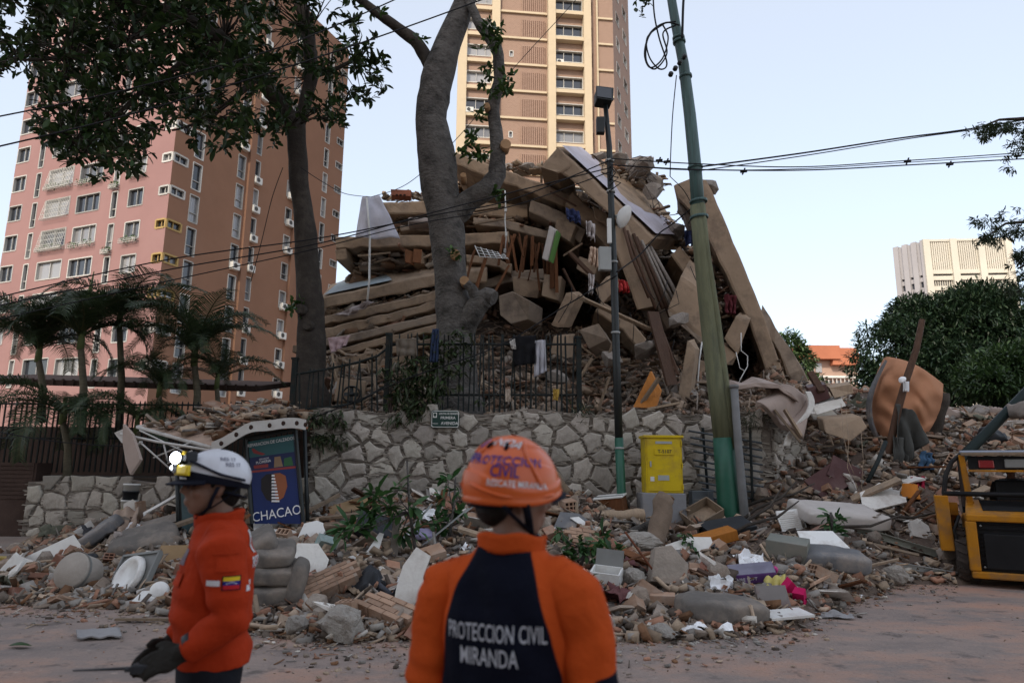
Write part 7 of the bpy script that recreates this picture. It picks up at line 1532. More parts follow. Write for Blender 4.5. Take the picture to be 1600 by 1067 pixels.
for q in (((218, 672), (300, 712)), ((218, 690), (272, 738)), ((240, 715), (300, 690)), ((255, 690), (262, 720)), ((262, 724), (300, 704)), ((205, 700), (222, 690)), ((285, 738), (330, 704))): MB().tube([P(*q[0], 11.3), P(*q[1], 11.2)], .014, 6).build('truss_rod', M_rim, BS)
MB().prism([P(192, 662, 11.0), P(206, 678, 10.9), P(219, 718, 10.8), P(203, 742, 10.8), P(196, 722, 10.85), P(191, 690, 10.95)], (.02, .05, .0)).build('hanging_panel', M_pm, BS, bevel=.006)
MB().prism([P(178, 676, 11.2), P(192, 670, 11.1), P(196, 690, 11.1), P(190, 692, 11.1)], (.02, .05, .0)).build('hanging_panel', M_rim, BS, bevel=.004)
MB().prism([P(258, 716, 11.1), P(272, 712, 11.1), P(276, 716, 11.1), P(262, 722, 11.1)], (.0, .05, .0)).build('lamp_fitting', M_grtr, BS)
n = 520; pos = np.array([roof(min(.97, max(.03, random.gauss(.55, .25))), random.uniform(.1, .95))+Vector((0, 0, random.uniform(.03, .1)+(.12*random.random()))) for i in range(n)]); obj('roof_debris', fragments(pos, RNG.uniform(.05, .24, n), stick=.3, tilt=.5), M_frag, kind='stuff', label='brick and plaster debris piled on the shelter roof', cat='rubble')
for i in range(26):
    p = roof(random.uniform(.25, .9), random.uniform(.1, .9)); o = obj('brick_fragment', BRK[i % 10], None, None, p+Vector((0, 0, .14)), label='broken brick lying on the shelter roof', cat='brick', group='bricks on the shelter roof'); o.rotation_euler = (random.gauss(0, .4), random.gauss(0, .4), random.uniform(0, 6))
plank(P(325, 630, 13.2), P(372, 648, 13.0), .28, .09, M_brk, 'fallen_lintel', kw=dict(label='broken red clay lintel behind the shelter roof', cat='lintel'))
for x0, y0, x1, y1 in ((276, 716, 280, 830), (476, 672, 482, 820), (336, 712, 342, 830), (388, 688, 398, 830)):
    MB().tube([P(x0, y0, 11.75), P(x1, y1+40, 11.75)], .035, 8).build('post', M_blk, BS)
M_ad1 = mat('landscape_poster', (.06, .1, .11), .25, .5, 1.6, 0, spec=.6, stain=(.12, .14, .06), samt=.8, sscale=1.3)
MB().prism([P(281, 718, 11.7), P(334, 714, 11.7), P(338, 830, 11.7), P(285, 834, 11.7)], (0, .06, 0)).build('poster_panel', M_ad1, BS)
MB().prism([P(276, 712, 11.74), P(340, 708, 11.74), P(344, 840, 11.74), P(280, 842, 11.74)], (0, .08, 0)).build('poster_frame', M_blk, BS)
# blue municipal poster
Q = [P(388, 690, 11.55), P(458, 678, 11.55), P(470, 818, 11.55), P(398, 818, 11.55)]
def uvp(u, v, d=0.0): return Q[0].lerp(Q[1], u).lerp(Q[3].lerp(Q[2], u), v)+Vector((0, -d, 0))
pn = MB().prism([Q[0], Q[1], Q[2], Q[3]], (0, .07, 0)).build('blue_poster', mat('poster_blue', (.012, .03, .13), .3, .15, 2, 0, spec=.6), BS)
fr_ = MB()
for a, b in (((-.06, -.05), (-.06, 1.0)), ((1.06, -.05), (1.06, 1.0)), ((-.06, -.05), (1.06, -.05))): fr_.tube([uvp(*a), uvp(*b)], .035, 6, smooth=False)
fr_.build('poster_frame', M_blk, BS)
def patch(nm, uv, mt_i, d): return MB().add([uvp(u, v, d) for u, v in uv], [tuple(range(len(uv)))]).build(nm, mt_i, pn)
pm_ = lambda nm, c: mat(nm, c, .35, .1, 3, 0, spec=.5)
patch('poster_strip', [(0, 0), (0, .2), (1, .2), (1, 0)], pm_('teal_print', (.04, .13, .14)), .004); patch('poster_strip', [(0, .2), (0, .36), (1, .36), (1, .2)], pm_('navy_print', (.02, .03, .1)), .004); patch('poster_strip', [(0, .36), (0, .385), (1, .385), (1, .36)], pm_('red_print', (.3, .05, .05)), .004)
patch('shoe_print', [(.06, .1), (.1, .15), (.28, .19), (.36, .18), (.2, .135), (.1, .09)], pm_('red_print', (.3, .05, .05)), .007); patch('pill_print', [(.08, .3), (.08, .34), (.4, .34), (.4, .3)], pm_('red_print', (.3, .05, .05)), .007)
patch('figure_print', [(.55, .23), (.52, .35), (.72, .35), (.68, .23)], pm_('tan_print', (.3, .2, .12)), .007); patch('figure_print', [(.76, .26), (.74, .35), (.95, .35), (.92, .25)], pm_('green_print', (.04, .14, .06)), .007)
ux_ = (Q[1]-Q[0]).normalized(); uy_ = (Q[0]-Q[3]).normalized()
patch('logo_print', [(.22, .47), (.2, .6), (.3, .72), (.48, .76), (.48, .42), (.34, .42)], pm_('dark_print', (.02, .018, .02)), .006); patch('logo_print', [(.5, .42), (.5, .76), (.68, .7), (.78, .58), (.76, .46), (.64, .42)], pm_('orange_print', (.33, .11, .05)), .006)
for i in range(9):
    v = .43+i*.037; w_ = .055+.012*i; patch('stripe_print', [(.49-w_*.5, v), (.49-w_*.5-.01, v+.022), (.49+w_*.6, v+.026), (.49+w_*.6, v+.006)], M_paper, .009)
text_on('lettering', 'CHACAO', .215, uvp(.5, .885, .006), ux_, uy_, M_paper, pn, .0, .88); text_on('lettering', 'REPARACION DE CALZADOS', .075, uvp(.5, .05, .006), ux_, uy_, M_paper, pn, .01, .8); text_on('lettering', 'SERVICIO', .04, uvp(.32, .235, .006), ux_, uy_, M_paper, pn, .008); text_on('lettering', 'PLOMERIA', .06, uvp(.3, .27, .006), ux_, uy_, M_paper, pn, .01, .9)
# ------------------------------------------------------------------ skid-steer loader, seen from behind
M_ly = mat('loader_yellow', (.40, .165, .012), .5, .2, 3, .08, 20, stain=(.17, .105, .06), samt=.85, sscale=2.2); M_lk = mat('loader_black', (.012, .012, .013), .5, .25, 4, .1, 20, stain=(.06, .05, .045), samt=.5); M_tyre = mat('dusty_tyre', (.05, .042, .037), .95, .3, 4, .6, 16, stain=(.16, .12, .1), samt=.8, sscale=1.6)
LO = G(1620, 927); LR = R(-29)
LD = thing('skid_steer_loader', 'yellow skid steer loader seen from behind at the right edge', 'loader', LO)
_lr = ROT(0, 0, LR)
def lp_(x, y, z): return LO+_lr @ Vector((x, y, z))
def lbox(nm, c, s_, mt_i, rot=(0, 0, 0), parent=None, bevel=.015, jit=0): return MB().box(lp_(*c), s_, _lr @ ROT(*rot), jit=jit).build(nm, mt_i, parent or LD, bevel=bevel)
def lprism(nm, pts, vec, mt_i, parent=None, bevel=.012): return MB().prism([lp_(*p) for p in pts], _lr @ Vector(vec)).build(nm, mt_i, parent or LD, bevel=bevel)
lbox('chassis', (0, 1.15, .52), (1.06, 2.0, .5), M_lk)
# rear engine door: yellow frame round a black grille
lprism('engine_housing', [(-.7, .25, .14), (.7, .25, .14), (.72, .25, 1.02), (-.72, .25, 1.02)], (0, .9, 0), M_ly, bevel=.05)
ed_ = MB()
for x0, x1, z0, z1 in ((-.72, .72, .94, 1.04), (-.72, .72, .13, .23), (-.74, -.6, .23, .94), (.6, .74, .23, .94)): ed_.box(lp_((x0+x1)/2, .2, (z0+z1)/2), (x1-x0, .14, z1-z0), _lr)
rd_ = ed_.build('rear_door', M_ly, LD, bevel=.02)
lbox('rear_grille', (0, .235, .585), (1.2, .06, .72), M_lk, parent=rd_, bevel=.01)
for i in range(11): lbox('grille_slat', (0, .195, .28+.061*i), (1.16, .02, .018), M_lk, (R(25), 0, 0), parent=rd_, bevel=0)
for x, z in ((-.55, .88), (.55, .88), (-.55, .29), (.55, .29)): MB().lathe([(0, 0), (.018, 0), (.015, .012), (0, .014)], 8, lp_(x, .19, z), _lr @ ROT(R(90), 0, 0), close=False).build('bolt', M_stl, rd_)
lprism('hood', [(-.72, .2, 1.03), (.72, .2, 1.03), (.66, .75, 1.2), (-.66, .75, 1.2)], (0, .02, .04), M_ly)
for i in range(13): lbox('louvre', (0, .3+.034*i, 1.095+.0105*i), (.98, .016, .03), M_lk, (R(40), 0, 0), bevel=0)
# cab
for s_ in (-1, 1):
    lprism('cab_post', [(s_*.6-.045, .62, 1.05), (s_*.6+.045, .62, 1.05), (s_*.66+.03, .5, 1.92), (s_*.66-.05, .5, 1.92)], (0, .1, 0), M_ly)
    lprism('lift_tower', [(s_*.98-.09, .35, .48), (s_*.98+.09, .35, .48), (s_*1.0+.09, .35, 1.3), (s_*1.0-.09, .35, 1.3)], (0, .35, 0), M_ly)
    lprism('lift_arm', [(s_*.9, .6, 1.0), (s_*.78, .6, 1.0), (s_*.78, .6, 1.2), (s_*.9, .6, 1.2)], (0, 2.0, -.75), M_ly)
    MB().tube([lp_(s_*.95, .5, .62), lp_(s_*.86, .45, .58), lp_(s_*.8, .42, .6)], .075, 12).build('pivot', M_ly, LD)
    MB().tube([lp_(s_*.84, .55, .9), lp_(s_*.8, .3, 1.0), lp_(s_*.88, .28, .8), lp_(s_*.84, .32, .6), lp_(s_*.78, .3, .5)], .024, 8).build('hydraulic_hose', M_lk, LD)
    MB().tube([lp_(s_*.95, .5, 1.05), lp_(s_*.95, .48, 1.35), lp_(s_*.9, .5, 1.62), lp_(s_*.8, .55, 1.82), lp_(s_*.66, .6, 1.93)], .035, 10).build('guard_tube', M_lk, LD)
    for y in (.62, 1.72):
        wh = MB(); c = lp_(s_*.74, y, .4); rt = _lr @ ROT(0, R(90), 0)
        wh.lathe([(.2, -.14), (.34, -.15), (.39, -.12), (.4, 0), (.39, .12), (.34, .15), (.2, .14)], 28, c, rt); w_o = wh.build('wheel', M_tyre, LD)
        lg = MB()
        for k in range(18):
            for q in (-1, 1):
                a = 2*PI*(k+.25*q)/18; lg.box(c+rt @ Vector((.4*math.cos(a), .4*math.sin(a), .07*q)), (.04, .055, .14), rt @ ROT(0, 0, a) @ ROT(R(28)*q, 0, 0))
        g_ = lg.build('tread', M_tyre, w_o); g_['kind'] = 'stuff'
        MB().lathe([(0, -.1*s_), (.2, -.1), (.2, .1), (0, .1)], 20, c, rt, close=False).build('rim', M_ly, w_o)
MB().tube([lp_(-.95, .46, 1.33), lp_(.95, .46, 1.33)], .038, 10).build('guard_tube', M_lk, LD)
lprism('roof', [(-.68, .45, 1.92), (.68, .45, 1.92), (.62, 1.6, 1.97), (-.62, 1.6, 1.97)], (0, 0, .05), mat('grey_cab_roof', (.2, .22, .27), .5, .15, 3, .05, 14, stain=(.28, .22, .18), samt=.6))
lbox('roof_edge', (0, .44, 1.93), (1.36, .04, .05), M_plank, bevel=.01)
lbox('crossbar', (0, .52, 1.68), (1.2, .03, .03), M_ly, bevel=0); lbox('light_bar', (0, .54, 1.8), (1.18, .05, .2), M_lk, bevel=.01)
M_red = mat('red_lens', (.22, .01, .012), .2, .1, bump=0, spec=.6)
for x in (-.36, .36): lbox('tail_light', (x, .5, 1.78), (.2, .04, .12), M_red)
lbox('work_light', (0, .5, 1.79), (.26, .05, .13), M_grtr)
for s_ in (-1, 1): lprism('side_screen', [(s_*.63, .65, 1.1), (s_*.63, 1.7, 1.1), (s_*.63, 1.7, 1.92), (s_*.63, .65, 1.92)], (.015*s_, 0, 0), M_lk)
# the cab is open at the front: seat and operator
lbox('seat', (0, 1.12, 1.0), (.5, .45, .14), M_lk, bevel=.04); lbox('seat_back', (0, .9, 1.28), (.5, .12, .55), M_lk, (R(-8), 0, 0), bevel=.05)
lbox('cab_floor', (0, 1.3, .8), (1.2, 1.2, .1), M_lk)
for x in (-.62, .62): lprism('cab_front_post', [(x-.03, 1.72, .8), (x+.03, 1.72, .8), (x+.03, 1.72, 1.95), (x-.03, 1.72, 1.95)], (0, .06, 0), M_lk)
lprism('bucket', [(-.95, 2.5, .1), (.95, 2.5, .1), (.95, 2.5, .7), (-.95, 2.5, .7)], (0, .5, -.05), M_lk)
# ------------------------------------------------------------------ people
def ball(mb, c, r, rot=None, n=16, k=10):
    c = Vector(c); vs = []
    for j in range(k+1):
        for i in range(n):
            v = (j/k-.5)*PI*.998; u = 2*PI*i/n; p = Vector((math.cos(v)*math.cos(u)*r[0], math.cos(v)*math.sin(u)*r[1], math.sin(v)*r[2])); vs.append(c+(rot @ p if rot is not None else p))
    fs = [(j*n+i, j*n+(i+1) % n, (j+1)*n+(i+1) % n, (j+1)*n+i) for j in range(k) for i in range(n)]+[tuple(range(n-1, -1, -1)), tuple(k*n+i for i in range(n))]
    mb.add(vs, fs, smooth=True)
def loft(mb, rings, n=24, e=.85):
    """rings: (x, y, z, rx, ry)"""
    vs = []
    for (x, y, z, rx, ry) in rings:
        for i in range(n):
            t = 2*PI*i/n; c, s_ = math.cos(t), math.sin(t); vs.append((x+math.copysign(abs(c)**e, c)*rx, y+math.copysign(abs(s_)**e, s_)*ry, z))
    k = len(rings); mb.add(vs, [(j*n+i, j*n+(i+1) % n, (j+1)*n+(i+1) % n, (j+1)*n+i) for j in range(k-1) for i in range(n)]+[tuple(range(n-1, -1, -1)), tuple((k-1)*n+i for i in range(n))], smooth=True)
def hand(mb, wrist, d, nrm, thumb, curl=.5, fat=1.0):
    """palm, four unequal fingers bent at three joints and a thumb leaving the side of the palm; d points to the fingertips, nrm out of the back of the hand, thumb to the thumb side"""
    d = Vector(d).normalized(); nrm = Vector(nrm).normalized(); s_ = Vector(thumb).normalized(); w_ = Vector(wrist)
    rt = Matrix((s_, nrm, d)).transposed(); ball(mb, w_+d*.05, (.041*fat, .017*fat, .055), rt); ball(mb, w_+d*.01, (.03*fat, .02*fat, .03), rt)
    for i, (o, L) in enumerate(((.031, .072), (.011, .082), (-.01, .075), (-.03, .058))):
        p = w_+d*.092+s_*o; pts = [w_+d*.05+s_*o*.8, p]; a = 0
        for q in range(3):
            a += curl*(.9 if q else .6); v = d*math.cos(a)-nrm*math.sin(a); pts.append(pts[-1]+v*L*(.45, .32, .27)[q])
        mb.tube(pts, [.010*fat, .0105*fat, .010*fat, .009*fat, .0075*fat], 8)
    b = w_+d*.03+s_*.034; v = (s_*.75+d*.7-nrm*.25).normalized(); v2 = (s_*.2+d*.9-nrm*.55).normalized(); mb.tube([w_+d*.02+s_*.015, b, b+v*.036, b+v*.036+v2*.03], [.014*fat, .013*fat, .0115*fat, .009*fat], 8)
def head_shape(mb, c, yaw, pitch=0.0):
    c = Vector(c); rt = ROT(pitch, 0, 0); rt = Matrix.Rotation(yaw, 3, 'Z') @ rt; T = lambda x, y, z: c+rt @ Vector((x, y, z))
    ball(mb, T(0, -.01, .035), (.076, .096, .088), rt); ball(mb, T(0, .02, -.03), (.066, .075, .08), rt); ball(mb, T(0, .055, -.085), (.036, .034, .03), rt); ball(mb, T(0, .045, -.07), (.05, .045, .035), rt)
    mb.tube([T(0, .085, .018), T(0, .107, -.012), T(0, .116, -.03)], [.011, .016, .016], 8); ball(mb, T(.013, .096, -.034), (.009, .011, .008), rt); ball(mb, T(-.013, .096, -.034), (.009, .011, .008), rt)
    ball(mb, T(0, .082, .03), (.05, .014, .011), rt); ball(mb, T(0, .094, -.058), (.026, .013, .007), rt); ball(mb, T(0, .091, -.071), (.023, .013, .008), rt)
    for s_ in (-1, 1): ball(mb, T(.078*s_, -.012, -.01), (.009, .02, .033), rt @ ROT(.2, 0, .25*s_)); ball(mb, T(.04*s_, .07, -.025), (.024, .02, .022), rt)
    return rt, T
M_skin = mat('skin', (.20, .105, .07), .55, .1, 8, .1, 60, spec=.4); M_hair = mat('black_hair', (.012, .01, .009), .6, .2, 30, .5, 90)
M_trou = mat('navy_trousers', (.012, .013, .018), .9, .15, 4, .2, 40)
M_boot = mat('black_boot', (.012, .011, .011), .6, .15, 4, .2, 30)
M_or = mat('orange_jacket_cloth', (.46, .068, .012), .8, .08, 5, .5, 12, bdist=.03, spec=.08); M_ord = mat('deep_orange_jacket_cloth', (.36, .034, .009), .8, .1, 5, .5, 12, bdist=.03, spec=.08)
M_navy = mat('navy_cloth', (.006, .007, .014), .85, .1, 6, .12, 120); M_txt = mat('white_embroidery', (.42, .43, .47), .8, .06, 20, 0)
def wrinkles(amp, seed):
    r = np.random.default_rng(seed); ks = r.normal(0, 1, (7, 3))*np.array([16, 16, 38]); ph = r.uniform(0, 6, 7)
    return lambda co: amp*(1+.6*np.sin(co[:, 2]*21+co[:, 0]*9))*sum(np.sin(co @ k+p+1.4*np.sin(co @ ks[(i+1) % 7]*.45))*(1 if i < 4 else .5) for i, (k, p) in enumerate(zip(ks, ph)))/3.0
def place_mesh(name, me, mats, root, rotz, loc):
    me.transform(Matrix.Translation(loc) @ Matrix.Rotation(rotz, 4, 'Z')); 
    return obj(name, me, mats, root)
def person(label, loc, rotz, P_, jacket_mat, seed):
    """P_: joints in the figure's own frame (x right, y forward, z up); returns root, transform and the jacket's BVH"""
    t = thing('person', label, 'person', loc); X = Matrix.Translation(loc) @ Matrix.Rotation(rotz, 4, 'Z'); lc = Vector(loc)
    body = MB(); hd, T = head_shape(body, P_['head'], P_['yaw'], P_.get('nod', 0))
    nk = Vector(P_['neck']); hc = Vector(P_['head']); body.tube([nk-Vector((0, 0, .08)), nk, hc+Vector((0, -.01, -.05))], [.062, .058, .056], 14)
    loft(body, [(0, 0, .86, .14, .10), (0, 0, 1.0, .14, .095), (0, 0, 1.2, .16, .1), (0, 0, 1.34, .15, .085), (nk.x, nk.y, nk.z-.03, .06, .06)])
    for sd, s_ in (('L', -1), ('R', 1)):
        sh, el, wr = [Vector(P_[k+sd]) for k in ('sh', 'el', 'wr')]; body.tube([Vector((sh.x*.6, sh.y, sh.z)), sh, el, wr], [.05, .05, .04, .027], 12); hd_ = P_['hand'+sd]; hand(body, wr, *hd_)
        hp, kn, an = [Vector(P_[k+sd]) for k in ('hip', 'kn', 'an')]; body.tube([hp+Vector((0, 0, .08)), hp, kn, an, an-Vector((0, 0, .04))], [.07, .075, .05, .035, .035], 12); ball(body, an+Vector((0, .06, -.05)), (.035, .1, .03))
    me = fuse(body, 'body', .0075, 3); place_mesh('body', me, M_skin, t, rotz, lc)
    hair = MB(); ball(hair, T(0, -.022, .03), (.081, .094, .09), hd); ball(hair, T(0, -.055, -.03), (.068, .055, .06), hd); place_mesh('hair', fuse(hair, 'hair', .008, 3), M_hair, t, rotz, lc)
    # jacket
    ms_ = []; jk = MB(); loft(jk, P_['torso'], 28)
    for sd, s_ in (('L', -1), ('R', 1)):
        sh = Vector(P_['sh'+sd]); jk.tube([Vector((sh.x*.4, sh.y, sh.z+.014)), Vector((sh.x*.75, sh.y, sh.z+.008)), Vector((sh.x*.98, sh.y, sh.z-.012))], [.07, .08, .07], 16)
    ms_.append(('jacket', jk))
    for sd, s_ in (('L', -1), ('R', 1)):
        sh, el, wr = [Vector(P_[k+sd]) for k in ('sh', 'el', 'wr')]; mf = el.lerp(wr, .5); sl_ = MB()
        sl_.tube([Vector((sh.x*.74, sh.y, sh.z+.016)), sh+Vector((.004*s_, 0, -.02)), sh.lerp(el, .35)+Vector((.01*s_, 0, 0)), sh.lerp(el, .75)+Vector((.006*s_, 0, 0)), el, mf, wr.lerp(el, .1), wr.lerp(el, .04)], [.078, .089, .083, .073, .07, .061, .054, .046], 18); ms_.append(('sleeve', sl_))
    ms_ = [(nm, fuse(q, nm, .010, 4, wrinkles(P_.get('wr', .004)*(1 if nm == 'jacket' else .75), seed+i))) for i, (nm, q) in enumerate(ms_)]; vv, ff = [], []; jo = None
    for nm, me in ms_:
        k0 = len(vv); vv += [v.co.copy() for v in me.vertices]; ff += [tuple(k0+i for i in p.vertices) for p in me.polygons]
        n = len(me.vertices); co = np.empty(n*3, dtype=np.float32); me.vertices.foreach_get('co', co); co = co.reshape(-1, 3)
        if 'panel' in P_:
            at = me.attributes.new('panel', 'FLOAT', 'POINT'); at.data.foreach_set('value', P_['panel'](co).astype(np.float32))
    bv = BVHTree.FromPolygons(vv, ff)
    for nm, me in ms_:
        q = place_mesh(nm, me, jacket_mat, jo or t, rotz, lc); jo = jo or q
    # collar
    cl = MB(); cr = P_['collar']; k = 26
    def col(a, b):
        th = a*2*PI; r = (cr[3]*math.cos(th), cr[4]*math.sin(th)); f = 1.0+.06*(b-.5); return Vector((cr[0]+r[0]*f, cr[1]+r[1]*f, cr[2]+.05*b+.012*math.sin(th)*-1+.004*math.sin(th*5)))
    cl.sheet(col, k, 4, -.012); m2 = cl.mesh('collar'); place_mesh('collar', m2, P_.get('collar_mat', M_or), t, rotz, lc)
    tr = MB(); loft(tr, [(0, 0, .78, .168, .12), (0, 0, .88, .17, .125), (0, 0, .98, .15, .11)])
    for sd in 'LR':
        hp, kn, an = [Vector(P_[k+sd]) for k in ('hip', 'kn', 'an')]; tr.tube([hp+Vector((0, 0, .06)), hp, hp.lerp(kn, .5), kn, kn.lerp(an, .5), an], [.09, .1, .088, .074, .068, .064], 16)
        bt = MB(); ball(bt, an+Vector((0, .065, -.045)), (.05, .135, .05)); bt.tube([an+Vector((0, 0, .1)), an-Vector((0, 0, .05))], [.058, .055], 12); place_mesh('boot', fuse(bt, 'boot', .012, 3), M_boot, t, rotz, lc)
    place_mesh('trousers', fuse(tr, 'trousers', .014, 4, wrinkles(.004, seed+5)), M_trou, t, rotz, lc)
    return t, X, bv, T, hd
def on_body(name, polys, faces, o, ux, uy, dirv, bv, X, mt, parent, lift=.003):
    """cloth badge or lettering laid on the garment: points are cast along dirv onto it"""
    o, ux, uy, dv = Vector(o), Vector(ux).normalized(), Vector(uy).normalized(), Vector(dirv).normalized(); vs = []
    for a, b in polys:
        p = o+ux*a+uy*b; h = bv.ray_cast(p-dv*.4, dv); q = (h[0]-dv*lift) if h[0] is not None else p
        vs.append(X @ q)
    return MB().add(vs, faces).build(name, mt, parent)
def grid_patch(w_, h_, nx=10, ny=8): return [((i/nx-.5)*w_, (j/ny-.5)*h_) for j in range(ny+1) for i in range(nx+1)], [(j*(nx+1)+i, j*(nx+1)+i+1, (j+1)*(nx+1)+i+1, (j+1)*(nx+1)+i) for j in range(ny) for i in range(nx)]
def fine(polys, faces, cuts=2):
    """split lettering faces so that they can bend over the cloth"""
    bm = bmesh.new(); vs = [bm.verts.new((a, b, 0)) for a, b in polys]
    for f in faces:
        try: bm.faces.new([vs[i] for i in f])
        except ValueError: pass
    bmesh.ops.triangulate(bm, faces=bm.faces)
    for _ in range(cuts):
        es = [e for e in bm.edges if e.calc_length() > .02]
        if es: bmesh.ops.subdivide_edges(bm, edges=es, cuts=1); bmesh.ops.triangulate(bm, faces=bm.faces)
    bm.verts.index_update(); r = [(v.co.x, v.co.y) for v in bm.verts], [tuple(v.index for v in f.verts) for f in bm.faces]; bm.free(); return r
# ---- helmet shells are written over azimuth/elevation
def helmet_pt(T, R_, az, el, sw=1.0, out=0.0):
    ce, se = math.cos(el), math.sin(el); k = 1+out; return T(R_[0]*ce*math.sin(az)*k, R_[1]*ce*math.cos(az)*k+R_[3], R_[2]*se*k+R_[4])
def helmet(nm, T, X, R_, lowf, mt, parent, ridge):
    mb = MB(); NU_, NV_ = 96, 56
    def fn(a, b):
        az = a*2*PI; lo = lowf(az); el = lo+(PI/2-.001-lo)*b; return X @ helmet_pt(T, R_, az, el, out=ridge(az, el)+(.03 if b < .05 else 0))
    mb.grid(fn, NU_, NV_)
    inn = MB(); b0 = len(mb.v)
    def fi(a, b):
        az = a*2*PI; lo = lowf(az); el = lo+(PI/2-.001-lo)*b; return X @ helmet_pt(T, R_, az, el, out=-.06)
    mb.add([fi(i/NU_, j/NV_) for j in range(NV_+1) for i in range(NU_+1)], [(j*(NU_+1)+i, (j+1)*(NU_+1)+i, (j+1)*(NU_+1)+i+1, j*(NU_+1)+i+1) for j in range(NV_) for i in range(NU_)], smooth=True)
    for i in range(NU_): mb.f.append((i+1, i, b0+i, b0+i+1)); mb.m.append(0); mb.c.append(None); mb.sm.append(False)
    return mb.build(nm, mt, parent)
def on_helmet(nm, polys, faces, T, X, R_, az0, el0, rot, mt, parent, ridge, scale=1/.15, arc=0.0):
    vs = []
    for a, b in polys:
        x, y = a*math.cos(rot)-b*math.sin(rot), a*math.sin(rot)+b*math.cos(rot); y -= arc*x*x; el = el0+y*scale; az = az0+x*scale/max(.3, math.cos(el)); vs.append(X @ helmet_pt(T, R_, az, el, out=ridge(az, el)+.022))
    return MB().add(vs, faces, smooth=True).build(nm, mt, parent)
# ---- jacket with the navy back panel
def two_tone(name, a, b):
    mt, t, bs = nodes(name); L = t.links.new; N = t.nodes.new; at = N('ShaderNodeAttribute'); at.attribute_name = 'panel'
    r = N('ShaderNodeMapRange'); r.inputs[1].default_value = -.0015; r.inputs[2].default_value = .0015; L(at.outputs['Fac'], r.inputs[0])
    mx = N('ShaderNodeMix'); mx.data_type = 'RGBA'; L(r.outputs[0], mx.inputs['Factor']); mx.inputs['A'].default_value = (*a, 1); mx.inputs['B'].default_value = (*b, 1)
    tc = N('ShaderNodeTexCoord'); n1 = N('ShaderNodeTexNoise'); n1.inputs['Scale'].default_value = 6; n1.inputs['Detail'].default_value = 6; L(tc.outputs['Object'], n1.inputs['Vector'])
    m2 = N('ShaderNodeMapRange'); m2.inputs[1].default_value = .3; m2.inputs[2].default_value = .7; m2.inputs[3].default_value = .88; m2.inputs[4].default_value = 1.1; L(n1.outputs[0], m2.inputs[0])
    hs = N('ShaderNodeHueSaturation'); L(mx.outputs['Result'], hs.inputs['Color']); L(m2.outputs[0], hs.inputs['Value']); L(hs.outputs[0], bs.inputs['Base Color'])
    wv = N('ShaderNodeTexNoise'); wv.inputs['Scale'].default_value = 8; wv.inputs['Detail'].default_value = 6; L(tc.outputs['Object'], wv.inputs['Vector']); bp = N('ShaderNodeBump'); bp.inputs['Strength'].default_value = .75; bp.inputs['Distance'].default_value = .035; L(wv.outputs[0], bp.inputs['Height']); L(bp.outputs[0], bs.inputs['Normal'])
    bs.inputs['Roughness'].default_value = .85; bs.inputs['Specular IOR Level'].default_value = .08; return mt
def back_panel(co):
    x, y, z = co.T; w_ = np.interp(z, [.6, .85, 1.02, 1.11, 1.217, 1.325, 1.40, 1.43], [.15, .165, .168, .165, .146, .112, .082, .075]); d = np.where(y < .02, w_-np.abs(x), -.05)
    q = np.minimum(.035-np.abs(z-1.08-(y+.05)*.2), .06-np.abs(y+.01)); q = np.where(x > .2, q, -.05); d = np.where(z > 1.425, -.05, d); return np.maximum(d, q)
RLOC = P(797, 900, 1.97); RLOC.z = 0; YAW_R = R(-20)
JR = dict(head=(-.005, .03, 1.55), yaw=R(-46), nod=R(-4), neck=(.01, .0, 1.42), shL=(-.172, 0, 1.31), elL=(-.225, -.01, 1.05), wrL=(-.26, .1, .83), shR=(.172, 0, 1.31), elR=(.232, -.01, 1.05), wrR=(.26, .1, .83),
          handL=((0, .35, -1), (-1, 0, 0), (0, 1, .3), .35), handR=((0, .35, -1), (1, 0, 0), (0, 1, .3), .35), hipL=(-.085, 0, .86), knL=(-.1, .02, .46), anL=(-.11, -.01, .09), hipR=(.085, 0, .86), knR=(.1, .03, .46), anR=(.12, .0, .09),
          torso=[(0, 0, .74, .175, .125), (0, 0, .88, .176, .13), (0, 0, 1.02, .176, .132), (0, -.005, 1.14, .182, .135), (0, -.01, 1.25, .184, .135), (0, -.005, 1.32, .168, .12), (0, 0, 1.378, .125, .098), (0, 0, 1.425, .08, .082)],
          collar=(.005, .0, 1.395, .083, .086), panel=back_panel, wr=.007)
tR, XR_, bvR, TR_, hR = person('worker in orange and navy jacket and orange helmet, seen from behind', RLOC, YAW_R, JR, two_tone('orange_navy_jacket', (.46, .068, .012), (.005, .006, .013)), 3)
for s_, size, z, nr, x in (('PROTECCION CIVIL', .050, 1.213, .56, .006), ('MIRANDA', .050, 1.155, .66, -.008)):
    v, f = text_polys(s_, size*1.2, .006, nr*.9); v, f = fine(v, f, 1); on_body('lettering', v, f, (x, -.3, z), (1, 0, 0), (0, 0, 1), (0, 1, 0), bvR, XR_, M_txt, tR)
M_hor = mat('orange_helmet_shell', (.60, .10, .012), .32, .06, 4, .02, 14, stain=(.45, .1, .02), samt=.4, sscale=5, spec=.5); M_hbl = mat('helmet_blue_print', (.03, .035, .2), .4, .05, bump=0); M_hwh = mat('helmet_white_print', (.6, .6, .62), .4, .05, bump=0)
HR_ = (.116, .139, .136, -.005, .03)
low = lambda az: -.22-.16*(.5-.5*math.cos(az))+.2*max(0, math.cos(az))**2-.08*abs(math.sin(az))
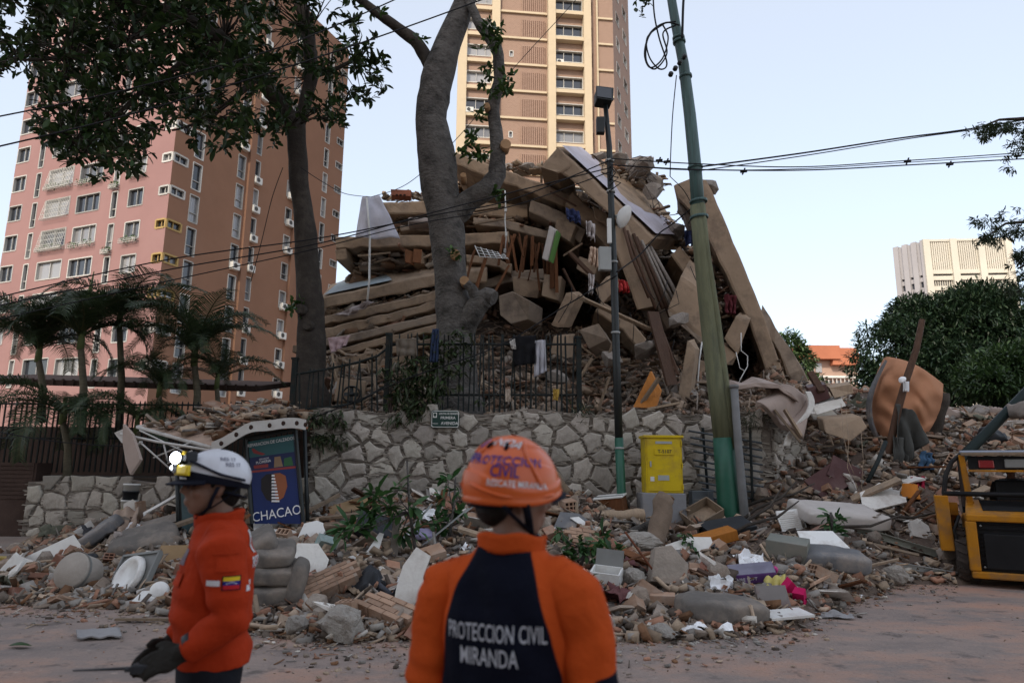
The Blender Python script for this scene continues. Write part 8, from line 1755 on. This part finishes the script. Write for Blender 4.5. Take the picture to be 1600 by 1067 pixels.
def ridge(az, el):
    a = (az+PI) % (2*PI)-PI; sw = .045*float(1-sm(.0, .05, el-.06-.16*math.cos(2*a)))-.045*float(sm(.0, .05, el-.26-.2*math.sin(abs(a)*.9)))*float(1-sm(.0, .05, el-.92))*float(sm(.28, .36, abs(a)))*float(1-sm(2.75, 2.85, abs(a))); r_ = .03*math.exp(-(a/.16)**2 if abs(a) < 1.6 else -((abs(a)-PI)/.2)**2); return sw+r_*(.5+.5*math.sin(min(el, 1.5)))
hm = helmet('helmet', TR_, XR_, HR_, low, M_hor, tR, ridge)
nb = MB(); nb.grid(lambda a, b: XR_ @ helmet_pt(TR_, HR_, -1.0+2.0*a, low(-1.0+2.0*a)+.02-.05*b, out=.05+.14*b*math.cos(-1.0+2.0*a)), 24, 3); nb.build('brim', M_navy, hm)
fn_ = lambda s_, sz, nr=.8: fine(*text_polys(s_, sz, .012, nr), 1)
for s_, az, el, sz, m_i in (('PROTECCION', 2.15, .47, .034, M_hbl), ('CIVIL', 2.1, .23, .034, M_hbl), ('PROTECCION', -2.3, .5, .034, M_hbl)): v, f = fn_(s_, sz*1.3); v = [(-a, b) for a, b in v]; on_helmet('lettering', [(-a*-1, b) for a, b in v], f, TR_, XR_, HR_, az, el, 0, m_i, hm, ridge, 1/.135)
v, f = fn_('MIRANDA', .04, 1.0); on_helmet('lettering', [(-a, b) for a, b in v], f, TR_, XR_, HR_, 2.75, 1.02, .15, M_hwh, hm, ridge, 1/.135)
v, f = fn_('RESCATE MIRANDA', .024); on_helmet('lettering', [(-a, b) for a, b in v], f, TR_, XR_, HR_, 1.8, .0, 0, M_hwh, hm, ridge, 1/.135)
v, f = grid_patch(.06, .035); on_helmet('top_patch', v, f, TR_, XR_, HR_, 3.3, .92, .2, M_hbl, hm, ridge, 1/.135)
v, f = grid_patch(.03, .025); on_helmet('vent', v, f, TR_, XR_, HR_, -2.2, .78, .3, M_hwh, hm, ridge, 1/.135)
def strap(nm, pts, r, T, X, parent, mt=None): MB().tube([X @ T(*p) for p in pts], r, 8, flat=.35).build(nm, mt or M_navy, parent)
for az, e0, e1, sw in ((1.3, .0, 1.1, .3), (-1.3, .0, 1.1, -.3), (2.9, .62, 1.2, 0.), (-2.9, .62, 1.2, 0.)):
    pts = [XR_ @ helmet_pt(TR_, HR_, az+sw*math.sin(q*2.2), e0+(e1-e0)*q, out=ridge(az, e0+(e1-e0)*q)+.008) for q in [i/14 for i in range(15)]]
    MB().tube(pts, [.003]+[.006]*13+[.002], 6).build('shell_rib', M_hor, hm)
for sg in (-1, 1):
    pts = [XR_ @ helmet_pt(TR_, HR_, sg*(.9+2.0*q), -.12-.18*math.sin(q*PI)+.1*q, out=ridge(sg*(.9+2.0*q), -.02)+.004) for q in [i/20 for i in range(21)]]
    MB().tube(pts, [.002]+[.006]*19+[.002], 6).build('shell_rib', M_hor, hm)
for az in (2.85, -2.85, 2.2, -2.2):
    pts = [XR_ @ helmet_pt(TR_, HR_, az, .78+.2*q, out=ridge(az, .78+.2*q)+.004) for q in (0, .5, 1)]; MB().tube(pts, [.005, .007, .004], 6).build('vent_slot', M_navy, hm)
rimp = [XR_ @ helmet_pt(TR_, HR_, 2*PI*i/60, low(2*PI*i/60)+.01, out=.035) for i in range(61)]; MB().tube(rimp, .005, 6).build('rim_bead', M_hor, hm)
strap('chin_strap', [(.112, -.01, -.02), (.094, .01, -.06), (.07, .03, -.1), (.02, .045, -.13)], .012, TR_, XR_, hm); strap('chin_strap', [(.105, -.07, -.03), (.092, -.04, -.05), (.08, .02, -.09)], .01, TR_, XR_, hm)
strap('chin_strap', [(-.112, -.01, -.02), (-.094, .01, -.06), (-.07, .03, -.1), (-.02, .045, -.13)], .012, TR_, XR_, hm)
strap('strap_tail', [(.06, .05, -.1), (.085, .06, -.15), (.09, .055, -.2)], .014, TR_, XR_, hm); strap('nape_pad', [(-.09, -.05, -.02), (-.05, -.1, -.035), (.05, -.1, -.035), (.09, -.05, -.02)], .016, TR_, XR_, hm)
# ---- worker at the left, turned to the left with a radio
LLOC = P(340, 900, 2.9); LLOC.z = 0; YAW_L = R(113)
JL = dict(head=(.0, .045, 1.545), yaw=R(10), nod=R(2), neck=(.0, .01, 1.42), shL=(-.19, 0, 1.325), elL=(-.245, -.06, 1.06), wrL=(-.205, .10, .955), shR=(.19, .0, 1.325), elR=(.26, -.02, 1.06), wrR=(.22, .16, .9),
          handL=((.05, .9, -.3), (-.75, -.25, .6), (.5, .2, .8), .85, 1.15), handR=((-.1, .8, -.5), (.8, 0, .4), (-.4, .2, .8), .6), hipL=(-.085, 0, .86), knL=(-.1, .05, .46), anL=(-.11, -.02, .09), hipR=(.085, 0, .86), knR=(.1, -.02, .46), anR=(.12, -.1, .09),
          torso=[(0, -.012, .868, .182, .138), (0, -.005, .92, .186, .142), (0, .01, 1.02, .188, .15), (0, .01, 1.14, .195, .15), (0, 0, 1.25, .2, .142), (0, -.005, 1.33, .18, .125), (0, .0, 1.385, .125, .1), (0, .01, 1.425, .078, .082)],
          collar=(.0, .012, 1.395, .08, .084), collar_mat=M_ord, wr=.0085)
tL, XL_, bvL, TL_, hL = person('worker in orange jacket and white helmet turned left, holding a radio', LLOC, YAW_L, JL, M_ord, 9)
sq = lambda w_, h_: grid_patch(w_, h_, 6, 6)
lx = (-1, 0, 0)
def sleeve_patch(nm, y, z, w_, h_, mt_i, lift=.004, o_=None): v, f = sq(w_, h_); return on_body(nm, v, f, (-.5, y, z), (0, -1, 0), (0, 0, 1), (1, 0, 0), bvL, XL_, mt_i, tL if o_ is None else o_, lift)
fy, fb, fr2 = mat('flag_yellow', (.6, .42, .02), .8, .05, bump=0), mat('flag_blue', (.015, .02, .16), .8, .05, bump=0), mat('flag_red', (.4, .015, .02), .8, .05, bump=0)
FYc, FZc = -.045, 1.205
fl = sleeve_patch('flag_patch', FYc, FZc, .066, .05, M_navy, .003)
for i, m_i in enumerate((fy, fb, fr2)): sleeve_patch('flag_stripe', FYc, FZc+.0145-.0145*i, .058, .0143, m_i, .0055, fl)
for k in range(5): v, f = sq(.004, .004); on_body('flag_star', v, f, (-.5, FYc-.016+.008*k, FZc+.003-.0012*(k-2)**2), (0, -1, 0), (0, 0, 1), (1, 0, 0), bvL, XL_, M_hwh, fl, .008)
sleeve_patch('reflective_tape', .018, 1.205, .046, .02, M_hwh); sleeve_patch('reflective_tape', -.11, 1.18, .02, .02, M_hwh); sleeve_patch('pocket_flap', -.03, 1.27, .085, .05, M_ord, .007); sleeve_patch('sleeve_seam', -.02, 1.31, .11, .008, M_ord, .006)
v, f = sq(.03, .09); on_body('shoulder_tape', v, f, (-.06, -.5, 1.33), (1, 0, 0), (0, 0, 1), (0, 1, 0), bvL, XL_, M_hwh, tL)
v, f = sq(.08, .06); on_body('chest_badge', v, f, (-.07, .5, 1.28), (-1, 0, 0), (0, 0, 1), (0, -1, 0), bvL, XL_, mat('grey_badge', (.16, .12, .14), .8, .4, 30, 0), tL)
v, f = sq(.09, .05); on_body('pocket_flap', v, f, (-.08, .5, 1.2), (-1, 0, 0), (0, 0, 1), (0, -1, 0), bvL, XL_, M_ord, tL, .008)
v, f = fine(*text_polys('RESCATE', .06, .012, .8), 1); on_body('lettering', v, f, (-.02, -.5, 1.25), (1, 0, 0), (0, 0, 1), (0, 1, 0), bvL, XL_, M_hwh, tL)
HL_ = (.112, .135, .112, -.01, .04); lowL = lambda az: -.12-.28*(.5-.5*math.cos(az)); rL = lambda az, el: .02*math.exp(-(((az+PI) % (2*PI)-PI)/.3)**2)
M_hw2 = mat('white_helmet_shell', (.6, .61, .66), .35, .06, 4, .02, 14, stain=(.42, .41, .42), samt=.5, sscale=5, spec=.5)
hl = helmet('helmet', TL_, XL_, HL_, lowL, M_hw2, tL, rL)
bn_ = MB(); bn_.grid(lambda a, b: XL_ @ helmet_pt(TL_, HL_, a*2*PI, lowL(a*2*PI)-.02+.34*b*(.75+.25*math.cos(a*2*PI)), out=.035), 48, 3); bn_.build('helmet_band', M_navy, hl)
br_ = MB(); br_.sheet(lambda a, b: XL_ @ helmet_pt(TL_, HL_, -1.15+2.3*a, -.12-.10*b, out=.02+.42*b*math.cos((-1.15+2.3*a)*.95)), 24, 6, .006); br_.build('brim', M_navy, hl)
strap('chin_strap', [(-.105, .0, 0), (-.086, .012, -.04), (-.075, .02, -.08), (-.03, .05, -.125), (.03, .05, -.125), (.075, .02, -.08), (.105, 0, 0)], .011, TL_, XL_, hl); strap('chin_strap', [(-.1, -.08, .0), (-.085, -.03, -.05), (-.074, .015, -.085)], .009, TL_, XL_, hl); strap('nape_band', [(-.1, -.03, -.02), (-.07, -.1, -.035), (0, -.125, -.04), (.07, -.1, -.035), (.1, -.03, -.02)], .016, TL_, XL_, hl)
# headlamp and goggles on the helmet front
lampc = lambda x, y, z: XL_ @ TL_(x, y, z)
rl_ = (XL_.to_3x3() @ hL)
hlamp = MB(); hlamp.lathe([(0, -.03), (.026, -.03), (.03, .012), (.026, .018), (0, .018)], 18, lampc(-.022, .146, .108), rl_ @ ROT(0, 0, R(42)) @ ROT(R(-90), 0, 0), close=False); hq = hlamp.build('headlamp', M_dkpl, hl)
MB().lathe([(0, .0), (.023, .0), (.02, .006), (0, .009)], 18, lampc(-.035, .160, .108), rl_ @ ROT(0, 0, R(42)) @ ROT(R(-90), 0, 0), close=False).build('lamp_lens', emis('headlamp_light', (.85, .9, 1.0), 14), hq)
MB().lathe([(0, .0), (.008, .0), (.007, .004), (0, .006)], 12, lampc(-.005, .165, .07), rl_ @ ROT(R(-90), 0, 0), close=False).build('lamp_lens', emis('headlamp_small', (.8, .88, 1.0), 5), hq)
MB().box(lampc(-.005, .14, .07), (.06, .03, .05), rl_).build('lamp_housing', M_dkpl, hq, bevel=.006); MB().box(lampc(-.05, .11, .115), (.035, .05, .04), rl_ @ ROT(0, 0, .4)).build('battery_pack', M_dkpl, hq, bevel=.006)
gg = MB(); gg.sheet(lambda a, b: lampc(-.085+.15*a, .142-.35*((a-.5)**2)*.4, .045+.04*b-.004), 14, 4, .012); gg.build('goggle_lens', mat('yellow_goggle_lens', (.75, .55, .02), .12, .05, bump=0, spec=.8), hl)
MB().box(lampc(-.055, .128, .128), (.022, .02, .014), rl_ @ ROT(0, 0, .4)).build('yellow_tab', fy, hl); strap('lamp_strap', [(-.02, .13, .11), (-.08, .09, .09), (-.118, .0, .05), (-.1, -.1, .03)], .012, TL_, XL_, hl)
for a, z in ((-1.75, .42), (-1.9, .2)): v, f = fn_('RES 17', .026); on_helmet('lettering', [(-p, q) for p, q in v], f, TL_, XL_, HL_, a, z+.25, 0, mat('grey_print', (.15, .15, .2), .5, .05, bump=0), hl, rL, 1/.125)
# spectacles
gl = MB()
for s_ in (-1, 1):
    c = TL_(.033*s_, .099, .008); ring = [XL_ @ (c+hL @ Vector((.024*math.cos(t), 0, .018*math.sin(t)))) for t in [2*PI*i/16 for i in range(17)]]; gl.tube(ring, .0022, 5); gl.tube([XL_ @ TL_(.056*s_, .096, .01), XL_ @ TL_(.078*s_, .05, .012), XL_ @ TL_(.08*s_, -.01, .01)], .002, 5)
gl.tube([XL_ @ TL_(-.01, .1, .01), XL_ @ TL_(.01, .1, .01)], .002, 5); gl.build('spectacles', M_dkpl, tL)
for s_ in (-1, 1): e = MB(); ball(e, TL_(.033*s_, .079, .008), (.013, .011, .011)); e2 = e.mesh('eye'); place_mesh('eye', e2, mat('eye_dark', (.05, .03, .025), .2, .1, bump=0), tL, YAW_L, LLOC)
# gloves, watch, radio
for sd in 'LR':
    g = MB(); wr = Vector(JL['wr'+sd]); el = Vector(JL['el'+sd]); a = list(JL['hand'+sd]); a[4:] = [1.28]; hand(g, wr, *a); g.tube([wr.lerp(el, .22), wr, wr+Vector(a[0]).normalized()*.03], [.04, .036, .03], 12); place_mesh('glove', fuse(g, 'glove', .006, 2), mat('dark_work_glove', (.022, .02, .017), .85, .2, 12, .4, 80), tL, YAW_L, LLOC)
wl = Vector(JL['wrL']).lerp(Vector(JL['elL']), .2); ax = (Vector(JL['elL'])-Vector(JL['wrL'])).normalized(); wt = MB(); wt.tube([wl-ax*.014, wl+ax*.014], .052, 18); place_mesh('watch', wt.mesh('watch'), M_dkpl, tL, YAW_L, LLOC)
RD = XL_ @ (Vector(JL['wrL'])+Vector(JL['handL'][0]).normalized()*.095-Vector(JL['handL'][1]).normalized()*.03)
rad = thing('handheld_radio', 'black handheld radio with a long antenna in the gloved hand', 'radio', RD); dr2 = Vector((-.985, -.1, -.02)).normalized(); rq = dr2.to_track_quat('Z', 'Y').to_matrix()
MB().box(RD, (.055, .032, .13), rq).build('radio_body', M_dkpl, rad, bevel=.006); MB().tube([RD+dr2*.06, RD+dr2*.09, RD+dr2*.27], [.007, .006, .003], 8).build('antenna', M_dkpl, rad); MB().lathe([(.008, 0), (.008, .018), (.006, .02)], 10, RD+dr2*.065+rq @ Vector((.018, 0, 0)), rq).build('knob', M_dkpl, rad)
# ---- loader operator
OP = thing('person', 'loader operator in dark clothes and cap seen through the cab', 'person', lp_(0, 1.05, 1.05)); ob_ = MB()
tf = lambda x, y, z: (x, y, z); loft(ob_, [(0, 0, .0, .18, .13), (0, 0, .2, .18, .12), (0, .02, .4, .2, .12), (0, .02, .48, .12, .09), (0, .02, .54, .06, .06)]); ob_.tube([(0, .02, .5), (0, .03, .6)], [.055, .055], 12); head_shape(ob_, (0, .04, .66), 0)
for s_ in (-1, 1):
    ob_.tube([(.12*s_, .02, .44), (.2*s_, .02, .42), (.25*s_, .12, .2), (.2*s_, .38, .16)], [.06, .06, .045, .03], 12); hand(ob_, (.2*s_, .38, .16), (0, 1, -.1), (0, .1, 1), (-s_, .2, 0), .8); ob_.tube([(.09*s_, .0, .04), (.12*s_, .4, .06), (.12*s_, .48, -.2)], [.085, .07, .05], 12)
place_mesh('body', fuse(ob_, 'body', .012, 3), M_skin, OP, LR, lp_(0, 1.05, 1.05)); cj = MB(); loft(cj, [(0, 0, -.01, .195, .145), (0, 0, .2, .195, .135), (0, .02, .4, .215, .135), (0, .02, .485, .13, .1), (0, .02, .52, .08, .08)])
for s_ in (-1, 1): cj.tube([(.1*s_, .02, .445), (.205*s_, .02, .42), (.255*s_, .12, .2), (.2*s_, .36, .16)], [.075, .078, .06, .045], 12)
place_mesh('jacket', fuse(cj, 'jacket', .014, 4, wrinkles(.005, 2)), mat('charcoal_shirt', (.05, .048, .05), .9, .15, 5, .2, 60), OP, LR, lp_(0, 1.05, 1.05))
cp_ = MB(); ball(cp_, (0, .03, .72), (.085, .105, .07)); cp_.box((0, .16, .7), (.14, .1, .012)); place_mesh('cap', fuse(cp_, 'cap', .008, 2), M_navy, OP, LR, lp_(0, 1.05, 1.05))

# ------------------------------------------------------------------ say where each loose piece of rubble lies
import re as _re
def to_px(p):
    d = Vector(p)-EYE; k = d.dot(_f); return 800+FOC*d.dot(_r)/k, 533.5-FOC*d.dot(_u)/k
def short(lab): return _re.split(r' (?:in|at|on|beside|below|behind|under|lying|leaning|right|left|before|over|with|above|between|across|standing|half|from|hanging|slanting|crossing|sloping|tied|sticking|draped|seen|near|rising|upside|of the heap|folded)\b', ' '+lab)[0].strip()
HERO = []
for o in SC.objects:
    if o.parent is None and o.get('category') and not o.get('group') and o.get('label') and 4 < o.location.y < 17.5 and len(short(o['label']).split()) >= 2 and o['category'] not in ('cable', 'person', 'fence', 'tree', 'palm', 'rubble', 'wall', 'wire', 'radio', 'clip'):
        HERO.append((to_px(o.location), ' '.join(short(o['label']).split()[-5:])))
HW = [o.location.copy() for o in SC.objects if o.parent is None and o.get('category') and not o.get('group') and 4 < o.location.y < 13 and o['category'] not in ('cable', 'person', 'fence', 'tree', 'wall', 'rubble')]
keep = []
for o, lab in STREWN:
    near = any(abs(o.location.x-h.x) < .3 and -.5 < o.location.y-h.y < .2 for h in HW)
    if near: bpy.data.objects.remove(o)
    else: keep.append((o, lab))
for o, lab in keep:
    x, y = to_px(o.location); (hx, hy), hn = min(HERO, key=lambda h: (h[0][0]-x)**2+2.5*(h[0][1]-y)**2); dx, dy = x-hx, y-hy
    where = ('left of' if dx < 0 else 'right of') if abs(dx) > 1.3*abs(dy) else ('behind' if dy < 0 else 'in front of')
    if math.hypot(dx, dy) < 75: o['label'] = f"{lab} {'just ' if math.hypot(dx, dy) < 32 else ''}{where} the {hn}"
